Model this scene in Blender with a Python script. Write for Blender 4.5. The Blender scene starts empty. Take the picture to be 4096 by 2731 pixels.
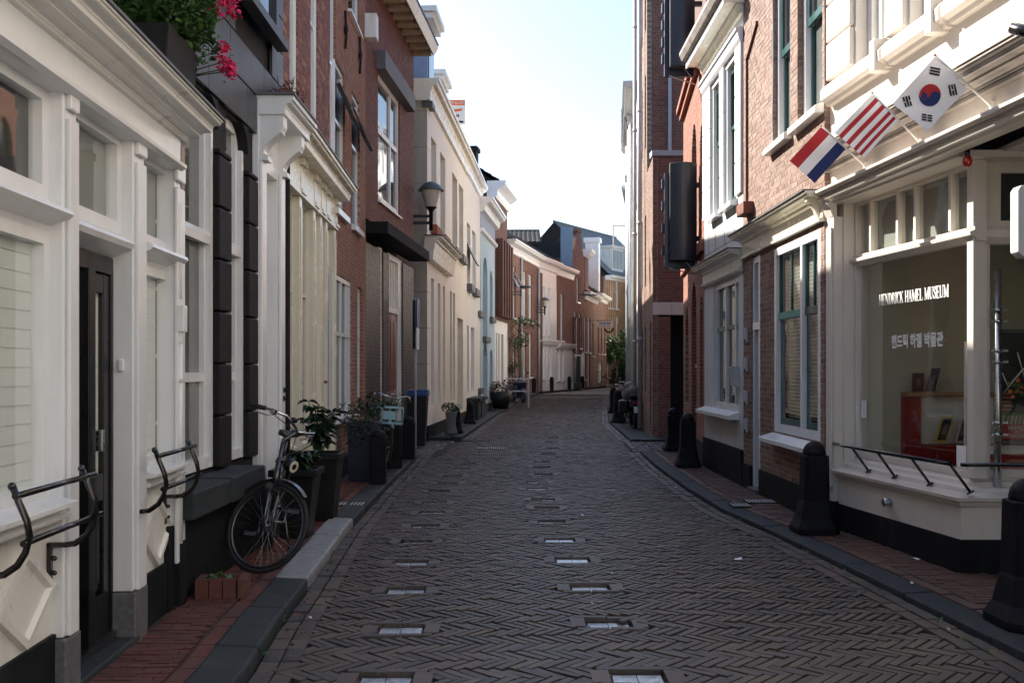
import bpy, bmesh, math, random
import numpy as np
from mathutils import Vector, Matrix, Euler
R = random.Random(7)
NR = np.random.default_rng(7)
sc = bpy.context.scene
COL = sc.collection
# ------------------------------------------------------------------ camera
FX, CX, HY, EYE = 3900.0, 2048.0, 1481.0, 1.55
cd = bpy.data.cameras.new('camera'); cam = bpy.data.objects.new('camera', cd); COL.objects.link(cam)
cd.sensor_width = 36.0; cd.lens = 36.0*FX/4096; cd.shift_y = (HY-1365.5)/4096
cd.clip_start = 0.1; cd.clip_end = 900
cam.location = (0, 0, EYE); cam.rotation_euler = (math.radians(90), 0, 0)
sc.camera = cam
# ------------------------------------------------------------------ sky, sun, exposure
SUNV = Vector((-1.0, 0.92, 1.03)).normalized()      # towards the sun
elev = math.asin(SUNV.z); azim = math.atan2(SUNV.x, SUNV.y)
w = bpy.data.worlds.new('World'); sc.world = w; w.use_nodes = True
nt = w.node_tree; bg = nt.nodes['Background']
sky = nt.nodes.new('ShaderNodeTexSky'); sky.sky_type = 'NISHITA'; sky.sun_disc = False
sky.sun_elevation = elev; sky.sun_rotation = azim; sky.air_density = 1.0; sky.dust_density = 1.3; sky.ozone_density = 1.1
nt.links.new(sky.outputs[0], bg.inputs[0]); bg.inputs[1].default_value = 0.095
sd = bpy.data.lights.new('sun', 'SUN'); sun = bpy.data.objects.new('sun', sd); COL.objects.link(sun)
sd.energy = 5.0; sd.angle = math.radians(0.5); sd.color = (1.0, 0.93, 0.82)
sun.rotation_euler = SUNV.to_track_quat('Z', 'Y').to_euler(); sun.location = (0, 0, 30)
sc.view_settings.view_transform = 'Standard'; sc.view_settings.look = 'None'
sc.view_settings.exposure = 1.62; sc.view_settings.gamma = 1.0; sc.view_settings.use_curve_mapping = False
sc.cycles.max_bounces = 8; sc.cycles.diffuse_bounces = 4; sc.cycles.glossy_bounces = 4
sc.cycles.transparent_max_bounces = 12; sc.cycles.use_denoising = True
sc.cycles.sample_clamp_indirect = 8.0; sc.cycles.blur_glossy = 1.0; sc.cycles.caustics_reflective = True

# ------------------------------------------------------------------ materials
def nodes_of(name):
    m = bpy.data.materials.new(name); m.use_nodes = True
    t = m.node_tree; return m, t, t.nodes['Principled BSDF']
def N(t, k, **kw):
    n = t.nodes.new(k)
    for a, b in kw.items(): setattr(n, a, b)
    return n
def coords(t, kind='Position', scale=(1, 1, 1)):
    mp = N(t, 'ShaderNodeMapping'); mp.inputs['Scale'].default_value = scale
    if kind == 'Position': t.links.new(N(t, 'ShaderNodeNewGeometry').outputs['Position'], mp.inputs[0])
    else: t.links.new(N(t, 'ShaderNodeTexCoord').outputs['Object'], mp.inputs[0])
    return mp.outputs[0]
def noise(t, sc_, vec, detail=4, rough=.6):
    n = N(t, 'ShaderNodeTexNoise'); n.inputs['Scale'].default_value = sc_; n.inputs['Detail'].default_value = detail
    n.inputs['Roughness'].default_value = rough; t.links.new(vec, n.inputs['Vector']); return n.outputs['Fac']
def ramp(t, fac, stops, interp='LINEAR'):
    r = N(t, 'ShaderNodeValToRGB'); r.color_ramp.interpolation = interp
    while len(r.color_ramp.elements) < len(stops): r.color_ramp.elements.new(.5)
    for e, (p, c) in zip(r.color_ramp.elements, stops):
        e.position = p; e.color = (*c, 1) if len(c) == 3 else c
    t.links.new(fac, r.inputs[0]); return r.outputs[0]
def mixc(t, a, b, fac, mode='MIX'):
    m = N(t, 'ShaderNodeMix', data_type='RGBA', blend_type=mode)
    if isinstance(fac, float): m.inputs[0].default_value = fac
    else: t.links.new(fac, m.inputs[0])
    for i, c in ((6, a), (7, b)):
        if isinstance(c, tuple): m.inputs[i].default_value = (*c, 1)
        else: t.links.new(c, m.inputs[i])
    return m.outputs[2]
def bumpn(t, b, h, strength, dist=.01):
    n = N(t, 'ShaderNodeBump'); n.inputs['Strength'].default_value = strength; n.inputs['Distance'].default_value = dist
    t.links.new(h, n.inputs['Height']); t.links.new(n.outputs[0], b.inputs['Normal'])
def plain(name, col, rough=.5, metal=0., var=.15, nscale=6., bump=.15, dirt=None, streak=False, spec=.5, coat=0.):
    m, t, b = nodes_of(name)
    v = coords(t); f = noise(t, nscale, v, 5)
    dark = tuple(c*(1-var) for c in col); lite = tuple(min(1, c*(1+var*.5)) for c in col)
    c = ramp(t, f, [(.3, dark), (.7, lite)])
    if dirt:
        vv = coords(t, scale=(2.2, 2.2, .35)) if streak else v
        g = noise(t, 3.2, vv, 6, .7)
        g2 = ramp(t, g, [(.52, (0, 0, 0)), (.78, (1, 1, 1))])
        c = mixc(t, c, dirt, g2)
    t.links.new(c, b.inputs['Base Color'])
    b.inputs['Roughness'].default_value = rough; b.inputs['Metallic'].default_value = metal
    b.inputs['Specular IOR Level'].default_value = spec; b.inputs['Coat Weight'].default_value = coat
    rr = N(t, 'ShaderNodeMath', operation='MULTIPLY_ADD'); rr.inputs[1].default_value = .25; rr.inputs[2].default_value = max(.02, rough-.12)
    t.links.new(f, rr.inputs[0]); t.links.new(rr.outputs[0], b.inputs['Roughness'])
    if bump: bumpn(t, b, noise(t, nscale*9, v, 4), bump, .004)
    return m
def brickmat(name, cols, rough=.8, grime=(.05, .045, .04), gam=.35):
    """colour of single modelled bricks: every brick takes a tone of its own"""
    m, t, b = nodes_of(name)
    a = N(t, 'ShaderNodeAttribute', attribute_name='tone'); oi = N(t, 'ShaderNodeObjectInfo')
    s = N(t, 'ShaderNodeMath', operation='ADD'); t.links.new(a.outputs['Fac'], s.inputs[0]); t.links.new(oi.outputs['Random'], s.inputs[1])
    fr = N(t, 'ShaderNodeMath', operation='FRACT'); t.links.new(s.outputs[0], fr.inputs[0])
    n = len(cols); c = ramp(t, fr.outputs[0], [((i+.5)/n, x) for i, x in enumerate(cols)])
    v = coords(t); f = noise(t, 28, v, 6, .7)
    c = mixc(t, c, ramp(t, f, [(.25, (.45, .45, .45)), (.75, (1.35, 1.3, 1.25))]), 1.0, 'MULTIPLY')
    g = ramp(t, noise(t, 1.1, v, 5, .65), [(.45, (0, 0, 0)), (.75, (gam, gam, gam))])
    c = mixc(t, c, grime, g)
    t.links.new(c, b.inputs['Base Color']); b.inputs['Roughness'].default_value = rough
    rr = ramp(t, f, [(.2, (rough-.2,)*3), (.8, (min(1, rough+.12),)*3)]); t.links.new(rr, b.inputs['Roughness'])
    bumpn(t, b, noise(t, 70, v, 5), .35, .003)
    return m
def bricktex(name, cols, mortar, bw=.22, bh=.0625, rough=.85):
    """brickwork too far away to tell the bricks apart"""
    m, t, b = nodes_of(name)
    tc = N(t, 'ShaderNodeTexCoord'); sp = N(t, 'ShaderNodeSeparateXYZ'); t.links.new(tc.outputs['Object'], sp.inputs[0])
    ad = N(t, 'ShaderNodeMath', operation='ADD'); t.links.new(sp.outputs[0], ad.inputs[0]); t.links.new(sp.outputs[1], ad.inputs[1])
    cb = N(t, 'ShaderNodeCombineXYZ'); t.links.new(ad.outputs[0], cb.inputs[0]); t.links.new(sp.outputs[2], cb.inputs[1])
    k = N(t, 'ShaderNodeTexBrick'); t.links.new(cb.outputs[0], k.inputs[0])
    k.inputs['Color1'].default_value = (*cols[0], 1); k.inputs['Color2'].default_value = (*cols[1], 1); k.inputs['Mortar'].default_value = (*mortar, 1)
    k.inputs['Scale'].default_value = 1; k.inputs['Mortar Size'].default_value = .006; k.inputs['Brick Width'].default_value = bw; k.inputs['Row Height'].default_value = bh
    v = coords(t); f = noise(t, 1.6, v, 6, .7)
    c = mixc(t, k.outputs['Color'], ramp(t, f, [(.3, (.7, .7, .7)), (.7, (1.2, 1.15, 1.1))]), 1.0, 'MULTIPLY')
    t.links.new(c, b.inputs['Base Color']); b.inputs['Roughness'].default_value = rough
    iv = N(t, 'ShaderNodeMath', operation='SUBTRACT'); iv.inputs[0].default_value = 1; t.links.new(k.outputs['Fac'], iv.inputs[1])
    bumpn(t, b, iv.outputs[0], .6, .008)
    return m
def glassmat(name, tint=(.95, .97, .95), refl=1.0, rough=.03, ior=1.6):
    m, t, b = nodes_of(name); t.nodes.remove(b); out = t.nodes['Material Output']
    fr = N(t, 'ShaderNodeFresnel'); gg = N(t, 'ShaderNodeNewGeometry'); io = N(t, 'ShaderNodeMix', data_type='FLOAT'); io.inputs[2].default_value = ior; io.inputs[3].default_value = 1/ior
    t.links.new(gg.outputs['Backfacing'], io.inputs[0]); t.links.new(io.outputs[0], fr.inputs[0])
    tr = N(t, 'ShaderNodeBsdfTransparent'); tr.inputs[0].default_value = (*tint, 1)
    gl = N(t, 'ShaderNodeBsdfGlossy'); gl.inputs['Roughness'].default_value = rough; gl.inputs[0].default_value = (refl, refl, refl, 1)
    v = coords(t); bp = N(t, 'ShaderNodeBump'); bp.inputs['Strength'].default_value = .12; bp.inputs['Distance'].default_value = .02
    t.links.new(noise(t, 2.2, v, 1), bp.inputs['Height']); t.links.new(bp.outputs[0], gl.inputs['Normal'])
    mx = N(t, 'ShaderNodeMixShader'); t.links.new(fr.outputs[0], mx.inputs[0]); t.links.new(tr.outputs[0], mx.inputs[1]); t.links.new(gl.outputs[0], mx.inputs[2])
    t.links.new(mx.outputs[0], out.inputs[0]); return m
def darkglass(name, col=(.02, .024, .026), rough=.03, ior=1.75):
    m, t, b = nodes_of(name)
    v = coords(t); c = ramp(t, noise(t, 1.3, v, 2), [(.3, col), (.7, tuple(x*2.2 for x in col))])
    t.links.new(c, b.inputs['Base Color']); b.inputs['Roughness'].default_value = rough; b.inputs['IOR'].default_value = ior
    bumpn(t, b, noise(t, 1.8, v, 1), .12, .02); return m

M = {}
M['white'] = plain('white_gloss_paint', (.78, .79, .80), .2, var=.03, nscale=3, bump=.04, dirt=(.70, .70, .69), streak=True)
M['oldwhite'] = plain('weathered_white_paint', (.76, .755, .72), .3, var=.05, nscale=5, bump=.08, dirt=(.60, .57, .52), streak=True)
M['cream'] = plain('cream_paint', (.78, .74, .62), .25, var=.03, nscale=4, bump=.05, dirt=(.68, .63, .52), streak=True)
M['creamwall'] = plain('cream_stucco', (.86, .80, .68), .6, var=.05, nscale=2.5, bump=.2, dirt=(.62, .55, .45), streak=True)
M['whitewall'] = plain('off_white_stucco', (.80, .78, .73), .7, var=.05, nscale=2, bump=.2, dirt=(.64, .61, .56), streak=True)
M['bluewall'] = plain('pale_blue_stucco', (.43, .56, .63), .8, var=.06, nscale=2, bump=.2, dirt=(.30, .42, .5), streak=True)
M['bluedark'] = plain('slate_blue_paint', (.20, .25, .36), .5, var=.1)
M['greywall'] = plain('pale_grey_stucco', (.62, .63, .62), .75, var=.07, nscale=3, bump=.25, dirt=(.42, .42, .41), streak=True)
M['museum'] = plain('museum_plaster', (.69, .635, .57), .35, var=.04, nscale=2.5, bump=.08, dirt=(.62, .54, .49), streak=True)
M['black'] = plain('black_gloss_paint', (.008, .008, .009), .3, var=.3, bump=.03, spec=.35)
M['plinth'] = plain('black_plinth_paint', (.009, .010, .013), .7, var=.4, nscale=5, bump=.35, spec=.2, dirt=(.022, .023, .025), streak=True)
M['film'] = plain('grey_window_film', (.26, .28, .27), .6, var=.05)
M['darkclad'] = plain('dark_grey_cladding', (.036, .041, .05), .42, var=.25, nscale=2.5, bump=.12, dirt=(.06, .064, .07), streak=True)
M['darkstone'] = plain('dark_painted_stone', (.017, .016, .018), .65, spec=.2, var=.25, nscale=5, bump=.2)
M['joint'] = plain('dark_joint', (.008, .008, .009), .9, var=.2)
M['bollard'] = plain('black_cast_iron', (.006, .006, .009), .6, spec=.2, var=.5, nscale=9, bump=.5, dirt=(.018, .017, .017))
M['rail'] = plain('black_tube_lacquer', (.012, .012, .013), .2, var=.3, bump=.04, coat=.3)
M['stonefoot'] = plain('grey_granite', (.13, .13, .14), .6, var=.4, nscale=30, bump=.3)
M['kerbdark'] = plain('dark_blue_limestone_kerb', (.032, .039, .044), .7, spec=.25, var=.35, nscale=12, bump=.4, dirt=(.06, .06, .057))
M['kerblight'] = plain('light_granite_kerb', (.25, .26, .27), .6, var=.25, nscale=14, bump=.4, dirt=(.12, .12, .11))
M['sand'] = plain('joint_sand', (.045, .038, .032), .95, var=.4, nscale=20, bump=.4)
M['steel'] = plain('brushed_steel', (.55, .57, .58), .28, metal=1, var=.15, nscale=12, bump=.1)
M['zinc'] = plain('zinc_pipe', (.46, .48, .51), .5, metal=.1, var=.15)
M['plate'] = plain('inlaid_metal_plate', (.55, .58, .6), .35, metal=.85, var=.5, nscale=25, bump=.3)
M['chrome'] = plain('chrome', (.5, .51, .52), .12, metal=1, var=.05, bump=0)
M['alu'] = plain('grey_alloy', (.14, .15, .16), .3, metal=.9, var=.1, bump=.03)
M['rubber'] = plain('rubber', (.015, .015, .015), .75, var=.3)
M['plastic'] = plain('black_plastic', (.009, .009, .010), .45, spec=.35, var=.3)
M['redpaint'] = plain('dark_red_door_paint', (.20, .035, .035), .35, var=.15)
M['greenpaint'] = plain('dark_green_sash_paint', (.015, .075, .07), .3, var=.2)
M['tealpaint'] = plain('teal_sash_paint', (.04, .3, .26), .35, var=.15)
M['lightblue'] = plain('light_blue_frame_paint', (.26, .46, .52), .35, var=.08)
M['navy'] = plain('navy_paint', (.01, .015, .04), .35, var=.25)
M['bluesign'] = plain('blue_sign_enamel', (.02, .06, .2), .3, var=.1)
M['tilesdark'] = plain('black_roof_tile', (.02, .023, .03), .7, spec=.3, var=.45, nscale=8, bump=.2)
M['tilesred'] = plain('red_roof_tile', (.26, .085, .05), .6, var=.4, nscale=8, bump=.2, dirt=(.09, .05, .04))
M['tilesgrey'] = plain('grey_roof_tile', (.17, .18, .18), .6, var=.3, nscale=6, bump=.2)
M['wood'] = plain('soffit_boards', (.42, .32, .22), .7, var=.2, nscale=9)
M['lead'] = plain('lead_flashing', (.12, .125, .13), .5, metal=.2, var=.3, nscale=5, bump=.3)
M['leadbrown'] = plain('weathered_cornice', (.36, .32, .29), .45, var=.4, nscale=5, bump=.3)
M['curtain'] = plain('pale_curtain', (.72, .74, .70), .9, var=.05, nscale=1.2, bump=0)
M['blind'] = plain('frosted_blind', (.69, .72, .705), .8, var=.06, nscale=1.5, bump=0)
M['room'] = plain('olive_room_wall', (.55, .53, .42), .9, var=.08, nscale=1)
M['roomdark'] = plain('dark_room', (.03, .03, .03), .9, var=.2)
M['redcounter'] = plain('red_counter', (.38, .02, .02), .35, var=.1)
M['woodtop'] = plain('oak_counter_top', (.42, .22, .09), .45, var=.2)
M['display'] = plain('white_display_panel', (.8, .8, .78), .6, var=.03)
M['paper'] = plain('white_paper', (.85, .85, .84), .8, var=.03)
M['flagwhite'] = plain('white_flag_cloth', (.78, .78, .8), .85, var=.03)
M['flagred'] = plain('red_flag_cloth', (.4, .02, .03), .85, var=.05)
M['flagblue'] = plain('blue_flag_cloth', (.012, .028, .13), .85, var=.05)
M['ink'] = plain('black_print', (.012, .012, .014), .8, var=.05)
M['orange'] = plain('orange_print', (.85, .16, .04), .6, var=.05)
M['redlamp'] = plain('red_lamp_glass', (.5, .01, .01), .1, var=.05, coat=1)
M['lampglass'] = plain('frosted_lamp_glass', (.62, .58, .48), .25, var=.08)
M['lamphood'] = plain('grey_green_lamp_hood', (.075, .1, .1), .4, var=.2)
M['leaf'] = plain('green_leaves', (.055, .13, .03), .45, var=.55, nscale=12, bump=.1)
M['leafdark'] = plain('dark_green_leaves', (.022, .055, .022), .45, var=.5, nscale=12, bump=.1)
M['leafdry'] = plain('dry_reddish_leaves', (.16, .05, .035), .8, var=.5, nscale=15, bump=.1)
M['stem'] = plain('plant_stem', (.06, .07, .03), .7, var=.3)
M['bark'] = plain('tree_bark', (.1, .085, .065), .85, var=.4, nscale=20, bump=.5)
M['petal'] = plain('pink_petals', (.75, .03, .16), .6, var=.25, nscale=30)
M['soil'] = plain('soil', (.03, .022, .016), .95, var=.3, nscale=30, bump=.5)
M['terracotta'] = plain('terracotta', (.3, .1, .055), .8, var=.3)
M['yellowbrick'] = bricktex('far_yellow_brick', ((.42, .26, .15), (.36, .22, .13)), (.36, .31, .25))
M['redbrickfar'] = bricktex('far_red_brick', ((.21, .10, .08), (.17, .085, .068)), (.26, .2, .17))
M['brownbrickfar'] = bricktex('far_brown_brick', ((.15, .06, .045), (.11, .05, .04)), (.16, .13, .11))
M['mortar'] = plain('lime_mortar', (.36, .30, .25), .95, var=.3, nscale=12, bump=.4)
M['mortardark'] = plain('dark_mortar', (.25, .205, .18), .95, var=.3, nscale=12, bump=.4)
M['br_road'] = brickmat('worn_road_brick', [(.066, .056, .055), (.092, .074, .066), (.05, .045, .048), (.125, .098, .075), (.085, .06, .056), (.105, .085, .074)], .6, gam=.6)
M['br_pave'] = brickmat('red_paving_brick', [(.12, .035, .027), (.15, .045, .034), (.095, .03, .026), (.13, .05, .038)], .7, gam=.5)
M['br_pave2'] = brickmat('brown_paving_brick', [(.12, .06, .045), (.15, .075, .055), (.1, .05, .04), (.13, .07, .055)], .65, gam=.5)
M['br_h3'] = brickmat('dark_red_brick', [(.2, .055, .04), (.17, .05, .042), (.24, .07, .045), (.14, .04, .036), (.19, .055, .04), (.36, .15, .08)], .75)
M['br_h4'] = brickmat('weathered_red_brick', [(.29, .12, .08), (.34, .16, .1), (.25, .11, .08), (.31, .17, .12)], .85, gam=.25)
M['br_h5'] = brickmat('deep_red_brown_brick', [(.15, .036, .026), (.115, .03, .024), (.18, .048, .034)], .75)
M['br_dark'] = brickmat('black_brown_brick', [(.04, .028, .025), (.055, .032, .028), (.03, .022, .02)], .45)
M['br_right'] = brickmat('salmon_brick', [(.26, .16, .125), (.22, .13, .10), (.30, .2, .165), (.25, .17, .14), (.18, .10, .08)], .85, gam=.22)
M['br_arch'] = brickmat('orange_red_brick', [(.33, .12, .075), (.28, .10, .065), (.36, .145, .09), (.3, .11, .07)], .8, gam=.2)
M['br_tower'] = brickmat('brown_red_brick', [(.24, .09, .06), (.2, .075, .055), (.28, .12, .08), (.17, .065, .05)], .75, gam=.25)
M['pane'] = darkglass('dark_window_glass')
M['panegrey'] = darkglass('grey_window_glass', (.09, .095, .09))
M['glass'] = glassmat('clear_window_glass')
M['museumglass'] = glassmat('shop_window_glass', (.9, .92, .88), ior=2.1)
M['sky_pane'] = darkglass('bright_reflecting_glass', (.05, .055, .06), ior=3.2)

# ------------------------------------------------------------------ object helpers
def link(o, parent=None):
    COL.objects.link(o)
    if parent is not None: o.parent = parent
    return o
def empty(name, label, cat, loc=(0, 0, 0), rz=0., group=None, kind=None):
    o = bpy.data.objects.new(name, None); o.empty_display_size = .2
    o.location = loc; o.rotation_euler = (0, 0, rz); COL.objects.link(o)
    if label: o['label'] = label
    if cat: o['category'] = cat
    if group: o['group'] = group
    if kind: o['kind'] = kind
    return o
def tag(o, label, cat, group=None):
    o['label'] = label; o['category'] = cat
    if group: o['group'] = group
    return o
class MB:
    """collects shapes and links them as one mesh object; y is flipped by sg"""
    def __init__(s, sg=1): s.v = []; s.f = []; s.m = []; s.sg = sg; s.sm = []
    def add(s, vs, fs, mi=0, smooth=False):
        o = len(s.v); s.v += [(x, y*s.sg, z) for x, y, z in vs]
        for f in fs: s.f.append([i+o for i in f]); s.m.append(mi); s.sm.append(smooth)
        return s
    def box(s, a, b, c, d, e, g, mi=0):
        return s.add([(a, c, e), (b, c, e), (b, d, e), (a, d, e), (a, c, g), (b, c, g), (b, d, g), (a, d, g)],
                     [(0, 3, 2, 1), (4, 5, 6, 7), (0, 1, 5, 4), (1, 2, 6, 5), (2, 3, 7, 6), (3, 0, 4, 7)], mi)
    def prism(s, prof, a, b, mi=0, smooth=False, axis='x'):
        """closed profile [(y,z)] run from a to b along x"""
        n = len(prof); vs = [(a, y, z) for y, z in prof]+[(b, y, z) for y, z in prof]
        if axis == 'y': vs = [(y, x, z) for x, y, z in vs]
        if axis == 'z': vs = [(y, z, x) for x, y, z in vs]
        o = [(i, (i+1) % n, n+(i+1) % n, n+i) for i in range(n)]
        s.add(vs, o, mi, smooth); return s.add(vs, [tuple(range(n))[::-1], tuple(range(n, 2*n))], mi)
    def quad(s, p, mi=0): return s.add(p, [tuple(range(len(p)))], mi)
    def tube(s, pts, r, n=8, mi=0, caps=True, taper=None):
        pts = [Vector(p) for p in pts]; rings = []; k = len(pts)
        up = Vector((0, 0, 1))
        for i, p in enumerate(pts):
            t = (pts[min(i+1, k-1)]-pts[max(i-1, 0)]).normalized()
            a = t.cross(up)
            if a.length < .05: a = t.cross(Vector((1, 0, 0)))
            a.normalize(); b = t.cross(a).normalized()
            if i and (a.dot(pa) < 0): a, b = -a, -b
            pa = a
            rr = r if taper is None else r+(taper-r)*i/max(1, k-1)
            rings += [tuple(p+a*rr*math.cos(2*math.pi*j/n)+b*rr*math.sin(2*math.pi*j/n)) for j in range(n)]
        fs = [(i*n+j, i*n+(j+1) % n, (i+1)*n+(j+1) % n, (i+1)*n+j) for i in range(k-1) for j in range(n)]
        s.add(rings, fs, mi, True)
        if caps: s.add(rings[:n], [tuple(range(n))], mi); s.add(rings[-n:], [tuple(range(n))[::-1]], mi)
        return s
    def lathe(s, prof, c=(0, 0, 0), n=16, mi=0, sq=False):
        """profile [(r,z)] spun about z"""
        vs = []
        for r, z in prof:
            for j in range(n):
                a = 2*math.pi*(j+.5)/n; vs.append((c[0]+r*math.cos(a), c[1]+r*math.sin(a), c[2]+z))
        fs = [(i*n+j, i*n+(j+1) % n, (i+1)*n+(j+1) % n, (i+1)*n+j) for i in range(len(prof)-1) for j in range(n)]
        s.add(vs, fs, mi, not sq)
        s.add(vs[:n], [tuple(range(n))[::-1]], mi); return s.add(vs[-n:], [tuple(range(n))], mi)
    def ellipsoid(s, c, r, n=12, k=8, mi=0):
        vs = [];
        for i in range(k+1):
            th = math.pi*i/k
            for j in range(n):
                a = 2*math.pi*j/n; vs.append((c[0]+r[0]*math.sin(th)*math.cos(a), c[1]+r[1]*math.sin(th)*math.sin(a), c[2]+r[2]*math.cos(th)))
        return s.add(vs, [(i*n+j, (i+1)*n+j, (i+1)*n+(j+1) % n, i*n+(j+1) % n) for i in range(k) for j in range(n)], mi, True)
    def build(s, name, mats, parent=None, bevel=0., loc=None, recalc=True, kind=None):
        me = bpy.data.meshes.new(name); me.from_pydata(s.v, [], s.f)
        for m in (mats if isinstance(mats, (list, tuple)) else [mats]): me.materials.append(M[m] if isinstance(m, str) else m)
        me.polygons.foreach_set('material_index', s.m); me.polygons.foreach_set('use_smooth', s.sm)
        if recalc:
            bm = bmesh.new(); bm.from_mesh(me)
            bmesh.ops.remove_doubles(bm, verts=bm.verts, dist=1e-5)
            bmesh.ops.recalc_face_normals(bm, faces=bm.faces); bm.to_mesh(me); bm.free()
        o = bpy.data.objects.new(name, me); link(o, parent)
        if loc: o.location = loc
        if bevel:
            b = o.modifiers.new('bevel', 'BEVEL'); b.width = bevel; b.segments = 2; b.limit_method = 'ANGLE'; b.angle_limit = .6
        if kind: o['kind'] = kind
        return o

H0, H1 = 35.0, 48.0
def hgt(y):
    """the street climbs a little before the bend"""
    t = np.clip((np.asarray(y, float)-H0)/(H1-H0), 0, 1); return .45*t*t*(3-2*t)
def G(px, py, z=0.):
    """point of the photograph that lies at height z -> (x, y) on the street plan"""
    Y = (EYE-z)*FX/(py-HY); return (px-CX)/FX*Y, Y
class Fac:
    """an upright plane from A to B on plan; side -1: left of the street, +1: right. d is the distance out towards the street"""
    def __init__(s, A, B, side, z0=0.):
        s.A = Vector(A); s.B = Vector(B); s.u = (s.B-s.A).normalized(); s.sg = side; s.L = (s.B-s.A).length
        s.n = Vector((-s.u.y, s.u.x))*side; s.z0 = z0; s.rz = math.atan2(s.u.y, s.u.x)
    def hit(s, px, d=0.):
        rx = (px-CX)/FX; P = s.A+s.n*d
        # t*(rx,1) = P + u*q
        det = rx*(-s.u.y)+s.u.x; t = (P.x*(-s.u.y)+P.y*s.u.x)/det
        q = (Vector((t*rx, t))-P).dot(s.u); return q, t
    def s(s, px, d=0.): return s.hit(px, d)[0]
    def z(s, px, py, d=0.): return EYE+(HY-py)/FX*s.hit(px, d)[1]-s.z0
    def world(s, q, d, z):
        p = s.A+s.u*q+s.n*d; return Vector((p.x, p.y, z+s.z0))
    def root(s, name, label, cat='house', **kw): return empty(name, label, cat, (s.A.x, s.A.y, s.z0), s.rz, **kw)
    def mb(s): return MB(s.sg)
def proj(p): return CX+p[0]/p[1]*FX, HY-(p[2]-EYE)/p[1]*FX

UNIT = {}
def unit_brick(mat):
    if mat in UNIT: return UNIT[mat]
    mb = MB(); i = .0
    mb.add([(0, 0, 0), (1, 0, 0), (1, 1, 0), (0, 1, 0), (i*.5, i, 1), (1-i*.5, i, 1), (1-i*.5, 1-i, 1), (i*.5, 1-i, 1)],
           [(0, 3, 2, 1), (4, 5, 6, 7), (0, 1, 5, 4), (1, 2, 6, 5), (2, 3, 7, 6), (3, 0, 4, 7)])
    me = bpy.data.meshes.new('brick'); me.from_pydata(mb.v, [], mb.f); me.shade_flat(); me.materials.append(M[mat]); UNIT[mat] = me; return me
def bulk(name, V, F, tone, mat, parent, kind='stuff'):
    """many small pieces as one mesh; V (n,k,3), F face list of one piece, tone (n,)"""
    n, k, _ = V.shape; me = bpy.data.meshes.new(name)
    F = np.array(F); nf, fl = F.shape
    me.vertices.add(n*k); me.vertices.foreach_set('co', V.reshape(-1).astype(np.float32))
    idx = (F[None]+(np.arange(n)*k)[:, None, None]).reshape(-1)
    me.loops.add(len(idx)); me.loops.foreach_set('vertex_index', idx.astype(np.int32))
    me.polygons.add(n*nf); me.polygons.foreach_set('loop_start', (np.arange(n*nf)*fl).astype(np.int32))
    me.polygons.foreach_set('loop_total', np.full(n*nf, fl, np.int32)); me.polygons.foreach_set('use_smooth', np.zeros(n*nf, bool)); me.update(calc_edges=True)
    at = me.attributes.new('tone', 'FLOAT', 'POINT'); at.data.foreach_set('value', np.repeat(tone, k).astype(np.float32))
    me.materials.append(M[mat]); o = bpy.data.objects.new(name, me); link(o, parent)
    if kind: o['kind'] = kind
    return o
BOXF = [(0, 3, 2, 1), (4, 5, 6, 7), (0, 1, 5, 4), (1, 2, 6, 5), (2, 3, 7, 6), (3, 0, 4, 7)]
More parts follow.
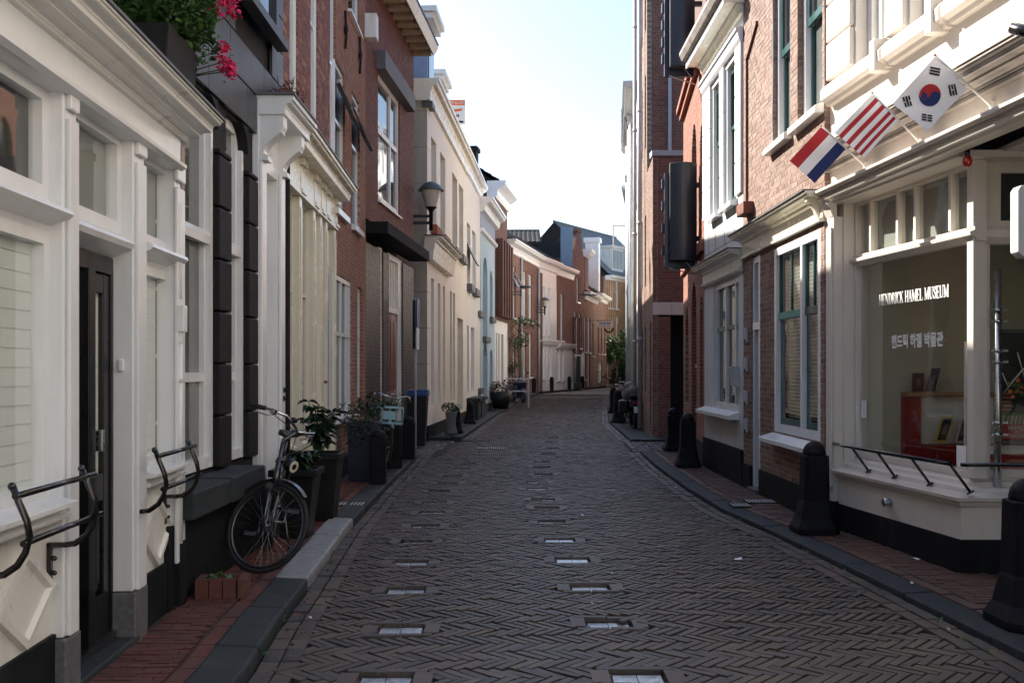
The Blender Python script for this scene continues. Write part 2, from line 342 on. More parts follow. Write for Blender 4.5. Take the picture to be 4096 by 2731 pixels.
def brick_wall(root, fac, s0, s1, z0, z1, holes, mat, mortar, n_ind=120, d=0., L=.22, Hc=.0625, dep=.1, off=0.):
    """single bricks with recessed joints. holes: (a,b,c,e) rectangles or functions z -> (a,b) or None"""
    B = []; rows = []
    nr = int((z1-z0)/Hc)
    for r in range(nr):
        za = z0+r*Hc; zc = za+Hc/2; segs = [(s0, s1)]
        for h in holes:
            ab = h(zc) if callable(h) else ((h[0], h[1]) if h[2] < zc < h[3] else None)
            if not ab: continue
            out = []
            for a, b in segs:
                if ab[1] <= a or ab[0] >= b: out.append((a, b)); continue
                if ab[0] > a+.01: out.append((a, ab[0]))
                if ab[1] < b-.01: out.append((ab[1], b))
            segs = out
        step = L if r % 2 == 0 else L/2; o = off+(0 if r % 2 == 0 else L/4)
        for a, b in segs:
            rows.append((a, b, za))
            k = math.floor((a-o)/step); x = o+k*step
            while x < b-1e-6:
                p, q = max(x, a), min(x+step, b)
                if q-p > .02:
                    B.append((p if p == a else p+.005, q if q == b else q-.005, za+.005, za+Hc-.005, d+R.uniform(-.0015, .002)))
                x += step
    m = fac.mb()
    for a, b, za in rows: m.box(a+.004, b-.004, d-dep-.01, d-.0025, za, za+Hc)
    m.build('wall_mortar', mortar, root, recalc=False, kind='structure')
    def seen(b):
        p = fac.world((b[0]+b[1])/2, b[4], b[2])
        if p.y < .5: return 0
        X, Y = proj(p)
        if not (-20 < X < 4116 and -20 < Y < 2751): return 0
        return 1/p.y
    B.sort(key=seen, reverse=True)
    k = 0
    ub = unit_brick(mat)
    while k < min(n_ind, len(B)) and seen(B[k]) > 0:
        a, b, c, e, dd = B[k]; o = bpy.data.objects.new('brick', ub); COL.objects.link(o); o.parent = root
        ya, yb = sorted((fac.sg*dd, fac.sg*(dd-dep))); o.location = (a, ya, c); o.scale = (b-a, yb-ya, e-c); k += 1
    rest = B[k:]
    if rest:
        a = np.array(rest); ys = fac.sg*a[:, 4]; yi = fac.sg*(a[:, 4]-dep)
        V = np.zeros((len(a), 8, 3))
        for i, (sx, sy, sz) in enumerate([(0, 0, 2), (1, 0, 2), (1, 1, 2), (0, 1, 2), (0, 0, 3), (1, 0, 3), (1, 1, 3), (0, 1, 3)]):
            V[:, i, 0] = a[:, sx]; V[:, i, 1] = np.where(sy, ys, yi); V[:, i, 2] = a[:, sz]
        bulk('brickwork', V, BOXF, NR.random(len(a)), mat, root)
def sheet(m, s0, s1, z0, z1, holes, d=0., rev=.12, mi=0, ends=.36):
    """front of a plastered wall with window openings and their reveals"""
    xs = sorted({s0, s1, *[min(max(h[0], s0), s1) for h in holes], *[min(max(h[1], s0), s1) for h in holes]})
    zs = sorted({z0, z1, *[min(max(h[2], z0), z1) for h in holes], *[min(max(h[3], z0), z1) for h in holes]})
    for a, b in zip(xs, xs[1:]):
        for c, e in zip(zs, zs[1:]):
            x, z = (a+b)/2, (c+e)/2
            if any(h[0] < x < h[1] and h[2] < z < h[3] for h in holes): continue
            m.quad([(a, d, c), (b, d, c), (b, d, e), (a, d, e)], mi)
    for h in holes:
        a, b, c, e = h[:4]; r = d-rev
        m.quad([(a, d, c), (a, r, c), (a, r, e), (a, d, e)], mi); m.quad([(b, d, c), (b, r, c), (b, r, e), (b, d, e)], mi)
        m.quad([(a, d, c), (b, d, c), (b, r, c), (a, r, c)], mi); m.quad([(a, d, e), (b, d, e), (b, r, e), (a, r, e)], mi)
    if ends:
        for a in (s0, s1): m.quad([(a, d, z0), (a, d-ends, z0), (a, d-ends, z1), (a, d, z1)], mi)
    return m
def body(root, fac, s0, s1, E, depth=7., wall='brownbrickfar', roof=None, rh=2.6, ov=.0, z0=0., front=-.36):
    m = fac.mb(); m.box(s0, s1, -depth, front, z0, E); m.build('rear_wall', wall, root)
    if roof:
        m = fac.mb(); hh = depth/2
        m.prism([(ov, E+.02), (-hh, E+rh), (-depth, E+.02)], s0, s1); m.build('roof', roof, root)
def win(root, fac, s0, s1, z0, z1, rec=.1, fw=.06, frame='white', pane='pane', mull=(), bars=(), sill=None, sd=.06, st=.05, name='window', th=.05, d=0., sash=None, split=None):
    """window part > pane, sill (and sash)"""
    m = fac.mb(); a = d-rec-th*.5; b = d-rec+th*.5
    m.box(s0, s0+fw, a, b, z0, z1); m.box(s1-fw, s1, a, b, z0, z1)
    m.box(s0+fw, s1-fw, a, b, z0, z0+fw); m.box(s0+fw, s1-fw, a, b, z1-fw, z1)
    for x in mull: m.box(x-fw*.4, x+fw*.4, a+.004, b-.004, z0+fw, z1-fw)
    for z in bars: m.box(s0+fw, s1-fw, a+.002, b-.002, z-fw*.45, z+fw*.45)
    o = m.build(name, frame, root)
    p = fac.mb(); p.quad([(s0+.01, d-rec-.012, z0+.01), (s1-.01, d-rec-.012, z0+.01), (s1-.01, d-rec-.012, z1-.01), (s0+.01, d-rec-.012, z1-.01)])
    p.build('pane', pane, o, recalc=False)
    if sash:
        q = fac.mb(); k = .035; e = (z0+z1)/2 if split is None else split
        for c0, c1, dd in ((z0+fw, e, 0.), (e-.02, z1-fw, .018)):
            a2 = d-rec-.006+dd; b2 = a2+.03
            q.box(s0+fw, s0+fw+k, a2, b2, c0, c1); q.box(s1-fw-k, s1-fw, a2, b2, c0, c1); q.box(s0+fw+k, s1-fw-k, a2, b2, c0, c0+k*1.5); q.box(s0+fw+k, s1-fw-k, a2, b2, c1-k, c1)
        q.build('sash', sash, o)
    if sill:
        q = fac.mb(); q.prism([(d-rec, z0), (d-rec, z0-st), (d+sd, z0-st), (d+sd, z0-.012)], s0-.04, s1+.04); q.build('sill', sill if isinstance(sill, str) else frame, o)
    return o
def cornice(m, s0, s1, prof, mi=0, base=-.02):
    """moulding: prof list of (d,z) from the bottom up"""
    P = [(base, prof[0][1])]+list(prof)+[(base, prof[-1][1])]
    m.prism(P, s0, s1, mi)
def ogee(d0, d1, z0, z1, n=7):
    out = []
    for i in range(n+1):
        t = i/n; out.append((d0+(d1-d0)*(t-.16*math.sin(2*math.pi*t)), z0+(z1-z0)*(t+.1*math.sin(2*math.pi*t))))
    return out
def copy_tree(o, parent=None):
    c = o.copy(); COL.objects.link(c); c.parent = parent
    for ch in list(o.children): copy_tree(ch, c)
    return c
# ================================================================== ground, road, pavements
def strip(name, left, right, ys, z, mats, parent=None, mis=None):
    V = []; F = []
    for y in ys: V += [(left(y), y, float(hgt(y))+z), (right(y), y, float(hgt(y))+z)]
    for i in range(len(ys)-1): F.append((2*i, 2*i+1, 2*i+3, 2*i+2))
    me = bpy.data.meshes.new(name); me.from_pydata(V, [], F)
    for m in mats: me.materials.append(M[m])
    if mis: me.polygons.foreach_set('material_index', [mis(ys[i]) for i in range(len(ys)-1)])
    o = bpy.data.objects.new(name, me); link(o, parent); return o
def pl(tab):
    ys = [a for a, b in tab]; xs = [b for a, b in tab]
    return lambda y: float(np.interp(y, ys, xs))
KL1 = [(-14, -1.2), (3, -1.28), (4.84, -1.32), (5.77, -1.40), (6.8, -1.445), (9.34, -1.576), (12.5, -1.63), (17.2, -1.67)]
KL2 = [(21.5, -1.12), (28, -.8), (34.3, -.47), (41, .3), (46, 1.25), (48, 1.9), (51, 2.9), (55, 4.0), (60, 5.4), (67, 7.2), (75, 9.0), (100, 15)]
KR1 = [(-14, 2.8), (3, 2.76), (5.18, 2.72), (7.05, 2.61), (8.98, 2.46), (10.5, 2.30), (12.5, 2.25), (15.3, 2.29), (18.3, 2.40)]
KR2 = [(21.1, 2.57), (28.8, 2.87), (39.8, 3.9), (48, 4.8), (60, 6.9), (75, 9.5), (100, 16)]
XL = pl(KL1+[(17.25, -2.3), (21.3, -2.0), (21.45, -1.75)]+KL2); XLs = pl(KL1+KL2)
XR = pl(KR1+[(18.4, 3.3), (21.0, 3.2)]+KR2); XRs = pl(KR1+KR2)
WL = pl([(-14, -1.2), (2, -1.916), (6.1, -2.11), (6.11, -2.25), (9.5, -2.25), (13, -2.36), (16, -2.4), (20.4, -2.05), (21, -2.0), (21.1, -1.83), (33.5, -1.1), (38, -.67), (41, -.2), (48, 1.27), (51.3, 2.3), (54.5, 3.4), (57, 3.9), (62, 5.4), (66, 6.3), (75, 8.0)])
WR = pl([(-14, 4.6), (7.15, 4.6), (7.2, 3.30), (9.27, 3.1), (9.4, 3.0), (15.2, 3.0), (19.4, 3.41), (19.45, 4.3), (21.75, 4.3), (21.8, 3.15), (26, 3.41), (30, 3.8), (38, 4.6), (45, 5.27), (60, 7.4), (75, 10)])

m = MB(); m.quad([(-400, -60, -.08), (400, -60, -.08), (400, 700, -.08), (-400, 700, -.08)])
g = m.build('ground', 'sand', kind='structure')
M['sidezinc'] = plain('blue_grey_flashing', (.2, .3, .4), .5)
M['panewhite'] = darkglass('glass_with_white_blind', (.30, .32, .33))
# road of herringbone bricks
# far road material
fm, t, b = nodes_of('distant_road_brick')
v = coords(t, scale=(1, 1, 1)); n1 = noise(t, 9, coords(t, scale=(.5, 2.2, 1)), 6, .75); n2 = noise(t, 1.2, v, 4)
c = ramp(t, n1, [(.3, (.06, .05, .045)), (.5, (.12, .095, .08)), (.7, (.18, .14, .11))])
t.links.new(mixc(t, c, ramp(t, n2, [(.3, (.8, .8, .8)), (.7, (1.2, 1.2, 1.2))]), 1., 'MULTIPLY'), b.inputs['Base Color']); b.inputs['Roughness'].default_value = .55
bumpn(t, b, n1, .8, .02); M['farroad'] = fm
ys = [-14, -5, 0]+[y*1.0 for y in range(1, 110)]
YN = 46.0
road = strip('road', lambda y: XL(y)-.3, lambda y: XR(y)+.3, ys, -.032, ['sand', 'farroad'], mis=lambda y: 1 if y >= YN-.5 or y < 1.5 else 0)
road['kind'] = 'structure'
far_s = strip('road_surface', lambda y: XL(y), lambda y: XR(y), [YN+.2*i for i in range(0, 5)]+[float(y) for y in range(47, 105)], -.002, ['farroad'], road)
# inlaid plates: the two rows down the road (crop px -> full px)
rowR = [(1850, 1535), (1700, 1265), (1605, 1080), (1515, 938), (1450, 838), (1410, 747), (1385, 678), (1365, 633), (1335, 577), (1335, 543), (1368, 505), (1360, 470), (1360, 442), (1395, 398), (1415, 371), (1410, 340), (1415, 318), (1430, 265), (1440, 240)]
rowL = [(560, 1550), (640, 1290), (665, 1095), (690, 955), (720, 850), (765, 768), (800, 697), (810, 648), (835, 590), (880, 550), (905, 513), (945, 478), (985, 450)]
plates = []
for row in (rowR, rowL):
    for cx_, cy_ in row:
        X, Y = G(1100+cx_*.785, 1500+cy_*.785, 0); plates.append((X, Y))
Wb = .0545; n4 = 4; a45 = math.radians(45+2.0); ca, sa = math.cos(a45), math.sin(a45)
HB = []
lo, hi = -60, int(52/Wb)+60
def road_bricks():
    # cells in the rotated frame; keep those on the road
    span = 60/Wb
    kk = np.arange(-int(46/Wb), int(46/Wb))
    out = []
    for y in kk:                                    # H bricks, row y, x = y + 8m
        # world of cell (x,y): rotate by 45
        ms = np.arange(-int(60/Wb/8)-2, int(60/Wb/8)+2)
        x = y+8*ms
        cxp = (x+2)*Wb; cyp = (y+.5)*Wb
        wx = cxp*ca-cyp*sa; wy = cxp*sa+cyp*ca
        ok = (wx > 1.6) & (wx < YN) & (np.abs(wy+1.2) < 5.5)
        for a, b2 in zip(wx[ok], wy[ok]): out.append((-b2, a, a45+math.pi/2))
    xs_ = np.arange(-int(50/Wb), int(50/Wb))
    for x in xs_:                                   # V bricks: column x, y from x-7 to x-4
        ms = np.arange(-int(60/Wb/8)-2, int(60/Wb/8)+2)
        y0 = x-7+8*ms
        cxp = (x+.5)*Wb; cyp = (y0+2)*Wb
        wx = cxp*ca-cyp*sa; wy = cxp*sa+cyp*ca
        ok = (wx > 1.6) & (wx < YN) & (np.abs(wy+1.2) < 5.5)
        for a, b2 in zip(wx[ok], wy[ok]): out.append((-b2, a, a45))
    return np.array(out)
P = road_bricks()
xl = np.interp(P[:, 1], *zip(*KL1, *[(17.25, -2.3), (21.3, -2.0), (21.45, -1.75)], *KL2)); xr = np.interp(P[:, 1], *zip(*KR1, *[(18.35, 2.42), (21.05, 2.55)], *KR2))
GUT = .24
gl_ = np.where((P[:, 1] < 17.2) | (P[:, 1] > 21.5), GUT, 1.0); keep = (P[:, 0] > xl+gl_-.07) & (P[:, 0] < xr-GUT+.07)
for X, Y in plates: keep &= ~((np.abs(P[:, 0]-X) < .20) & (np.abs(P[:, 1]-Y) < .125))
P = P[keep]
# gutter courses, plate surrounds
extra = []
def course(tab, off, y0, y1, L=.205):
    y = y0
    f = pl(tab)
    while y < y1:
        x = f(y)+off; dx = f(y+.1)-f(y); extra.append((x, y+L/2, math.pi/2-math.atan2(dx, .1), L, .095)); y += L+.008
for off in (.055, .16): course(KL1, off, 1.8, 17.2); course(KL2, off, 21.6, 45)
for off in (-.055, -.16): course(KR1, off, 1.8, 18.3); course(KR2, off, 21.2, 45)
for X, Y in plates:
    for k in (-1, 1): extra.append((X+k*.19, Y, math.pi/2, .2, .095)); extra.append((X-.1, Y+k*.135, 0, .2, .05)); extra.append((X+.1, Y+k*.135, 0, .2, .05))
allb = [(x, y, a, .2, .045) for x, y, a in P]+extra
allb = np.array(allb)
order = np.argsort(allb[:, 1])
px = CX+allb[:, 0]/allb[:, 1]*FX; py = HY+EYE/allb[:, 1]*FX
inv = (px > -60) & (px < 4160) & (py < 2790)
def lay(name, arr, inv, z, mat, parent, nmax, dep=.05, tilt=.016, zj=.004, zoff=0.):
    """arr rows: x,y,angle,length,width ; the nearest nmax in view are single objects"""
    idx = np.argsort(arr[:, 1]+np.where(inv, 0, 1e4)); ub = unit_brick(mat)
    n = len(arr); zt = z+zoff+hgt(arr[:, 1])+NR.uniform(-zj, zj, n); tx = NR.normal(0, tilt, n); ty = NR.normal(0, tilt, n); ang = arr[:, 2]+NR.normal(0, .012, n)
    for i in idx[:nmax]:
        x, y, a, L, W = arr[i]; o = bpy.data.objects.new('brick', ub); COL.objects.link(o); o.parent = parent
        e = Euler((tx[i], ty[i], ang[i])); q = e.to_matrix(); c = q @ Vector((-L/2, -W/2, -dep))
        o.rotation_euler = e; o.location = (x+c.x, y+c.y, zt[i]+c.z); o.scale = (L, W, dep)
    r = idx[nmax:]; A = arr[r]; ca_, sa_ = np.cos(ang[r]), np.sin(ang[r])
    V = np.zeros((len(r), 8, 3)); bv = .004
    for j, (sx, sy, sz) in enumerate([(-1, -1, 0), (1, -1, 0), (1, 1, 0), (-1, 1, 0), (-1, -1, 1), (1, -1, 1), (1, 1, 1), (-1, 1, 1)]):
        lx = sx*(A[:, 3]/2-(bv if sz else 0)); ly = sy*(A[:, 4]/2-(bv*.8 if sz else 0))
        V[:, j, 0] = A[:, 0]+lx*ca_-ly*sa_; V[:, j, 1] = A[:, 1]+lx*sa_+ly*ca_
        V[:, j, 2] = zt[r]-(0 if sz else .03)+(ly*tx[r]-lx*ty[r])
    return bulk('brick_paving', V, BOXF, NR.random(len(r)), mat, parent)
zo = np.zeros(len(allb)); zo[len(P):] = .004; zo += .006*np.sin(allb[:, 0]*2.1+1)*np.sin(allb[:, 1]*1.3)
lay('brick', allb, inv, 0., 'br_road', road, 300, zoff=zo)
for i, (X, Y) in enumerate(plates):
    m = MB(); m.box(-.125, .125, -.085, .085, -.035, -.018); m.box(-.002, .002, -.08, .08, -.018, -.0165, 1)
    m.build('metal_plate', ['plate', 'ink'], road, loc=(X, Y, float(hgt(Y))))
def kerb(name, tab, w, y0, y1, L, mats, side, parent_label, zt=.072, bev=.012):
    k = empty(name, None, None, kind='structure'); f = pl(tab); y = y0; i = 0
    while y < y1-.1:
        e = min(y+L*R.uniform(.9, 1.1), y1); g = .006; n = 3
        pts = [y+g+(e-y-2*g)*j/n for j in range(n+1)]
        m = MB(); V = []
        z = zt+R.uniform(-.004, .004)
        for p in pts:
            h = float(hgt(p)); x = f(p); V += [(x, p, h-.06), (x+side*w, p, h-.06), (x+side*w, p, h+z), (x, p, h+z-.01)]
        F = []
        for j in range(n):
            for q in range(4): F.append((4*j+q, 4*j+(q+1) % 4, 4*j+4+(q+1) % 4, 4*j+4+q))
        F += [(0, 1, 2, 3), tuple(4*n+q for q in (3, 2, 1, 0))]
        m.add(V, F); m.build('kerb_stone', mats(y), k, bevel=bev); y = e
    return k
kerb('left_kerb', KL1, -.24, 1.5, 17.2, .95, lambda y: 'kerblight' if 6.6 < y < 9.6 else 'kerbdark', 1, '', zt=.085, bev=.02)
kerb('left_far_kerb', KL2, -.22, 21.5, 46, 1.6, lambda y: 'kerbdark', 1, '', zt=.1)
kerb('right_kerb', KR1, .2, 1.5, 18.3, 1.0, lambda y: 'kerbdark', 1, '', zt=.062)
kerb('right_far_kerb', KR2, .2, 21.1, 46, 1.6, lambda y: 'kerbdark', 1, '', zt=.07)
m = MB(); m.box(-2.0, -1.36, 21.27, 21.49, -.05, .1); m.build('kerb_stone', 'kerbdark', bpy.data.objects['left_far_kerb'], bevel=.015)
def pavement(name, inner, outer, ys, z=.048, mats=('sand',)):
    o = strip(name, inner, outer, ys, z, list(mats)); o['kind'] = 'structure'; return o
yl = [-14]+[i*.5 for i in range(2, 35)]+[17.2]
pvl = pavement('left_pavement', lambda y: WL(y)-.6, lambda y: XLs(y)-.2, yl)
yr = [-14]+[i*.5 for i in range(2, 37)]+[18.3]
pvr = pavement('right_pavement', lambda y: XRs(y)+.18, lambda y: WR(y)+.4, yr)
def cross_course(y0, y1, xi, xo, L=.2, Wd=.053, border=0):
    out = []; y = y0; r = 0
    while y < y1:
        a, b = xi(y), xo(y); x = a-(L/2 if r % 2 else 0)
        while x < b:
            p, q = max(x, a), min(x+L, b)
            if q-p > .04: out.append(((p+q)/2, y, 0., q-p-.007, Wd-.009))
            x += L
        y += Wd; r += 1
    return out
A1 = cross_course(1.8, 17.2, lambda y: WL(y)+.01, lambda y: XLs(y)-.36)
f = pl(KL1)
y = 1.8
while y < 17.1: A1.append((f(y)-.30, y+.1, math.pi/2-math.atan2(f(y+.2)-f(y), .2), .195, .09)); y += .205
A1 = np.array(A1); iv = (CX+A1[:, 0]/A1[:, 1]*FX > -40) & (HY+1.49/A1[:, 1]*FX < 2790)
lay('brick', A1, iv, .062, 'br_pave', pvl, 300)
A2 = cross_course(3.0, 18.3, lambda y: XRs(y)+.32, lambda y: min(WR(y)-.01, 3.5))
f = pl(KR1); y = 1.8
while y < 18.2: A2.append((f(y)+.26, y+.1, math.pi/2-math.atan2(f(y+.2)-f(y), .2), .195, .09)); y += .205
A2 = np.array(A2); iv = (CX+A2[:, 0]/A2[:, 1]*FX < 4140) & (HY+1.49/A2[:, 1]*FX < 2790)
lay('brick', A2, iv, .057, 'br_pave2', pvr, 300)
pf1 = pavement('left_far_pavement', lambda y: WL(y)-.6, lambda y: XLs(y)-.2, [21.5]+[float(i) for i in range(22, 76)], .065, ('kerbdark',))
pf2 = pavement('right_far_pavement', lambda y: XRs(y)+.18, lambda y: WR(y)+.6, [21.1]+[float(i) for i in range(22, 76)], .05, ('kerbdark',))
# driveways of small setts
def setts(name, x0, x1, y0, y1, step, parentname):
    o = strip(name, lambda y: x0(y)-.05, lambda y: x1(y)+.3, [y0+(y1-y0)*i/6 for i in range(7)], -.008, ['sand']); o['kind'] = 'structure'
    arr = []; y = y0
    while y < y1:
        x = x0(y)
        while x < x1(y): arr.append((x+R.uniform(-.006, .006), y+R.uniform(-.006, .006), R.uniform(-.06, .06), step-.014, step-.014)); x += step
        y += step
    arr = np.array(arr); lay('sett', arr, np.ones(len(arr), bool), .012, 'br_sett', o, 0, zj=.008, tilt=.03)
M['br_sett'] = brickmat('grey_sett', [(.13, .13, .13), (.17, .165, .155), (.1, .1, .105), (.15, .14, .13)], .55, gam=.5)
setts('left_driveway', lambda y: -2.35, lambda y: XLs(y)+.1 if False else -1.5+(y-17.3)*.06, 17.3, 21.2, .105, 'road')
setts('right_driveway', lambda y: 2.35+(y-18.4)*.05, lambda y: 4.4, 18.45, 21.7, .105, 'road')

# ================================================================== LEFT HOUSES
def lf(Y): return (-1.82-.04795*Y, Y)
# ---------------- house 1: white shop house
F = Fac(lf(1.0), lf(6.12), -1, .0)
h1 = F.root('white_shop_house', 'low white painted shop front house with black door and diamond panels beside the brick pavement')
P1 = (F.s(252), F.s(306)); P2 = (F.s(532), F.s(577)); P3 = (F.s(722), F.s(752)); L = F.L
rec = .09; ZB = .06
# pilasters with stone feet
for a, b in (P1, P2, (P3[0], L)):
    m = F.mb(); m.box(a, b, -.35, 0, .34, 2.84); m.box(a+.03, b-.02, .0, .022, .34, 2.70); m.box(a+.03, b-.02, .0, .026, 2.74, 2.84)
    m.build('pilaster', 'white', h1, bevel=.006)
for a, b in (P1, P2):
    m = F.mb(); m.box(a-.012, b+.012, -.3, .018, 0., .335); m.build('stone_foot', 'stonefoot', h1, bevel=.008)
m = F.mb(); m.box(P3[0]+.05, L+.02, -.3, .03, 0, .47); m.build('stone_foot', 'plinth', h1, bevel=.01)
def bay(s0, s1, first=False):
    # lower wall, sill, window and transom between two pilasters
    m = F.mb(); m.box(s0, s1, -.3, -.03, .0, .36); m.build('plinth', 'plinth', h1)
    m = F.mb(); m.box(s0, s1, -.3, -.05, .36, .87); m.build('panel', 'oldwhite', h1)
    return m
DM = {'cz': .585, 'hz': .215}
def diamond(sc_, hs):
    m = F.mb(); cz, hz = DM['cz'], DM['hz']; o = [(sc_, cz+hz), (sc_+hs, cz), (sc_, cz-hz), (sc_-hs, cz)]
    k1, k2, k3 = 1.0, .80, .74
    def ring(k, d): return [(sc_+(x-sc_)*k, d, cz+(z-cz)*k) for x, z in o]
    r = [ring(1.0, -.0495), ring(.98, -.022), ring(.80, -.018), ring(.72, -.038)]
    V = sum(r, []); Fs = [(4*i+j, 4*i+(j+1) % 4, 4*i+4+(j+1) % 4, 4*i+4+j) for i in range(3) for j in range(4)]+[(12, 13, 14, 15)]
    m.add(V, Fs); m.build('diamond_panel', 'oldwhite', h1)
A0 = .25
bays = [(A0, P1[0]), (P2[1], P3[0])]
for i, (a, b) in enumerate(bays):
    bay(a, b)
    m = F.mb(); m.prism([(-.3, .86), (-.02, .86), (-.018, .875), (.035, .89), (.04, .905), (.0, .915), (.0, .93), (.07, .945), (.07, .962), (-.05, .985), (-.3, .985)], a, b)
    m.build('sill', 'white', h1)
    # transom bar
    m = F.mb(); m.prism([(-.3, 2.17), (-.06, 2.17), (-.055, 2.20), (-.02, 2.215), (.035, 2.235), (.05, 2.25), (.045, 2.27), (.0, 2.285), (-.1, 2.30), (-.3, 2.30)], a, b); m.build('transom_bar', 'white', h1)
s = F.s
# diamonds
c1 = F.s(105, -.03); hs = F.s(223, -.03)-c1
diamond(c1, hs); diamond(c1-.9, hs); w2 = (P2[1]+P3[0])/2; diamond(w2-.0, (P3[0]-P2[1])*.42)
# windows of the bays
def paned(s0, s1, z0, z1, pane='glass', curtain='blind', fw=.055, lines=0):
    o = win(h1, F, s0, s1, z0, z1, rec=rec, fw=fw, frame='white', pane=pane, th=.06)
    if curtain:
        q = F.mb(); q.quad([(s0+.02, -rec-.03, z0+.02), (s1-.02, -rec-.03, z0+.02), (s1-.02, -rec-.03, z1-.02), (s0+.02, -rec-.03, z1-.02)])
        for k in range(lines): q.box(s0+.03, s1-.03, -rec-.029, -rec-.027, z0+.08+k*.083, z0+.0812+k*.083, 1)
        q.build('blind', [curtain, 'film'], o, recalc=False)
    return o
# jamb strips between the pilaster and the window frames
gA = P1[0]
paned(A0, gA, .985, 2.17, lines=13)
paned(A0, P1[0], 2.30, 2.83, curtain='roomdark', fw=.075)  # here the blind is a dark sheet standing for the unlit room
gB = P3[0]
paned(P2[1], gB, .985, 2.17, lines=13); paned(P2[1], gB, 2.30, 2.83, curtain='film')
# doorway
dA, dB = P1[1], P2[0]
m = F.mb(); m.prism([(-.3, 2.16), (-.12, 2.16), (-.05, 2.19), (.0, 2.21), (.015, 2.235), (.0, 2.26), (-.1, 2.275), (-.3, 2.275)], dA, P2[0]); m.build('transom_bar', 'white', h1)
o = paned(dA, P2[0], 2.285, 2.84, curtain='film', fw=.07)
door = F.mb(); r2 = -rec-.015
e = dB-.0
m = F.mb(); m.box(dA, dB, r2-.06, r2+.0, 2.07, 2.16); m.box(dA, dA+.05, r2-.06, r2, .1, 2.07); m.box(dB-.03, dB, r2-.06, r2, .1, 2.07)
md = F.s(355, r2); m.box(md-.045, md+.045, r2-.05, r2+.02, .1, 2.07); m.build('door_frame', 'black', h1, bevel=.005)
m = F.mb(); x0, x1 = md+.045, dB-.03
m.box(x0, x0+.07, r2-.05, r2-.01, .12, 2.06); m.box(x1-.09, x1, r2-.05, r2-.01, .12, 2.06); m.box(x0+.07, x1-.09, r2-.05, r2-.01, 1.96, 2.06); m.box(x0+.07, x1-.09, r2-.05, r2-.01, .86, 1.0); m.box(x0+.07, x1-.09, r2-.05, r2-.01, .12, .36)
dr = m.build('door', 'black', h1, bevel=.006)
m = F.mb(); m.quad([(x0+.05, r2-.03, .98), (x1-.07, r2-.03, .98), (x1-.07, r2-.03, 1.98), (x0+.05, r2-.03, 1.98)]); m.build('pane', 'glass', dr, recalc=False)
m = F.mb(); m.quad([(x0+.04, r2-.038, .95), (x1-.06, r2-.038, .95), (x1-.06, r2-.038, 2.0), (x0+.04, r2-.038, 2.0)]); m.build('blind', 'curtain', dr, recalc=False)
m = F.mb(); m.box(x0+.10, x1-.12, r2-.04, r2-.018, .42, .82); m.box(x0+.08, x1-.1, r2-.046, r2-.03, .38, .85, 1); m.build('lower_panel', ['plastic', 'black'], dr, bevel=.006)
m = F.mb(); m.box(x0+.02, x0+.06, r2-.01, r2+.045, 1.13, 1.24); m.build('handle', 'steel', dr, bevel=.004)
m = F.mb(); m.box(dA+.06, dB-.04, r2-.03, r2+.03, .1, .135); m.build('threshold', 'alu', dr)
m = F.mb(); m.quad([(dA+.05, r2-.03, .9), (md-.04, r2-.03, .9), (md-.04, r2-.03, 2.07), (dA+.05, r2-.03, 2.07)]); sp = m.build('sidelight', 'pane', h1, recalc=False)
m = F.mb(); m.box(dA-.02, dB+.06, -.3, .02, .0, .095); m.build('doorstep', 'kerbdark', h1, bevel=.01)
# frieze and cornice
m = F.mb(); m.box(A0-.3, L+.015, -.3, .028, 2.84, 3.0); m.build('frieze', 'white', h1)
m = F.mb(); m.prism([(-.3, 2.805), (.03, 2.805), (.062, 2.82), (.065, 2.84), (.03, 2.852), (-.3, 2.852)], A0-.3, L+.03); m.build('architrave', 'white', h1)
m = F.mb(); cornice(m, A0-.3, L+.1, [(.03, 2.995), (.05, 3.0), (.055, 3.012)]+ogee(.06, .13, 3.014, 3.05, 6)+[(.14, 3.052), (.15, 3.062), (.20, 3.066), (.205, 3.085)]+ogee(.21, .26, 3.09, 3.128, 6)+[(.27, 3.13), (.272, 3.14)], base=-.3); m.build('cornice', 'oldwhite', h1)
m = F.mb(); m.box(A0-.3, L+.12, -.6, .285, 3.142, 3.156); m.build('roof_edge', 'lead', h1)
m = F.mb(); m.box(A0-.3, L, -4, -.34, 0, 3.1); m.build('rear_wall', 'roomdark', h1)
# storey set back above the flat roof
m = F.mb(); m.box(A0-1.3, L-.02, -5, -.9, 3.11, 6.9); m.build('upper_wall', 'creamwall', h1)
win(h1, F, 1.6, 2.5, 4.0, 5.8, d=-.86, rec=.0, frame='white'); win(h1, F, 3.2, 4.1, 4.0, 5.8, d=-.86, rec=.0, frame='white')
# bell, meter box, pipe
m = F.mb(); zc = F.z(502, 1460, -.05)
bx = P2[0]-.002
m.box(bx-.02, bx+.0, -.075, -.045, zc-.035, zc+.035); m.build('doorbell', 'oldwhite', h1, bevel=.008)
m = F.mb(); q = L-.02; m.box(q, q+.08, .005, .06, 1.79, 1.96); m.box(q+.02, q+.06, .0, .04, 1.72, 1.8); m.build('meter_box', 'white', h1, bevel=.008)
m = F.mb(); m.tube([(L+.03, .02, 1.8), (L+.03, .02, .46)], .018, 8); m.box(L+.0, L+.06, -.01, .045, 1.48, 1.50); m.box(L, L+.06, -.01, .045, .82, .84); m.tube([(L+.03, .02, 2.6), (L+.03, .02, 2.0)], .012, 8); m.build('pipe', 'white', h1)
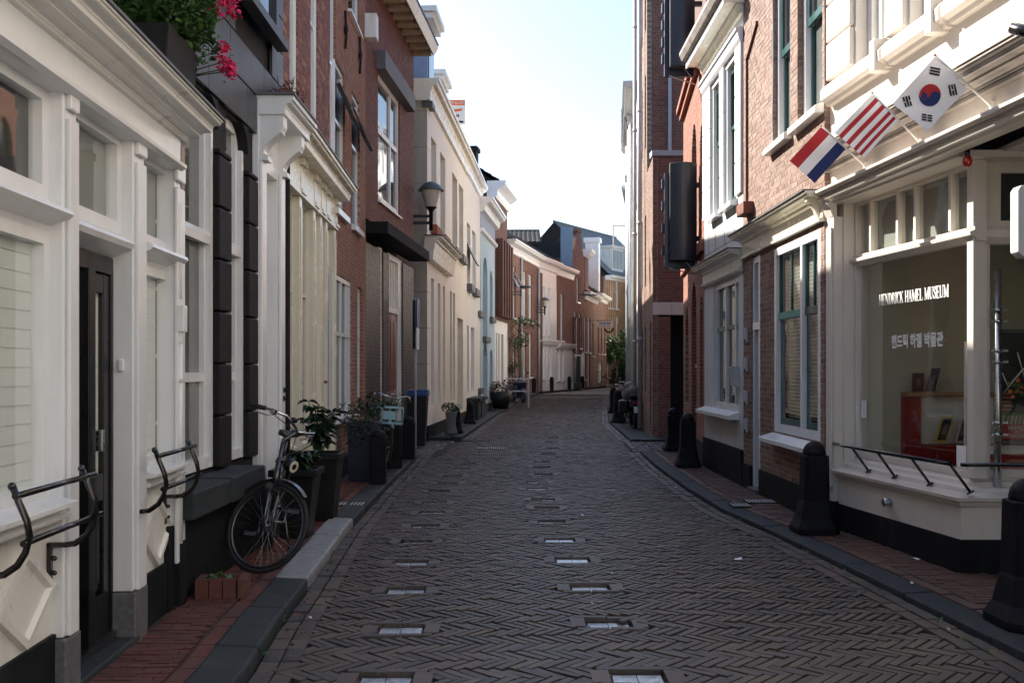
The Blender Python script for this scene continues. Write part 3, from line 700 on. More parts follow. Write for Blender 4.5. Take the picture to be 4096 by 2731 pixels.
# window guards
def guard(pa, pb, za, span):
    g_ = F.mb(); r = .013
    s0, s1 = pa, pb
    gm = F.mb(); gm.tube([(s0, .12, 1.075), (s1, .12, 1.075)], .013, 10); g1 = gm.build('window_guard', 'rail', h1)
    gm = F.mb(); gm.tube([(s0+.0, .15, .895), (s1+.0, .15, .895)], .013, 10); gm.build('rail', 'rail', g1)
    for q in (s0+.02, s1-.10):
        gm = F.mb(); pts = [(q, .09+.085*math.sin(t*math.pi*.95)**1.0, 1.10-.33*t) for t in [i/8 for i in range(9)]]
        pts = [(q, .105, 1.105), (q, .125, 1.05), (q, .155, .98), (q, .165, .92), (q, .15, .86), (q, .12, .81), (q, .07, .775), (q, .03, .77)]
        gm.tube(pts, .014, 8); gm.ellipsoid((q, .10, 1.11), (.017, .017, .017), 8, 6)
        gm.box(q-.012, q+.012, -.048, .04, .76, .782); gm.box(q-.012, q+.012, -.048, -.03, .60, .78)
        for z in (.71, .645): gm.ellipsoid((q, -.02, z), (.012, .014, .012), 8, 6)
        gm.build('bracket', 'rail', g1)
guard(F.s(60, .12), F.s(378, .12), 1, 1); guard(F.s(628, .12), F.s(782, .12), 1, 1); guard(F.s(60, .12)-1.2, F.s(60, .12)-.25, 1, 1)

# ---------------- house 2: dark clad house
F = Fac((-2.25, 6.05), (-2.25, 9.55), -1)
h2 = F.root('dark_clad_house', 'tall dark grey clad house with white arched windows beside the cream shop front')
S = F.s; ZT = 7.9
W1 = (S(783)-.35, S(867), .80, 3.60); W2 = (S(918), S(987), .80, 3.60); DB = S(1026)
UW = (7.9-6.05, 9.1-6.05, 4.62, 6.2)
m = F.mb(); sheet(m, 0, DB, 0, ZT, [W1, W2], d=-.03, rev=.1); sheet(m, DB, F.L, 3.8, ZT, [], d=-.03)
m.build('wall', 'darkstone', h2, recalc=False)
# lower clad: rusticated stones on the piers
def stones(a, b, z0, z1, hh, name='stone', d=.0, mat='darkstone'):
    z = z0
    while z < z1-.02:
        e = min(z+hh, z1); m = F.mb(); m.box(a+.004, b-.004, d-.035, d+.022, z+.008, e-.004); m.build(name, mat, h2, bevel=.012); z = e
stones(0.05, W1[0], .8, 3.3, .42); stones(W1[1]+.0, W2[0], .8, 3.25, .40); stones(W2[1], DB-.01, .8, 3.25, .40)
# arch heads with rounded corner
for a, b, c, e in (W1, W2):
    m = F.mb(); r = .22; pts = [(b, e-r), (b, e), (b-r, e)]+[(b-r+r*math.sin(t), e-r+r*math.cos(t)) for t in [i*math.pi/2/6 for i in range(0, 7)]][1:-1]
    V = [(x, -.035, z) for x, z in [(b, e), (b-r, e)]+[(b-r+r*math.sin(t), e-r+r*math.cos(t)) for t in [i*math.pi/2/6 for i in range(1, 6)]]+[(b, e-r)]]
    n = len(V); m.add([(x, -.13, z) for x, y, z in V]+[(x, .012, z) for x, y, z in V], [tuple(range(n)), tuple(range(n, 2*n))]+[(i, (i+1) % n, n+(i+1) % n, n+i) for i in range(n)]); m.build('arch_corner', 'darkstone', h2)
    o = win(h2, F, a, b, c+.02, e, rec=.1, fw=.075, frame='white', pane='panegrey', bars=(2.55, 1.5), d=.0, sash=None)
    m = F.mb(); m.box(a+.02, b, -.13, -.035, c+.02, c+.1); m.box(b-.05, b, -.1, -.03, c+.02, e-.2); m.build('jamb', 'white', h2)
    m = F.mb(); m.prism([(-.1, 2.5), (-.035, 2.5), (-.03, 2.56), (-.05, 2.6), (-.1, 2.6)], a+.02, b-.05); m.build('transom_bar', 'white', h2)
# base with ledge
m = F.mb(); m.box(0, DB+.04, -.3, .13, .06, .58); m.build('plinth', 'plinth', h2, bevel=.01)
m = F.mb(); m.box(S(778, .24), S(930, .25), -.1, .24, .60, .775); m.build('ledge', 'kerbdark', h2, bevel=.012)
m = F.mb(); m.box(S(930, .25)+.01, S(1062, .25), -.1, .25, .60, .785); m.build('ledge', 'kerbdark', h2, bevel=.012)
# upper boards
z = 3.62; row = 0
top_rows = []
while z < ZT-.05:
    e = min(z+.335, ZT); x = -.0; cut = [0.0, 1.15, 2.2, F.L] if row % 2 == 0 else [0.0, .62, 1.7, 2.75, F.L]
    for a, b in zip(cut, cut[1:]):
        segs = [(a, b)]
        if e > UW[2] and z < UW[3]:
            segs = [(p, q) for p, q in ((a, min(b, UW[0])), (max(a, UW[1]), b)) if q-p > .03]
        for p, q in segs:
            m = F.mb(); m.box(p+.004, q-.004, -.02, .012, z+.007, e-.007); m.build('cladding_panel', 'darkclad', h2, bevel=.004)
    z = e; row += 1
win(h2, F, UW[0], UW[1], UW[2], UW[3], rec=-.05, fw=.09, frame='darkclad', pane='pane', sill=True, sd=.16, st=.09)
m = F.mb(); m.prism([(0, 6.3), (.14, 6.24), (.14, 6.2), (0, 6.2)], UW[0]-.1, UW[1]+.1); m.build('hood', 'darkclad', h2)
body(h2, F, 0, F.L, ZT, 8, roof='tilesdark', rh=2.2)
m = F.mb(); cornice(m, 0, F.L, [(.0, ZT-.25), (.05, ZT-.2), (.2, ZT-.1), (.24, ZT)]); m.build('cornice', 'darkclad', h2)
m = F.mb(); m.tube([(.12, .05, 2.7), (.12, .05, 6.5)], .035, 8); m.build('downpipe', 'joint', h2)
# white door bay with bracketed canopy
m = F.mb(); sheet(m, DB, F.L-.06, 0, 3.8, [(DB+.26, F.L-.28, .2, 3.35)], d=.02, rev=.16, ends=0)
m.box(DB-.02, DB, -.1, .0199, .0, 3.8)
db = m.build('door_surround', 'white', h2, recalc=False)
m = F.mb(); m.box(DB+.01, DB+.17, .02, .05, .5, 3.42); m.box(F.L-.24, F.L-.08, .02, .05, .5, 3.42); m.build('pilaster', 'white', h2, bevel=.01)
m = F.mb(); m.box(DB+.26, F.L-.28, -.18, -.13, .2, 2.5); m.box(DB+.26, F.L-.28, -.15, -.09, 2.5, 2.58); m.box(DB+.26, F.L-.28, -.17, -.13, 2.58, 3.35)
m.box(DB+.31, F.L-.33, -.13, -.115, .4, 1.1); m.box(DB+.31, F.L-.33, -.13, -.115, 1.25, 2.35); dd = m.build('door', 'white', h2, bevel=.006)
m = F.mb(); m.box(DB+.24, F.L-.2, -.2, .1, .0, .2); m.build('doorstep', 'kerbdark', h2, bevel=.01)
m = F.mb()
for z in (1.28, 1.36): m.ellipsoid((F.L-.16, .055, z), (.022, .012, .03), 8, 6)
m.build('doorbell', 'ink', h2)
for a, b in ((DB+.0, DB+.15), (F.L-.22, F.L-.08)):
    m = F.mb(); pr = [(.02, 3.80), (.235, 3.80), (.235, 3.70), (.215, 3.66)]+[(.06+.155*(1-math.sin(t)), 3.46+.2*(1-math.cos(t))*0+.2*math.cos(t)*0+.19*(1-t/(math.pi/2))) for t in [i*math.pi/2/6 for i in range(7)]]+[(.10, 3.44), (.10, 3.40), (.02, 3.40)]
    m.prism(pr, a, b); m.build('bracket', 'white', h2)
m = F.mb(); cornice(m, DB-.02, F.L+.06, [(.235, 3.80), (.255, 3.802), (.255, 3.86)]+ogee(.26, .31, 3.865, 3.92, 5)+[(.33, 3.925), (.33, 3.965)], base=-.02); m.build('canopy', 'white', h2)
m = F.mb(); m.box(DB-.05, F.L+.06, -.02, .345, 3.967, 3.985); m.build('roof_edge', 'lead', h2)

# ---------------- house 3: cream shop front under dark brick
F = Fac((-2.25, 9.55), (-2.36, 13.05), -1)
h3 = F.root('cream_shopfront_house', 'dark red brick house above a cream pilastered shop front')
S = F.s; ZT = 7.7
m = F.mb(); m.tube([(.06, .03, .1), (.06, .03, 3.75)], .035, 8); m.build('downpipe', 'joint', h3)
pils = [(S(1158), S(1158)+.14)]+[(S(p)-.17, S(p)) for p in (1209, 1263, 1290, 1311, 1344)]
last = 0.12
m = F.mb(); m.box(0, F.L, -.4, -.16, 0, 3.6); m.build('shopfront_back', 'cream', h3)
for a, b in [(0.10, pils[0][0])]+pils:
    pass
for i, px_ in enumerate((1209, 1263, 1290, 1311, 1344)):
    b = S(px_); a = b-.15
    m = F.mb(); m.box(a, b, -.16, 0, .35, 3.42); m.box(a+.03, b-.03, 0, .012, .5, 3.3); m.build('pilaster', 'cream', h3, bevel=.006)
    m = F.mb(); m.box(a-.03, b+.03, -.16, .03, 3.42, 3.45); m.box(a-.045, b+.045, -.16, .045, 3.45, 3.50); m.box(a-.015, b+.015, -.16, .02, 3.50, 3.75); m.box(a-.05, b+.05, -.16, .06, 3.75, 3.82); m.build('capital', 'cream', h3, bevel=.006)
    m = F.mb(); m.box(a-.01, b+.01, -.16, .012, 0.05, .35); m.build('pilaster_base', 'cream', h3)
prev = .12
for px_, kind_ in zip((1209, 1263, 1290, 1311, 1344), ('w', 'w', 'd', 'w', 'w')):
    a = prev; b = S(px_)-.15
    if b-a > .06:
        m = F.mb(); m.box(a, b, -.16, .03, 3.42, 3.48); m.box(a, b, -.16, .01, 3.48, 3.82); m.build('frieze', 'cream', h3)
        if kind_ == 'w':
            m = F.mb(); m.box(a, b, -.16, -.04, .05, .75); m.build('panel', 'cream', h3)
            win(h3, F, a, b, .75, 3.42, rec=.1, fw=.035, frame='cream', pane='pane', bars=(2.4,), sill=True, sd=-.0)
        else:
            m = F.mb(); m.box(a, b, -.16, -.1, .15, 2.4); m.box(a, b, -.16, -.12, 2.4, 3.42); m.build('door', 'cream', h3)
    prev = S(px_)
m = F.mb(); m.ellipsoid((S(1293), .03, F.z(1293, 1527)), (.02, .025, .02)); m.build('door_knob', 'terracotta', h3)
m = F.mb(); cornice(m, -.02, F.L+.12, [(.06, 3.82), (.17, 3.825), (.18, 3.88)]+ogee(.185, .25, 3.885, 3.95, 6)+[(.27, 3.955), (.275, 3.99)], base=-.1); m.build('cornice', 'cream', h3)
m = F.mb(); m.box(-.02, F.L+.14, -.15, .29, 3.992, 4.008); m.build('roof_edge', 'lead', h3)
wins = [(S(1158), S(1190), 4.15, 6.9), (S(1242), S(1270), 4.15, 6.9), (S(1319), S(1345), 4.15, 6.9)]
brick_wall(h3, F, 0, F.L, 4.02, ZT, wins, 'br_h3', 'mortar', 300)
for a, b, c, e in wins:
    win(h3, F, a, b, c, e, rec=.06, fw=.05, frame='white', pane='pane', bars=(5.6,))
    m = F.mb(); m.box(b-.02, b-.001, -.12, -.015, c, e); m.build('jamb', 'white', h3)
m = F.mb(); m.prism([(0, 4.0), (.1, 4.0), (.12, 4.05), (0.0, 4.09)], .0, F.L+.1); m.build('ledge', 'oldwhite', h3)
body(h3, F, 0, F.L, ZT, 8, roof='tilesdark')

# ---------------- house 4: weathered red brick
F = Fac((-2.36, 13.07), (-2.40, 16.0), -1)
h4 = F.root('red_brick_house', 'weathered red brick house with black open window flaps above a white window')
S = F.s; ZT = 7.8
g1 = (S(1352)-.35, S(1405), .92, 2.84); g2 = (S(1430), S(1450), .75, 2.84); g3 = (S(1469), S(1485), .1, 2.84)
u1 = (S(1352)-.3, S(1380), 3.72, 5.72); u2 = (S(1411)-.1, S(1439), 3.72, 5.72); u3 = (S(1392), S(1436), 6.78, 7.6)
hol = [g1, g2, g3, u1, u2, u3]
brick_wall(h4, F, 0, F.L, .35, ZT, hol, 'br_h4', 'mortar', 300)
m = F.mb(); m.box(0, F.L, -.2, .015, 0, .35); m.build('plinth', 'plinth', h4)
win(h4, F, *g1, rec=.04, fw=.06, frame='white', pane='pane', mull=((g1[0]+g1[1])/2, g1[1]-.28), bars=(2.05,), sill=True, sd=.08, st=.08)
win(h4, F, *g2, rec=.07, fw=.05, frame='white', pane='pane', bars=(2.05,), sill=True, st=.06)
m = F.mb(); m.box(g3[0], g3[1], -.12, -.07, .1, 2.05); m.box(g3[0], g3[1], -.1, -.03, 2.05, 2.12); m.box(g3[0], g3[1], -.11, -.08, 2.12, 2.84); m.build('door', 'white', h4)
for a, b, c, e in (u1, u2):
    o = win(h4, F, a, b, c, e, rec=.06, fw=.055, frame='white', pane='pane', bars=(4.95,), sill=True, sd=.07, st=.09)
    m = F.mb(); t = .46; a = max(a, S(1350)); V = [(a, -.02, e-.3), (b-.02, -.02, e-.3), (b-.02, .17, e-.3-.45), (a, .17, e-.3-.45)]
    V2 = [(x, y+.05, z+.03) for x, y, z in V]; m.add(V+V2, BOXF); m.build('window_flap', 'pane', o)
win(h4, F, *u3, rec=.05, fw=.05, frame='white', pane='pane', sill=True)
for px_, ya, yb in ((1376, 45, 195), (1434, 150, 295)):
    m = F.mb(); q = S(px_); za, zb = F.z(px_, yb), F.z(px_, ya)
    m.tube([(q, .02, za), (q+.01, .03, za+(zb-za)*.3), (q-.01, .03, za+(zb-za)*.6), (q, .02, zb)], .018, 6); m.ellipsoid((q, .03, (za+zb)/2), (.05, .03, .09), 8, 6); m.build('wall_anchor', 'joint', h4)
m = F.mb(); q = S(1462); m.box(q-.14, q+.1, .0, .2, 6.95, 7.35); m.build('hopper_box', 'oldwhite', h4, bevel=.01)
body(h4, F, 0, F.L, ZT, 8, roof='tilesred')
m = F.mb(); cornice(m, 0, F.L, [(0, ZT), (.12, ZT+.02), (.16, ZT+.1)]); m.build('cornice', 'oldwhite', h4)

# ---------------- house 5: dark brick with big window and black canopy
F = Fac((-2.40, 16.0), (-2.05, 20.35), -1)
h5 = F.root('dark_brick_house', 'dark brick house with a large upper window and black canopy over the red door')
S = F.s; ZT = 8.2
bw = (S(1512), S(1598), F.z(1515, 800), 6.72)
brick_wall(h5, F, 0, F.L, 4.05, ZT, [bw], 'br_h5', 'mortardark', 300)
cut = S(1512)
m = F.mb(); lz = 6.74; m.box(S(1506), S(1630), -.05, .16, lz, lz+.33); m.build('lintel', 'stonefoot', h5, bevel=.01)
o = win(h5, F, *bw, rec=.05, fw=.1, frame='oldwhite', pane='sky_pane', bars=(5.75,), mull=(bw[0]+(bw[1]-bw[0])*.62,), sill=True, sd=.05)
m = F.mb(); m.box(S(1473), F.L+.0, -.1, .33, 3.82, 4.02); m.build('canopy', 'joint', h5, bevel=.012)
# ground storey: black brick piers, white infill, red door
dw = (S(1556), S(1612), .1, 3.72); sw = (S(1522), S(1534), .1, 3.72)
brick_wall(h5, F, 0, F.L, .1, 3.72, [dw, sw], 'br_dark', 'mortardark', 200)
m = F.mb(); x0, x1 = dw[0], dw[1]; rz = 2.62
m.box(x0, x0+.06, -.1, -.03, .1, 3.7); m.box(x1-.34, x1, -.1, -.03, .1, 3.7); m.box(x0+.06, x1-.34, -.1, -.02, rz, rz+.1); m.box(x0+.06, x1-.34, -.1, -.02, 3.6, 3.7)
fr_ = m.build('door_frame', 'oldwhite', h5)
m = F.mb(); m.box(x0+.06, x1-.34, -.09, -.07, rz+.1, 3.6)
k = x0+.1
while k < x1-.38: m.box(k, k+.025, -.07, -.05, rz+.1, 3.6); k += .16
m.build('louvre_panel', 'oldwhite', h5)
m = F.mb(); m.box(x0+.06, x1-.34, -.1, -.06, .12, rz)
for k in range(3): a = x0+.1+k*(x1-.34-x0-.1)/3; m.box(a, a+(x1-.5-x0)/3-.05, -.06, -.05, .3, rz-.15)
m.build('door', 'redpaint', h5, bevel=.005)
m = F.mb(); m.box(sw[0], sw[1], -.09, -.03, .1, 3.72); m.build('post', 'oldwhite', h5)
m = F.mb(); m.box(0, F.L, -.2, .02, 0, .1); m.build('plinth', 'plinth', h5)
body(h5, F, 0, F.L, ZT, 8, roof='tilesdark', rh=2.4)
# eaves
m = F.mb(); m.box(-.1, F.L+.05, -.1, .40, ZT+.02, ZT+.05); m.build('soffit', 'wood', h5)
k = 0.1
while k < F.L:
    m = F.mb(); m.box(k, k+.09, .0, .37, ZT-.1, ZT+.018); m.build('rafter', 'wood', h5); k += .42
m = F.mb(); m.prism([(.38, ZT-.06), (.42, ZT-.08), (.5, ZT+.06), (.5, ZT+.12), (.38, ZT+.1)], -.12, F.L+.07); m.build('gutter', 'oldwhite', h5)
m = F.mb(); m.box(-.12, F.L+.07, .0, .52, ZT+.121, ZT+.145); m.build('roof_edge', 'lead', h5)
# ---------------- house 6: cream corner house
F = Fac((-1.83, 21.05), (-1.36, 29.0), -1)
h6 = F.root('cream_house', 'long cream stucco house with a moulded shop canopy, next to the wall lamp')
S = F.s; ZT = 7.45
u = []
for a, b, pt, pb in ((1724, 1745, 525, 914), (1761, 1781, 0, 0), (1809, 1829, 0, 0), (1836, 1853, 0, 0)):
    u.append((S(a), S(b), 4.78, 6.75))
lw = []
for a, b in ((1722, 1736), (1752, 1762), (1772, 1780), (1800, 1808), (1812, 1820)): lw.append((S(a), S(b), 0.75, 3.6))
lw.append((S(1830), S(1852), .4, 3.0))
m = F.mb(); sheet(m, 0, F.L, 0.35, ZT, u+lw, d=0, rev=.18, ends=.36); m.build('wall', 'creamwall', h6, recalc=False)
m = F.mb(); m.box(.0, .6, -1.0, -.001, .35, ZT) ; m.box(0, .01, -8, -.002, .35, ZT); m.build('side_wall', 'creamwall', h6)
for z in np.arange(.9, 7.2, .78):
    m = F.mb(); m.box(.0, .45, .001, .004, z, z+.012, 0); m.box(-.003, .0, -.36, .0, z, z+.012, 0); m.build('joint', 'leadbrown', h6)
for a in u: win(h6, F, *a, rec=.15, frame='cream', pane='pane', mull=(), bars=(5.9,))
for a in lw: win(h6, F, *a, rec=.15, frame='cream', pane='pane', bars=(2.6,))
for a in u:
    m = F.mb(); m.box(a[0]-.05, a[1]+.05, -.02, .14, 4.58, 4.78); m.build('sill', 'terracotta' if a is u[0] or a is u[1] else 'lead', h6, bevel=.01)
m = F.mb(); m.box(0, F.L, -.3, .03, 0, .35); m.build('plinth', 'plinth', h6)
e = S(1833, .25)
m = F.mb(); cornice(m, -.12, e, [(.06, 3.92), (.14, 3.93), (.16, 4.12), (.162, 4.13), (.19, 4.30), (.2, 4.31), (.22, 4.33)]+ogee(.22, .33, 4.34, 4.43, 5)+[(.35, 4.44)], base=-.05); m.build('shop_canopy', 'cream', h6)
m = F.mb(); m.box(-.15, e+.03, -.05, .37, 4.442, 4.46); m.build('canopy_roof', 'lead', h6)
m = F.mb(); cornice(m, -.12, F.L+.06, [(.02, ZT-.1), (.07, ZT-.08), (.09, ZT+.1), (.1, ZT+.11)]+ogee(.11, .24, ZT+.13, ZT+.3, 6)+[(.27, ZT+.31), (.28, ZT+.37)], base=-.3); m.build('cornice', 'cream', h6)
m = F.mb(); m.box(-.05, .4, -.1, .12, ZT-.22, ZT-.1); m.build('bracket', 'lead', h6)
body(h6, F, .02, F.L, ZT+.2, 8, roof='tilesdark', rh=1.6)
# dormers on it
for px_, q0, hh, lab in ((0, .9, 9.7, 1), (0, 4.2, 9.3, 2)):
    fo = .22 if lab == 1 else 0.
    m = F.mb(); m.box(q0, q0+1.1, -2.6, -.35+fo, ZT+.2, hh-.25, 0); dm = m.build('dormer', 'bluedark', h6)
    m = F.mb(); m.box(q0-.1, q0+1.2, -2.6, -.2+fo, hh-.25, hh-.12); m.box(q0-.17, q0+1.27, -2.6, -.12+fo, hh-.12, hh); m.build('dormer_cornice', 'oldwhite', dm)
    m = F.mb(); m.box(q0+.15, q0+.95, -.36+fo, -.33+fo, ZT+.4, hh-.35); m.build('pane', 'pane', dm)

# ---------------- house 6b: white section
F = Fac((-1.36, 29.02), (-1.1, 33.5), -1)
h7 = F.root('off_white_house', 'off white stucco house between the cream house and the pale blue house')
S = F.s; ZT = 7.45
u = [(S(1868), S(1881), 4.15, 6.0), (S(1889), S(1903), 4.15, 6.0)]; lw = [(S(1868), S(1876), .9, 2.9), (S(1884), S(1897), .9, 2.9)]
m = F.mb(); sheet(m, 0, F.L, .35, ZT, u+lw, rev=.18); m.build('wall', 'whitewall', h7, recalc=False)
for a in u+lw: win(h7, F, *a, rec=.15, frame='white', pane='pane', bars=((a[2]+a[3])/2,))
for a in u:
    m = F.mb(); m.box(a[0]-.05, a[1]+.05, -.02, .16, 3.93, 4.15); m.build('sill', 'lead', h7, bevel=.01)
m = F.mb(); a = u[0]; V = [(a[0], -.05, 5.4), (a[1], -.05, 5.4), (a[1], .25, 4.75), (a[0], .25, 4.75)]; m.add(V+[(x, y+.03, z+.02) for x, y, z in V], BOXF); m.build('window_flap', 'pane', h7)
for a in lw:
    m = F.mb(); m.box(a[0]-.1, a[1]+.15, -.05, .35, .0, .62); m.box(a[0]-.15, a[1]+.2, -.05, .42, .62, .72); m.build('window_box', 'kerbdark', h7, bevel=.01)
m = F.mb(); m.box(0, F.L, -.3, .03, 0, .35); m.build('plinth', 'plinth', h7)
m = F.mb(); cornice(m, 0, F.L+.05, [(.02, ZT-.05), (.07, ZT), (.09, ZT+.1)]+ogee(.11, .24, ZT+.13, ZT+.3, 6)+[(.28, ZT+.31), (.28, ZT+.37)], base=-.3); m.build('cornice', 'white', h7)
body(h7, F, 0, F.L, ZT+.2, 8, roof='tilesdark', rh=2)

# ---------------- house 7: pale blue
F = Fac((-1.1, 33.5), (-.67, 38.0), -1)
h8 = F.root('pale_blue_house', 'pale blue stucco house with narrow round-arched windows')
S = F.s; ZT = 6.3
def arch(cx, hw, z0, z1, n=10):
    return (cx, hw, z0, z1)
A_ = [(1916, 6.5, 3.55, 5.55), (1941, 9, 2.75, 5.6), (1965, 6, 3.55, 5.3), (1941, 9, .35, 2.55), (1916, 6, .95, 2.45), (1965, 6, .95, 2.35)]
arcs = []
for c_, hwp, z0, z1 in A_:
    a, b = S(c_-hwp), S(c_+hwp); arcs.append(((a+b)/2, (b-a)/2, z0, z1))
m = F.mb(); hol = [(c_-hw, c_+hw, z0, z1) for c_, hw, z0, z1 in arcs]
sheet(m, 0, F.L, .35, ZT, hol, rev=.16)
for c_, hw, z0, z1 in arcs:                       # spandrels round the arch head
    zs = z1-hw
    for sgn in (-1, 1):
        pts = [(c_+sgn*hw, z1), (c_, z1)]+[(c_+sgn*hw*math.sin(t), zs+hw*math.cos(t)) for t in [i*math.pi/2/6 for i in range(1, 7)]]
        V = [(x, 0., z) for x, z in pts]; m.quad(V); 
        for p, q in zip(pts[1:], pts[2:]): m.quad([(p[0], 0, p[1]), (q[0], 0, q[1]), (q[0], -.16, q[1]), (p[0], -.16, p[1])])
m.build('wall', 'bluewall', h8, recalc=False)
for (c_, hw, z0, z1) in arcs:
    m = F.mb(); m.quad([(c_-hw, -.155, z0), (c_+hw, -.155, z0), (c_+hw, -.155, z1), (c_-hw, -.155, z1)]); o = m.build('window', 'bluedark', h8, recalc=False)
    if z0 > .5: m = F.mb(); m.box(c_-hw-.08, c_+hw+.08, -.02, .13, z0-.2, z0); m.build('sill', 'lead', o, bevel=.01)
m = F.mb(); m.box(0, F.L, -.3, .03, 0, .35); m.build('plinth', 'kerbdark', h8)
m = F.mb(); m.box(0, F.L, -.3, .01, ZT+.15, 7.05); m.build('frieze', 'bluedark', h8)
m = F.mb(); cornice(m, -.0, F.L+.05, [(.02, ZT), (.1, ZT+.04), (.12, ZT+.15)], base=-.2); m.build('moulding', 'white', h8)
m = F.mb(); cornice(m, -.0, F.L+.1, [(.02, 7.0), (.16, 7.06), (.18, 7.15)]+ogee(.2, .4, 7.2, 7.42, 6)+[(.45, 7.44), (.45, 7.52)], base=-.3); m.build('cornice', 'white', h8)
body(h8, F, 0, F.L, 7.2, 8, roof='tilesdark', rh=2.2)

# ---------------- house 8: white below, brown shutters above
F = Fac((-.67, 38.02), (-.2, 41.4), -1, z0=float(hgt(39.5)))
h9 = F.root('brown_topped_house', 'narrow house with a white lower wall and dark brown ribbed brick above')
S = F.s
m = F.mb(); lw = [(S(1984), S(1989), .7, 2.9), (S(1993), S(1998), .7, 2.9), (S(2004), S(2014), .1, 2.9)]
sheet(m, 0, F.L, -.1, 3.5, lw, rev=.15); m.build('wall', 'whitewall', h9, recalc=False)
for a in lw: win(h9, F, *a, rec=.12, fw=.04, frame='oldwhite', pane='pane')
m = F.mb(); m.box(0, F.L, -.3, .0, 3.5, 8.85); m.box(-.0, F.L, -.05, .05, 3.42, 3.52); m.build('upper_wall', 'brownbrickfar', h9)
for k in range(5):
    m = F.mb(); q = .25+k*.68; m.box(q, q+.28, 0, .28, 3.55, 6.6); m.build('brick_fin', 'brownbrickfar', h9)
m = F.mb(); cornice(m, -.1, F.L+.1, [(.05, 8.15), (.1, 8.25), (.12, 8.45), (.3, 8.55), (.42, 8.65), (.45, 8.8)], base=-.3); m.build('cornice', 'white', h9)
body(h9, F, 0, F.L, 8.65, 8)
LATE_ROOF = (h9, F)
m = F.mb(); m.box(.4, .9, -1.3, -.8, 8.8, 10.3); m.box(.33, .97, -1.37, -.73, 10.1, 10.25); m.build('chimney', 'joint', h9)

# ---------------- far left houses
def farhouse(A, B, name, label, wall, E, wins, roof='tilesdark', rh=2.2, corn=.5, z0=.45, side=-1, frame='white', pane='panewhite', depth=8, cat='house', cmat='white', low=None, rec=.1):
    F = Fac(A, B, side, z0); h = F.root(name, label, cat)
    m = F.mb(); hs = [w_[:4] for w_ in wins if w_[1]-w_[0] > .05]; sheet(m, 0, F.L, low[1] if low else -.5, E, [q_ for q_ in hs if not low or q_[3] > low[1]], rev=rec+.05); m.build('wall', wall, h, recalc=False)
    if low: m = F.mb(); sheet(m, 0, F.L, -.5, low[1], [q_ for q_ in hs if q_[3] <= low[1]], rev=rec+.05); m.build('lower_wall', low[0], h, recalc=False)
    for w_ in wins:
        if w_[1]-w_[0] <= .05: continue
        o = win(h, F, *w_[:4], rec=rec, fw=.11, frame=frame, pane=w_[4] if len(w_) > 4 else pane, bars=((w_[2]*.4+w_[3]*.6),), sill=w_[2] > .4, st=.1, sd=.08)
    if corn:
        m = F.mb(); cornice(m, -.03, F.L+.03, [(.02, E-corn), (.06, E-corn+.03), (.08, E-.3)]+ogee(.1, .35, E-.27, E-.06, 5)+[(.4, E-.05), (.4, E+.03)], base=-.2); m.build('cornice', cmat, h)
    body(h, F, 0, F.L, E, depth, roof=None)
    if roof: tiles(h, F, 0, F.L, E+.03, depth/2, rh, roof)
    return h, F
def tiles(h, F, s0, s1, E, run, rise, mat, d0=.15, pitch=.26, name='roof'):
    """pantiles: rolls along the slope, stepped courses"""
    L = math.hypot(run, rise); nr = int(L/.34); nc = max(1, int((s1-s0)/pitch)); dx = (s1-s0)/nc
    V = []; Fq = []; sub = 3
    for r in range(nr):
        for end in (0, 1):
            t = (r+end)/nr; lift = .035 if end == 0 else .0
            for c_ in range(nc*sub+1):
                ph = (c_ % sub)/sub; hgt_ = .045*math.sin(math.pi*ph)
                V.append((s0+c_*dx/sub, F.sg*(d0-t*(run+d0)), E+rise*t+hgt_+lift))
    W_ = nc*sub+1
    for r in range(nr):
        for c_ in range(nc*sub):
            a = r*2*W_+c_; Fq.append((a, a+1, a+W_+1, a+W_))
            if r: b = (r*2-1)*W_+c_; Fq.append((b, b+1, a+1, a))
    me = bpy.data.meshes.new('roof_tiles'); me.from_pydata(V, [], Fq); me.materials.append(M[mat]); o = bpy.data.objects.new('roof_tiles', me); link(o, h); o['kind'] = 'stuff'
    m = F.mb(); m.prism([(0, E-.05), (-run, E+rise-.05), (-2*run, E-.05)], s0, s1); m.build('roof', 'joint', h)
    m = F.mb(); m.tube([(s0, -run, E+rise+.03), (s1, -run, E+rise+.03)], .09, 8); m.build('ridge', mat, h)
tiles(LATE_ROOF[0], LATE_ROOF[1], 0, LATE_ROOF[1].L, 8.83, 3.5, 2.3, 'tilesdark')
F = Fac((-.2, 41.4), (1.27, 48), -1, .45)
S = F.s
def pw_(F, lst): return [(F.s(a), F.s(b), c, e) for a, b, c, e in lst]
wins = pw_(F, [(2031, 2042, 3.4, 5.65), (2052, 2063, 3.4, 5.65), (2093, 2106, 3.4, 5.65), (2115, 2129, 3.4, 5.65), (2031, 2040, .2, 2.5), (2052, 2062, .8, 2.5), (2094, 2105, .1, 2.9), (2116, 2128, .8, 2.9)])
h10, F10 = farhouse((-.2, 41.4), (1.27, 48), 'long_red_brick_house', 'long red brick house with white cornice and black tiled roof behind the street tree', 'redbrickfar', 6.65, wins, rh=2.2)
m = F10.mb(); q = F10.s(2081); m.tube([(q, .06, 0), (q, .06, 6.2)], .05, 8); m.build('downpipe', 'zinc', h10)
for i in (0, 1):
    a = wins[i]; m = F10.mb(); V = [(a[0], 0, a[3]-.3), (a[1], 0, a[3]-.3), (a[1], .4, a[3]-1.0), (a[0], .4, a[3]-1.0)]; m.add(V+[(x, y+.03, z+.02) for x, y, z in V], BOXF); m.build('window_flap', 'sky_pane', h10)
m = F10.mb(); m.box(3.2, 3.9, -4.6, -3.9, 9.0, 10.5); m.box(3.1, 4.0, -4.7, -3.8, 10.3, 10.45); m.build('chimney', 'brownbrickfar', h10)
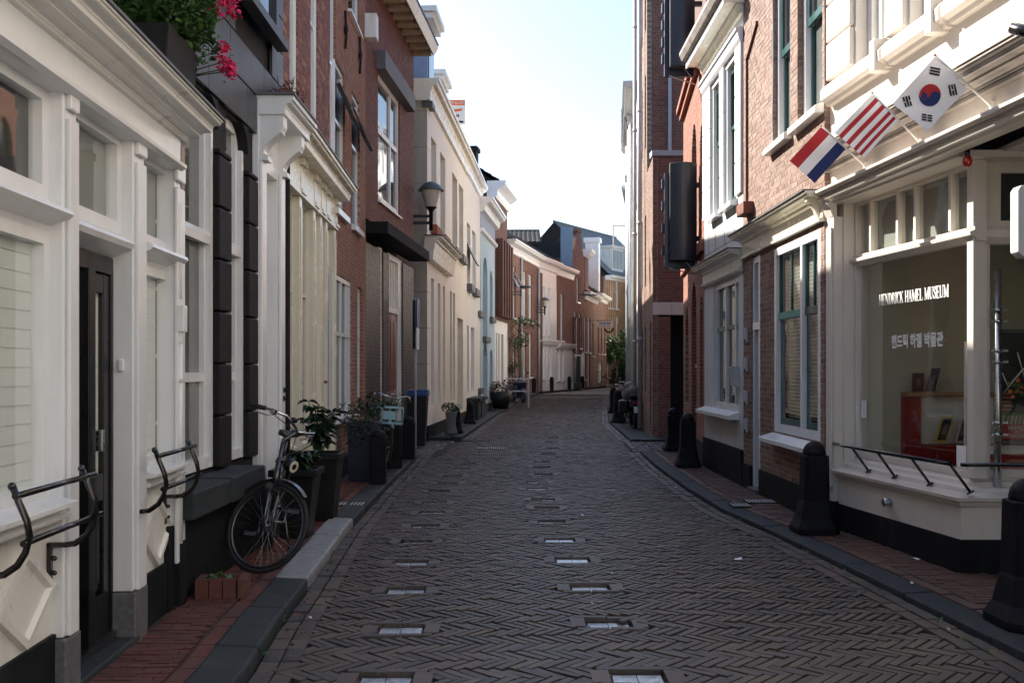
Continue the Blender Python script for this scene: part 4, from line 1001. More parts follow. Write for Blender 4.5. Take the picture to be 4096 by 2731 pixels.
F = Fac((1.27, 48.02), (2.33, 51.2), -1, .45)
wins = pw_(F, [(2172, 2181, 2.9, 5.3), (2192, 2201, 2.9, 5.3), (2166, 2178, .7, 2.3), (2183, 2190, .1, 2.3), (2197, 2207, .7, 2.3)])
h11, F11 = farhouse((1.27, 48.02), (2.33, 51.2), 'white_far_house', 'white painted two storey house beside the dark pipe and the second hooded lamp', 'white', 6.65, wins, roof='tilesdark', rh=2.4)
m = F11.mb(); cornice(m, 0, F11.L, [(.0, 2.35), (.1, 2.4), (.16, 2.55), (.18, 2.6)]); m.build('moulding', 'white', h11)
m = F11.mb(); m.box(.02, .3, -.0, .16, -.3, 5.9); m.build('dark_pier', 'brownbrickfar', h11)
m = F11.mb(); m.tube([(-.12, .1, -.3), (-.12, .1, 6.1)], .06, 8); m.build('downpipe', 'zinc', h11)
F = Fac((2.33, 51.22), (3.4, 54.5), -1, .45)
wins = pw_(F, [(2221, 2233, 2.7, 5.2), (2242, 2254, 2.7, 5.2), (2227, 2240, .6, 2.2), (2246, 2257, .6, 2.2)])
h12, F12 = farhouse((2.33, 51.22), (3.4, 54.5), 'red_brick_shop', 'red brick upper storey over a white shop front, third house past the street tree', 'redbrickfar', 6.6, wins, roof='tilesdark', rh=2.4, low=('white', 2.3))
m = F12.mb(); cornice(m, 0, F12.L, [(.0, 2.25), (.15, 2.3), (.25, 2.45), (.28, 2.55)]); m.build('cornice', 'white', h12)
F = Fac((3.4, 54.52), (3.95, 57.0), -1, .45)
wins = pw_(F, [(2285, 2294, 5.1, 6.6), (2271, 2280, 2.5, 4.6), (2288, 2296, 2.5, 4.6), (2266, 2295, .4, 2.0, )])
h13, F13 = farhouse((3.4, 54.52), (4.25, 57.2), 'gabled_brick_house', 'red brick house with a tall gable and light blue side flashing in the far street', 'redbrickfar', 7.4, [(.3, .9, 2.4, 4.4), (1.4, 2.0, 2.4, 4.4), (.9, 1.5, 5.0, 6.4), (.3, 2.2, .4, 1.9)], roof=None, corn=0, low=('white', 2.1))
m = F13.mb(); m.add([(0, 0, 7.4), (F13.L, 0, 7.4), (F13.L*.62, 0, 9.0), (F13.L*.38, 0, 9.0), (0, -.5, 7.4), (F13.L, -.5, 7.4), (F13.L*.62, -.5, 9.0), (F13.L*.38, -.5, 9.0)], [(0, 1, 2, 3), (7, 6, 5, 4), (0, 3, 7, 4), (1, 5, 6, 2), (2, 6, 7, 3)]); m.box(F13.L*.3, F13.L*.7, -.52, .05, 9.0, 9.2); m.build('gable', 'redbrickfar', h13)
m = F13.mb(); m.box(-.02, .06, -.7, -.02, 6.2, 9.1); m.build('side_flashing', 'sidezinc', h13)
m = F13.mb(); m.box(.08, F13.L, -3, -.52, 7.4, 8.3); m.build('roof', 'tilesdark', h13)
F = Fac((4.25, 57.22), (5.4, 62), -1, .45)
wins = pw_(F, [(2305, 2313, 2.0, 4.1), (2321, 2327, 2.0, 4.1), (2335, 2346, 2.2, 4.3), (2351, 2362, 2.2, 4.3), (2334, 2344, .6, 2.0), (2351, 2360, .1, 2.0), (2368, 2374, 2.0, 4.0)])
h14, F14 = farhouse((4.25, 57.22), (5.4, 62), 'arched_door_house', 'orange brick house with a dark arched doorway and red tiled roof', 'redbrickfar', 5.7, wins, roof='tilesred', rh=3.2, corn=.45)
m = F14.mb(); a, b = F14.s(2304), F14.s(2322); c_ = (a+b)/2; hw = (b-a)/2
pts = [(a, 0.012, -.3), (b, .012, -.3)]+[(c_+hw*math.cos(t), .012, 1.3+hw*math.sin(t)) for t in [i*math.pi/8 for i in range(9)]]; m.quad(pts); m.build('arched_door', 'joint', h14, recalc=False)
m = F14.mb(); q = F14.s(2318); m.box(q, q+1.6, -2.6, -.5, 6.0, 7.6); m.box(q-.1, q+1.7, -2.6, -.4, 7.6, 7.75); m.build('dormer', 'bluedark', h14)
m = F14.mb(); q = F14.s(2350); m.box(q, q+1.3, -2.4, -.15, 5.7, 8.0); d_ = m.build('raised_gable', 'redbrickfar', h14)
m = F14.mb(); cornice(m, q-.1, q+1.4, [(-.15, 7.9), (.1, 8.0), (.25, 8.2), (.28, 8.35)], base=-2.4); m.build('cornice', 'white', d_)
h15, F15 = farhouse((5.4, 62.02), (6.5, 67), 'narrow_dark_house', 'narrow dark brick house with a tall white chimney at the bend of the street', 'brownbrickfar', 6.0, [(.5, 1.1, 2.2, 4.2), (2.0, 2.6, 2.2, 4.2), (3.4, 4.1, 2.2, 4.2), (.5, 2.6, .3, 1.7)], roof='tilesdark', rh=2.5, corn=.4)
m = F15.mb(); m.box(.4, 1.2, -.8, .05, 6.0, 9.3); m.box(.3, 1.3, -.9, .15, 9.3, 9.6); m.build('chimney', 'white', h15)
F = Fac((6.9, 70), (12.5, 79), -1, .45)
wins = []
for r_, (c, e) in enumerate(((.6, 2.3), (2.9, 5.0), (5.6, 7.6))):
    for a, b in ((2436, 2440), (2442, 2447), (2449, 2454), (2463, 2474)): wins.append((F.s(a), F.s(b), c, e))
h16, F16 = farhouse((6.9, 70), (12.5, 79), 'yellow_brick_building', 'tall yellow brick building with white windows and dormers closing the street', 'yellowbrick', 7.9, wins, roof='tilesgrey', rh=4.2, corn=.3, depth=9)
for k in range(3):
    q = F16.L*(.12+k*.26); m = F16.mb(); m.box(q, q+1.9, -2.6, -.3, 8.4, 10.1); m.box(q-.1, q+2.0, -2.6, -.2, 10.1, 10.25); dm = m.build('dormer', 'greywall', h16)
    for j in range(3): mm = F16.mb(); mm.box(q+.15+j*.58, q+.6+j*.58, -.31, -.28, 8.6, 9.9); mm.build('pane', 'panegrey', dm)
# houses seen over the roofs
def backhouse(x0, x1, y, E, name, label, wall, roofm, rh, gable=False):
    F = Fac((x0, y), (x1, y), -1, 0); h = F.root(name, label, 'house')
    m = F.mb(); m.box(0, F.L, -7, 0, 0, E); m.build('wall', wall, h)
    if gable: m = F.mb(); m.prism([(0, E), (F.L/2, E+rh), (F.L, E)], -7, .05, axis='y') if False else m.add([(0, .02, E), (F.L, .02, E), (F.L/2, .02, E+rh), (0, -7, E), (F.L, -7, E), (F.L/2, -7, E+rh)], [(0, 1, 2), (5, 4, 3), (0, 2, 5, 3), (1, 4, 5, 2)]); m.build('gable_roof', roofm, h)
    else: tiles(h, F, 0, F.L, E, 3.5, rh, roofm)
    return h, F
backhouse(-.8, 1.8, 60, 9.4, 'flat_roofed_back_house', 'dark back house whose flat top shows behind the black tiled roof', 'brownbrickfar', 'tilesdark', 1.2)
backhouse(2.6, 5.4, 72, 10.4, 'gabled_back_house', 'brick back house with a pointed gable rising over the roofs', 'brownbrickfar', 'tilesdark', 1.6, True)
backhouse(6.5, 9.0, 84, 11.5, 'far_back_house', 'farthest dark roofed house left of the yellow brick building', 'brownbrickfar', 'tilesdark', 1.8)
# ================================================================== RIGHT HOUSES
def archfn(cx, hw, z0, z1):
    zs = z1-hw*1.5
    def f(z):
        if z < z0 or z > z1: return None
        k = hw if z < zs else hw*math.sqrt(max(0, 1-((z-zs)/(z1-zs))**2))
        return (cx-k, cx+k)
    return f
# ---------------- salmon brick house
F = Fac((3.0, 9.36), (3.0, 12.63), 1)
b1 = F.root('salmon_brick_house', 'salmon brick house with two green sashed upper windows, next to the museum')
S = F.s; ZT = 8.3
L_ = F.L
ga = (S(3282), S(3097), .86, 2.93); gd = (S(3040), S(3005), .1, 2.98); ua = (S(3161), S(3088), 4.12, 6.6); ub_ = (.07, S(3190), 4.12, 6.6)
brick_wall(b1, F, 0, L_, .36, ZT, [ga, gd, ua, ub_, (0, L_, 2.98, 3.28)], 'br_right', 'mortar', 300)
m = F.mb(); m.box(0, gd[0], -.2, .02, 0, .36); m.box(gd[1], L_, -.2, .02, 0, .36); m.build('plinth', 'plinth', b1, bevel=.006)
m = F.mb(); m.box(gd[0], gd[1], -.3, .06, .0, .1); m.build('doorstep', 'stonefoot', b1)
mu = S(3203)
o = win(b1, F, *ga, rec=.04, fw=.085, frame='white', pane='glass', mull=(mu,), bars=(), th=.08)
m = F.mb(); 
for a, b in ((ga[0]+.085, mu-.04), (mu+.04, ga[1]-.085)):
    m.box(a, b, -.1, -.03, 2.12, 2.2)
    m.box(a, a+.03, -.08, -.05, .95, 2.12); m.box(b-.03, b, -.08, -.05, .95, 2.12); m.box(a, b, -.08, -.05, .95, 1.02)
    m.box(a, a+.03, -.07, -.035, 2.2, 2.85); m.box(b-.03, b, -.07, -.035, 2.2, 2.85); m.box((a+b)/2-.012, (a+b)/2+.012, -.07, -.04, 2.2, 2.85)
m.build('sash', 'greenpaint', o, bevel=.003)
m = F.mb(); m.box(mu+.04, ga[1]-.085, -.029, -.022, 2.125, 2.195); m.build('sash_rail', 'tealpaint', o)
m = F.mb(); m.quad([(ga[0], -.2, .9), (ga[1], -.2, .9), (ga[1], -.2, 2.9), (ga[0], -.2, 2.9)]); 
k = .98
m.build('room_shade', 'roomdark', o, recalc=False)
m = F.mb(); k = .98
while k < 2.85: m.add([(ga[0]+.1, -.15, k), (ga[1]-.1, -.15, k), (ga[1]-.1, -.13, k+.028), (ga[0]+.1, -.13, k+.028)], [(0, 1, 2, 3)]); k += .04
m.build('blind', 'curtain', o, recalc=False, kind='stuff')
m = F.mb(); m.prism([(-.1, .86), (-.1, .74), (.16, .74), (.16, .79), (-.0, .84)], ga[0]-.06, ga[1]+.09); m.build('sill', 'white', b1, bevel=.006)
m = F.mb(); m.box(gd[0], gd[0]+.07, -.1, -.0, .1, 2.95); m.box(gd[1]-.07, gd[1], -.16, -.02, .1, 2.95); m.box(gd[0]+.07, gd[1]-.07, -.12, -.02, 2.88, 2.95); m.box(gd[0]+.07, gd[1]-.07, -.12, -.0, 2.05, 2.14); m.build('door_frame', 'white', b1)
m = F.mb(); m.box(gd[0]+.07, gd[1]-.07, -.14, -.1, .1, 2.05); m.build('door', 'black', b1)
m = F.mb(); m.quad([(gd[0], -.11, 2.1), (gd[1], -.11, 2.1), (gd[1], -.11, 2.9), (gd[0], -.11, 2.9)]); m.build('pane', 'pane', b1, recalc=False)
for (a, b, c, e), pn in ((ua, 'pane'), (ub_, 'pane')):
    o = win(b1, F, a, b, c, e, rec=.14, fw=.06, frame='white', pane='panegrey', th=.1)
    m = F.mb(); m.box(b-.07, b-.002, -.2, -.06, c, e); m.build('jamb', 'white', o)
    q = F.mb(); mid = c+1.0
    for c0, c1, dd in ((mid, e-.06, -.085),): 
        q.box(a+.07, a+.11, dd-.03, dd, c0, c1); q.box(b-.12, b-.08, dd-.03, dd, c0, c1); q.box(a+.11, b-.12, dd-.03, dd, c0, c0+.08); q.box(a+.11, b-.12, dd-.03, dd, c1-.05, c1)
    q.box(b-.12, b-.08, -.15, -.12, c+.1, mid); q.box(a+.07, b-.08, -.15, -.12, c+.06, c+.14); q.build('sash', 'greenpaint', o, bevel=.003)
    m = F.mb(); m.prism([(-.12, c+.05), (-.12, c-.09), (.09, c-.09), (.09, c-.02), (-.08, c+.04)], a-.06, b+.07); m.build('sill', 'oldwhite', b1, bevel=.008)
# shop cornice
m = F.mb(); cornice(m, .0, L_+.01, [(.03, 2.98), (.05, 2.985), (.055, 3.01), (.02, 3.02), (.02, 3.17), (.04, 3.18)]+ogee(.05, .17, 3.19, 3.25, 5)+[(.19, 3.255), (.19, 3.275)], base=-.09); m.build('shop_cornice', 'cream', b1)
m = F.mb(); m.box(0, L_+.02, -.05, .21, 3.277, 3.29); m.build('cornice_lead', 'lead', b1)
m = F.mb(); m.prism([(.0, 3.02), (.03, 3.02), (.06, 3.1), (.1, 3.17), (.14, 3.19), (.14, 3.22), (.0, 3.22)], .1, .17); m.build('bracket', 'cream', b1)
# patched brick flashing, corbel stone
m = F.mb(); q = S(3000); zc = 3.56
for k in range(5): m.box(q-.19+k*.075, q-.19+k*.075+.068, -.02, .13, zc-.06, zc+.09)
m.build('corbel_bricks', 'br_tower', b1, bevel=.004)
m = F.mb(); a, b = S(2992), S(3040); za, zb = F.z(2992, 720), F.z(2992, 235)
m.box(a, a+.03, .0, .03, 3.62, zb); m.add([(a, .0, zb), (a, .03, zb), (a-.5, .03, zb+.30), (a-.5, 0, zb+.30), (a+.03, 0, zb-.03), (a+.03, .03, zb-.03), (a-.5, .03, zb+.26), (a-.5, 0, zb+.26)], BOXF); m.build('brick_scar', 'br_tower', b1)
m = F.mb(); c0, c1 = S(3093), S(3110)
pts = [(S(3095)+.02*math.sin(k), .015, 6.8-k*.33) for k in range(9)]; m.tube(pts, .006, 5); m.build('cable', 'white', b1)
body(b1, F, 0, L_, ZT, 8, wall='brownbrickfar', roof='tilesred', front=-.36)
m = F.mb(); cornice(m, 0, L_, [(.0, ZT-.1), (.1, ZT), (.2, ZT+.1)]); m.build('cornice', 'white', b1)
# name plates and letter boxes by the door
m = F.mb(); q = S(2990)
for k, z in enumerate((2.0, 1.62, 1.2, .85)): m.box(q-.05, q+.05, .002, .035, z-.09, z+.09)
m.build('bell_panel', 'zinc', b1, bevel=.006)
m = F.mb()
for z in (1.92, 1.54, 1.12, .77): m.box(q-.03, q+.03, .036, .04, z-.02, z+.03)
m.build('bell_opening', 'ink', b1)

# ---------------- white stucco house with gutter
F = Fac((3.0, 12.65), (3.0, 15.2), 1)
b2 = F.root('grey_stucco_house', 'pale stucco house with a boxed gutter and two tall pilastered upper windows')
S = F.s; L_ = F.L; ZT = 6.28
u1 = (S(2884), S(2848), 3.85, 5.75); u2 = (S(2947), S(2903), 3.85, 5.75); g1 = (S(2954), S(2855), 1.02, 2.8)
m = F.mb(); sheet(m, 0, L_, .5, 3.0, [g1], rev=.1); sheet(m, 0, L_, 3.0, ZT, [u1, u2], rev=.14); m.build('wall', 'greywall', b2, recalc=False)
m = F.mb(); m.box(0, L_, -.3, .03, 0, .52); m.build('plinth', 'plinth', b2, bevel=.006)
for (a, b) in ((0.02, u2[0]-.02), (u2[1]+.02, u1[0]-.02), (u1[1]+.02, L_-.01)):
    z = 3.86
    while z < 5.8: m = F.mb(); e = min(z+.44, 5.82); m.box(a, b, -.05, .035, z+.006, e-.006); m.build('quoin', 'greywall', b2, bevel=.006); z += .44
m = F.mb()
for z in (3.32,): m.box(0, L_, -.01, .004, z, z+.008)
for q in (.5, 1.1, 1.7, 2.2): m.box(q, q+.008, -.01, .004, 3.3, 3.8)
m.build('joint', 'lead', b2)
m = F.mb(); cornice(m, 0, L_, [(.04, 5.83), (.06, 5.86), (.08, 5.95), (.1, 5.96), (.1, 6.0), (.03, 6.01)]); m.build('moulding', 'white', b2)
for a in (u1, u2):
    o = win(b2, F, *a, rec=.1, fw=.06, frame='white', pane='pane', sash='greenpaint', split=4.9)
    m = F.mb(); m.box(a[1]-.06, a[1]-.001, -.13, -.01, a[2], a[3]); m.build('jamb', 'white', o)
    m = F.mb(); m.prism([(-.1, 3.87), (-.1, 3.75), (.1, 3.75), (.1, 3.81)], a[0]-.05, a[1]+.05); m.build('sill', 'white', b2)
x = [S(2933), S(2895)]
o = win(b2, F, *g1, rec=.06, fw=.07, frame='oldwhite', pane='pane', mull=x, th=.07)
m = F.mb(); m.box(g1[0]+.07, g1[1]-.07, -.085, -.04, 2.12, 2.18); m.build('sash_rail', 'greenpaint', o)
m = F.mb(); m.prism([(-.1, 1.02), (-.1, .9), (.15, .9), (.15, .95), (0, 1.0)], g1[0]-.06, L_-.05); m.build('sill', 'oldwhite', b2)
m = F.mb(); q = S(2948); m.prism([(.0, 1.32), (.09, 1.36), (.11, 1.56), (.11, 1.60), (.0, 1.60)], q-.16, q+.02); m.build('letter_box', 'zinc', b2, bevel=.004)
m = F.mb(); cornice(m, 0, L_+.05, [(.03, 2.83), (.05, 2.86), (.055, 2.88), (.02, 2.9), (.02, 3.02)]+ogee(.04, .17, 3.03, 3.1, 5)+[(.2, 3.105), (.2, 3.13)]); m.build('shop_cornice', 'oldwhite', b2)
m = F.mb(); m.box(-.0, L_+.05, -.02, .22, 3.132, 3.146); m.build('cornice_lead', 'lead', b2)
m = F.mb(); m.box(-.05, L_+.1, -.1, .24, ZT+.02, ZT+.06); m.prism([(.0, ZT-.1), (.04, ZT-.1), (.06, ZT-.04), (.1, ZT), (.1, ZT+.02), (.0, ZT+.02)], -.02, L_+.06); m.build('soffit', 'cream', b2)
m = F.mb(); m.box(-.05, L_+.12, .24, .27, ZT+.0, ZT+.17); m.build('fascia', 'oldwhite', b2)
m = F.mb(); m.prism([(.271, ZT+.10), (.33, ZT+.12), (.37, ZT+.2), (.37, ZT+.25), (.0, ZT+.25), (.0, ZT+.22), (.271, ZT+.2)], -.05, L_+.13); m.build('gutter', 'leadbrown', b2)
body(b2, F, 0, L_, ZT+.2, 8, roof='tilesdark', rh=3)
m = F.mb(); m.box(-.012, .012, .0, .05, 6.5, 8.2); m.build('party_wall', 'greywall', b2)

# ---------------- arched orange brick house
F = Fac((3.0, 15.22), (3.41, 19.4), 1)
b3 = F.root('arched_brick_house', 'orange brick house with narrow pointed arches and two dark projecting boxes')
S = F.s; L_ = F.L; ZT = 6.5
ar = []
for a, b, z1, z2 in ((2754, 2741, 2.75, 5.1), (2786, 2766, 3.1, 5.84), (2812, 2800, 2.75, 5.5)):
    c_, hw = (S(a)+S(b))/2, (S(b)-S(a))/2; ar += [(c_, hw, .9 if b != 2766 else .1, z1), (c_, hw, 4.0, z2)]
fns = [archfn(*q) for q in ar]
brick_wall(b3, F, 0, L_, .42, ZT+.2, fns, 'br_arch', 'mortar', 200)
m = F.mb(); m.box(0, L_, -.2, .03, 0, .42); m.build('plinth', 'plinth', b3)
for c_, hw, z0, z1 in ar:
    m = F.mb(); m.quad([(c_-hw-.02, -.104, z0), (c_+hw+.02, -.104, z0), (c_+hw+.02, -.104, z1), (c_-hw-.02, -.104, z1)]); o = m.build('window', 'pane', b3, recalc=False)
    m = F.mb(); m.box(c_-.02, c_+.02, -.1, -.07, z0, z1-.1); m.box(c_-hw, c_+hw, -.1, -.065, z0+(z1-z0)*.5, z0+(z1-z0)*.5+.05); m.build('glazing_bar', 'oldwhite', o)
def course_(name, z0, z1, dd, step=.11):
    m = F.mb(); q = 0
    while q < L_: m.box(q+.004, min(q+step, L_)-.004, -.02, dd, z0, z1); q += step
    return m.build(name, 'br_arch', b3)
course_('string_course', 3.42, 3.6, .06); course_('brick_cornice', 6.5, 6.62, .08)
m = F.mb(); m.box(0, L_, -.02, .14, 6.62, 6.72); m.build('coping', 'terracotta', b3)
body(b3, F, 0, L_, 6.7, 8, roof='tilesdark', rh=3)
m = F.mb(); m.box(.05, L_, -1.2, -.1, 6.72, 9.5); m.build('attic_storey', 'brownbrickfar', b3)
# ---------------- brown brick tower block
F = Fac((3.15, 21.8), (4.45, 21.8), -1)
b4 = F.root('brown_brick_tower', 'tall brown brick block with a concrete band over a dark doorway')
dx = F.s(2682)
brick_wall(b4, F, 0, F.L, 3.08, 6.33, [], 'br_tower', 'mortardark', 250)
brick_wall(b4, F, 0, F.L, .0, 2.78, [(dx, F.L, 0, 2.76)], 'br_tower', 'mortardark', 150)
for a, b in ((0, .42), (.42, .84), (.84, F.L)):
    m = F.mb(); m.box(a+.004, b-.004, -.1, .02, 2.79, 3.07); m.build('concrete_block', 'museum', b4, bevel=.005)
m = F.mb(); m.box(-.03, F.L, -.3, .04, 6.34, 6.46); m.build('coping', 'zinc', b4)
m = F.mb(); m.box(dx, F.L+.5, -1.5, -.9, 0, 2.78); m.box(.24, F.L, -1.7, -.12, 2.78, 6.3); m.box(.24, dx, -1.7, -.12, 0, 2.78); m.build('porch', 'joint', b4)
# street side and upper part
F2 = Fac((3.15, 21.8), (3.5, 27.2), 1)
def sub(Fx): # a facade whose shapes are given in the block's own frame
    e = bpy.data.objects.new('street_front', None); COL.objects.link(e); e.parent = b4
    e.location = b4.matrix_world.inverted() @ Vector((Fx.A.x, Fx.A.y, 0)) if False else Vector(((Fx.A.x-F.A.x), (Fx.A.y-F.A.y), 0)); e.rotation_euler = (0, 0, Fx.rz); return e
M['lit_brick'] = M['br_right']  # paler brick for the tower's street side; sunlight put into the colour
e2 = sub(F2)
sw_ = [(2.1, 2.5, 1.0, 2.6), (3.2, 3.7, 1.0, 2.6), (2.1, 2.6, 3.6, 5.4), (3.3, 3.8, 3.6, 5.4), (2.1, 2.6, 7.0, 8.8), (3.3, 3.8, 7.0, 8.8), (2.1, 2.6, 9.9, 11.7), (3.3, 3.8, 9.9, 11.7), (.5, .9, .1, 2.7)]
brick_wall(e2, F2, 0.0, F2.L, .0, 6.33, sw_, 'br_right', 'mortar', 0)
brick_wall(e2, F2, 1.8, F2.L, 6.33, 13.2, sw_, 'br_right', 'mortar', 0)
for q in sw_: win(e2, F2, *q, rec=.06, fw=.05, frame='white', pane='pane')
F3 = Fac((3.28, 23.6), (5.2, 23.6), -1)
e3 = sub(F3); e3.name = 'upper_front'
brick_wall(e3, F3, 0, F3.L, 6.3, 13.2, [], 'br_tower', 'mortardark', 0)
m = MB(); m.sg = 1; m.box(.48, 7, 1.92, 5.3, 0, 13.2); m.build('rear_wall', 'brownbrickfar', b4)
m = MB(); m.box(.62, .70, 1.72, 1.78, 6.4, 9.1); m.build('post', 'zinc', b4)
# downpipes on the street side
for q, r_, zt in ((2.6, .055, 13.1), (4.6, .05, 13.1)):
    m = F2.mb(); m.tube([(q, .12, .1), (q, .12, zt)], r_, 10)
    for z in (2.3, 5.2, 8.0, 10.8): m.tube([(q, .12, z), (q, .12, z+.07)], r_+.012, 10)
    m.build('downpipe', 'zinc', e2)
# ---------------- far right houses
def rows(a, b, zs, n, w_=.9):
    out = []
    for c, e in zs:
        for k in range(n): q = a+(b-a)*(k+.5)/n; out.append((q-w_/2, q+w_/2, c, e))
    return out
g1_, FR1 = farhouse((3.5, 27.22), (3.85, 30.4), 'cream_render_house', 'cream rendered house right after the brown brick block, seen edge on', 'creamwall', 9.6, rows(.2, 3.0, ((.6, 2.4), (3.6, 5.4), (6.3, 8.0)), 2), roof=None, z0=0, side=1, corn=.15, cmat='zinc')
g2_, FR2 = farhouse((3.85, 30.42), (4.65, 38), 'salmon_render_house', 'pale brick house with an outward open casement in the far right row', 'redbrickfar', 10.4, rows(.3, 7.4, ((.6, 2.4), (3.6, 5.4), (6.3, 8.0)), 4), roof=None, z0=.05, side=1, corn=.15, cmat='zinc')
g3_, FR3 = farhouse((4.65, 38.02), (5.45, 45), 'white_render_house', 'white rendered house with long grey downpipe in the far right row', 'whitewall', 11.4, rows(.3, 6.8, ((.6, 2.4), (3.6, 5.4), (6.3, 8.0)), 4), roof=None, z0=.3, side=1, corn=.15, cmat='zinc')
g4_, FR4 = farhouse((5.45, 45.02), (7.7, 60), 'edge_brick_house', 'last house of the right row at the bend', 'redbrickfar', 9.6, rows(.3, 14, ((.6, 2.4), (3.6, 5.4)), 6), roof=None, z0=.45, side=1, corn=.15, cmat='zinc')
g5_, FR5 = farhouse((7.7, 60.02), (12, 80), 'hidden_bend_house', 'house beyond the right row where the street turns away', 'creamwall', 8.5, rows(.3, 19, ((.6, 2.4), (3.6, 5.4)), 6), roof=None, z0=.45, side=1, corn=.15, cmat='zinc')
for Fx, h, q, zt in ((FR1, g1_, 2.9, 9.4), (FR2, g2_, 3.8, 10.2), (FR2, g2_, 7.2, 9.0), (FR3, g3_, 3.0, 11.0), (FR3, g3_, 6.8, 9.8)):
    m = Fx.mb(); m.tube([(q, .14, .0), (q, .14, zt)], .07, 8); m.box(q-.13, q+.13, .02, .25, zt-.25, zt); m.build('downpipe', 'zinc', h)
m = FR2.mb(); q = FR2.s(2513); z0_, z1_ = 7.35, 8.45
m.box(q-.02, q+.02, .05, .75, z0_, z0_+.06); m.box(q-.02, q+.02, .05, .75, z1_-.06, z1_); m.box(q-.02, q+.02, .05, .12, z0_, z1_); m.box(q-.02, q+.02, .68, .75, z0_, z1_); o = m.build('open_casement', 'white', g2_)
m = FR2.mb(); m.quad([(q, .12, z0_), (q, .69, z0_), (q, .69, z1_), (q, .12, z1_)]); m.build('pane', 'glass', o, recalc=False)

# ================================================================== MUSEUM
FU = Fac((3.56, 3.0), (3.05, 9.35), 1)
mu_ = FU.root('museum_house', 'pinkish white museum front with bay shop window, flags and quoined upper windows', 'museum')
S = FU.s; L_ = FU.L; ZT = 8.6
px_of = lambda a: S(a)
# upper wall with windows
uw = [(S(3548), S(3424), 4.30, 6.9), (S(3790), S(3640), 4.30, 6.9), (S(4085), S(3910), 4.30, 6.9), (.35, 1.2, 4.3, 6.9)]
m = FU.mb(); sheet(m, 0, L_, 3.16, ZT, uw, rev=.2); m.build('wall', 'museum', mu_, recalc=False)
for a in uw:
    o = win(mu_, FU, *a, rec=.16, fw=.06, frame='white', pane='panegrey', mull=((a[0]+a[1])/2+.12,), bars=(5.9,))
    m = FU.mb(); m.box(a[1]-.10, a[1]-.02, -.16, -.1, a[2], a[3]); m.box(a[0]+.02, a[0]+.07, -.14, -.1, a[2], a[3]); m.build('jamb', 'oldwhite', o)
def quoins(a, b, z0, z1, hh=.36):
    z = z0; i = 0
    while z < z1-.05:
        e = min(z+hh, z1); m = FU.mb(); m.box(a+(0 if i % 2 else .0), b, -.1, .045, z+.012, e-.004); m.build('quoin', 'museum', mu_, bevel=.014); z = e; i += 1
quoins(uw[0][1]+.04, L_-.005, 4.3, 6.9); quoins(uw[1][1]+.04, uw[0][0]-.04, 4.3, 6.9); quoins(uw[2][1]+.04, uw[1][0]-.04, 4.3, 6.9); quoins(uw[3][1]+.05, uw[2][0]-.05, 4.3, 6.9)
# sill course with blocks
segs = [(uw[0][0]-.10, L_-.05), (uw[1][0]-.08, uw[0][0]-.14), (uw[2][0]-.08, uw[1][0]-.12), (.1, uw[2][0]-.12)]
for a, b in segs:
    m = FU.mb(); m.prism([(-.1, 4.06), (.05, 4.06), (.07, 4.09), (.115, 4.11), (.12, 4.2), (.09, 4.24), (-.1, 4.28)], a, b); m.build('sill_course', 'museum', mu_, bevel=.004)
for q in (uw[0][0]-.06, uw[1][0]-.02): m = FU.mb(); m.box(q, q+.1, -.02, .14, 4.04, 4.31); m.build('sill_block', 'museum', mu_, bevel=.01)
# long cornice above the frieze
m = FU.mb(); cornice(m, .0, L_+.03, [(.02, 3.44), (.05, 3.445), (.055, 3.465), (.04, 3.47)]+ogee(.06, .13, 3.48, 3.53, 5)+[(.15, 3.535), (.19, 3.54), (.195, 3.56)]+ogee(.2, .225, 3.562, 3.59, 4)+[(.235, 3.592), (.235, 3.61)], base=-.05); m.build('upper_cornice', 'leadbrown', mu_)
m = FU.mb(); m.prism([(-.02, 3.68), (.245, 3.612), (.248, 3.62), (-.02, 3.695)], 0, L_+.04); m.build('cornice_lead', 'museum', mu_)
# ledge below the frieze
m = FU.mb(); cornice(m, 1.2, L_+.02, [(.02, 3.14), (.05, 3.145), (.06, 3.165), (.09, 3.17), (.1, 3.19), (.07, 3.2)]+ogee(.08, .13, 3.205, 3.235, 4)+[(.15, 3.24), (.15, 3.262), (.0, 3.31)], base=-.05); m.build('ledge', 'museum', mu_)
m = FU.mb(); m.prism([(.0, 3.0), (.04, 3.0), (.07, 3.08), (.10, 3.13), (.0, 3.14)], L_-.16, L_+.01); m.build('bracket', 'museum', mu_)
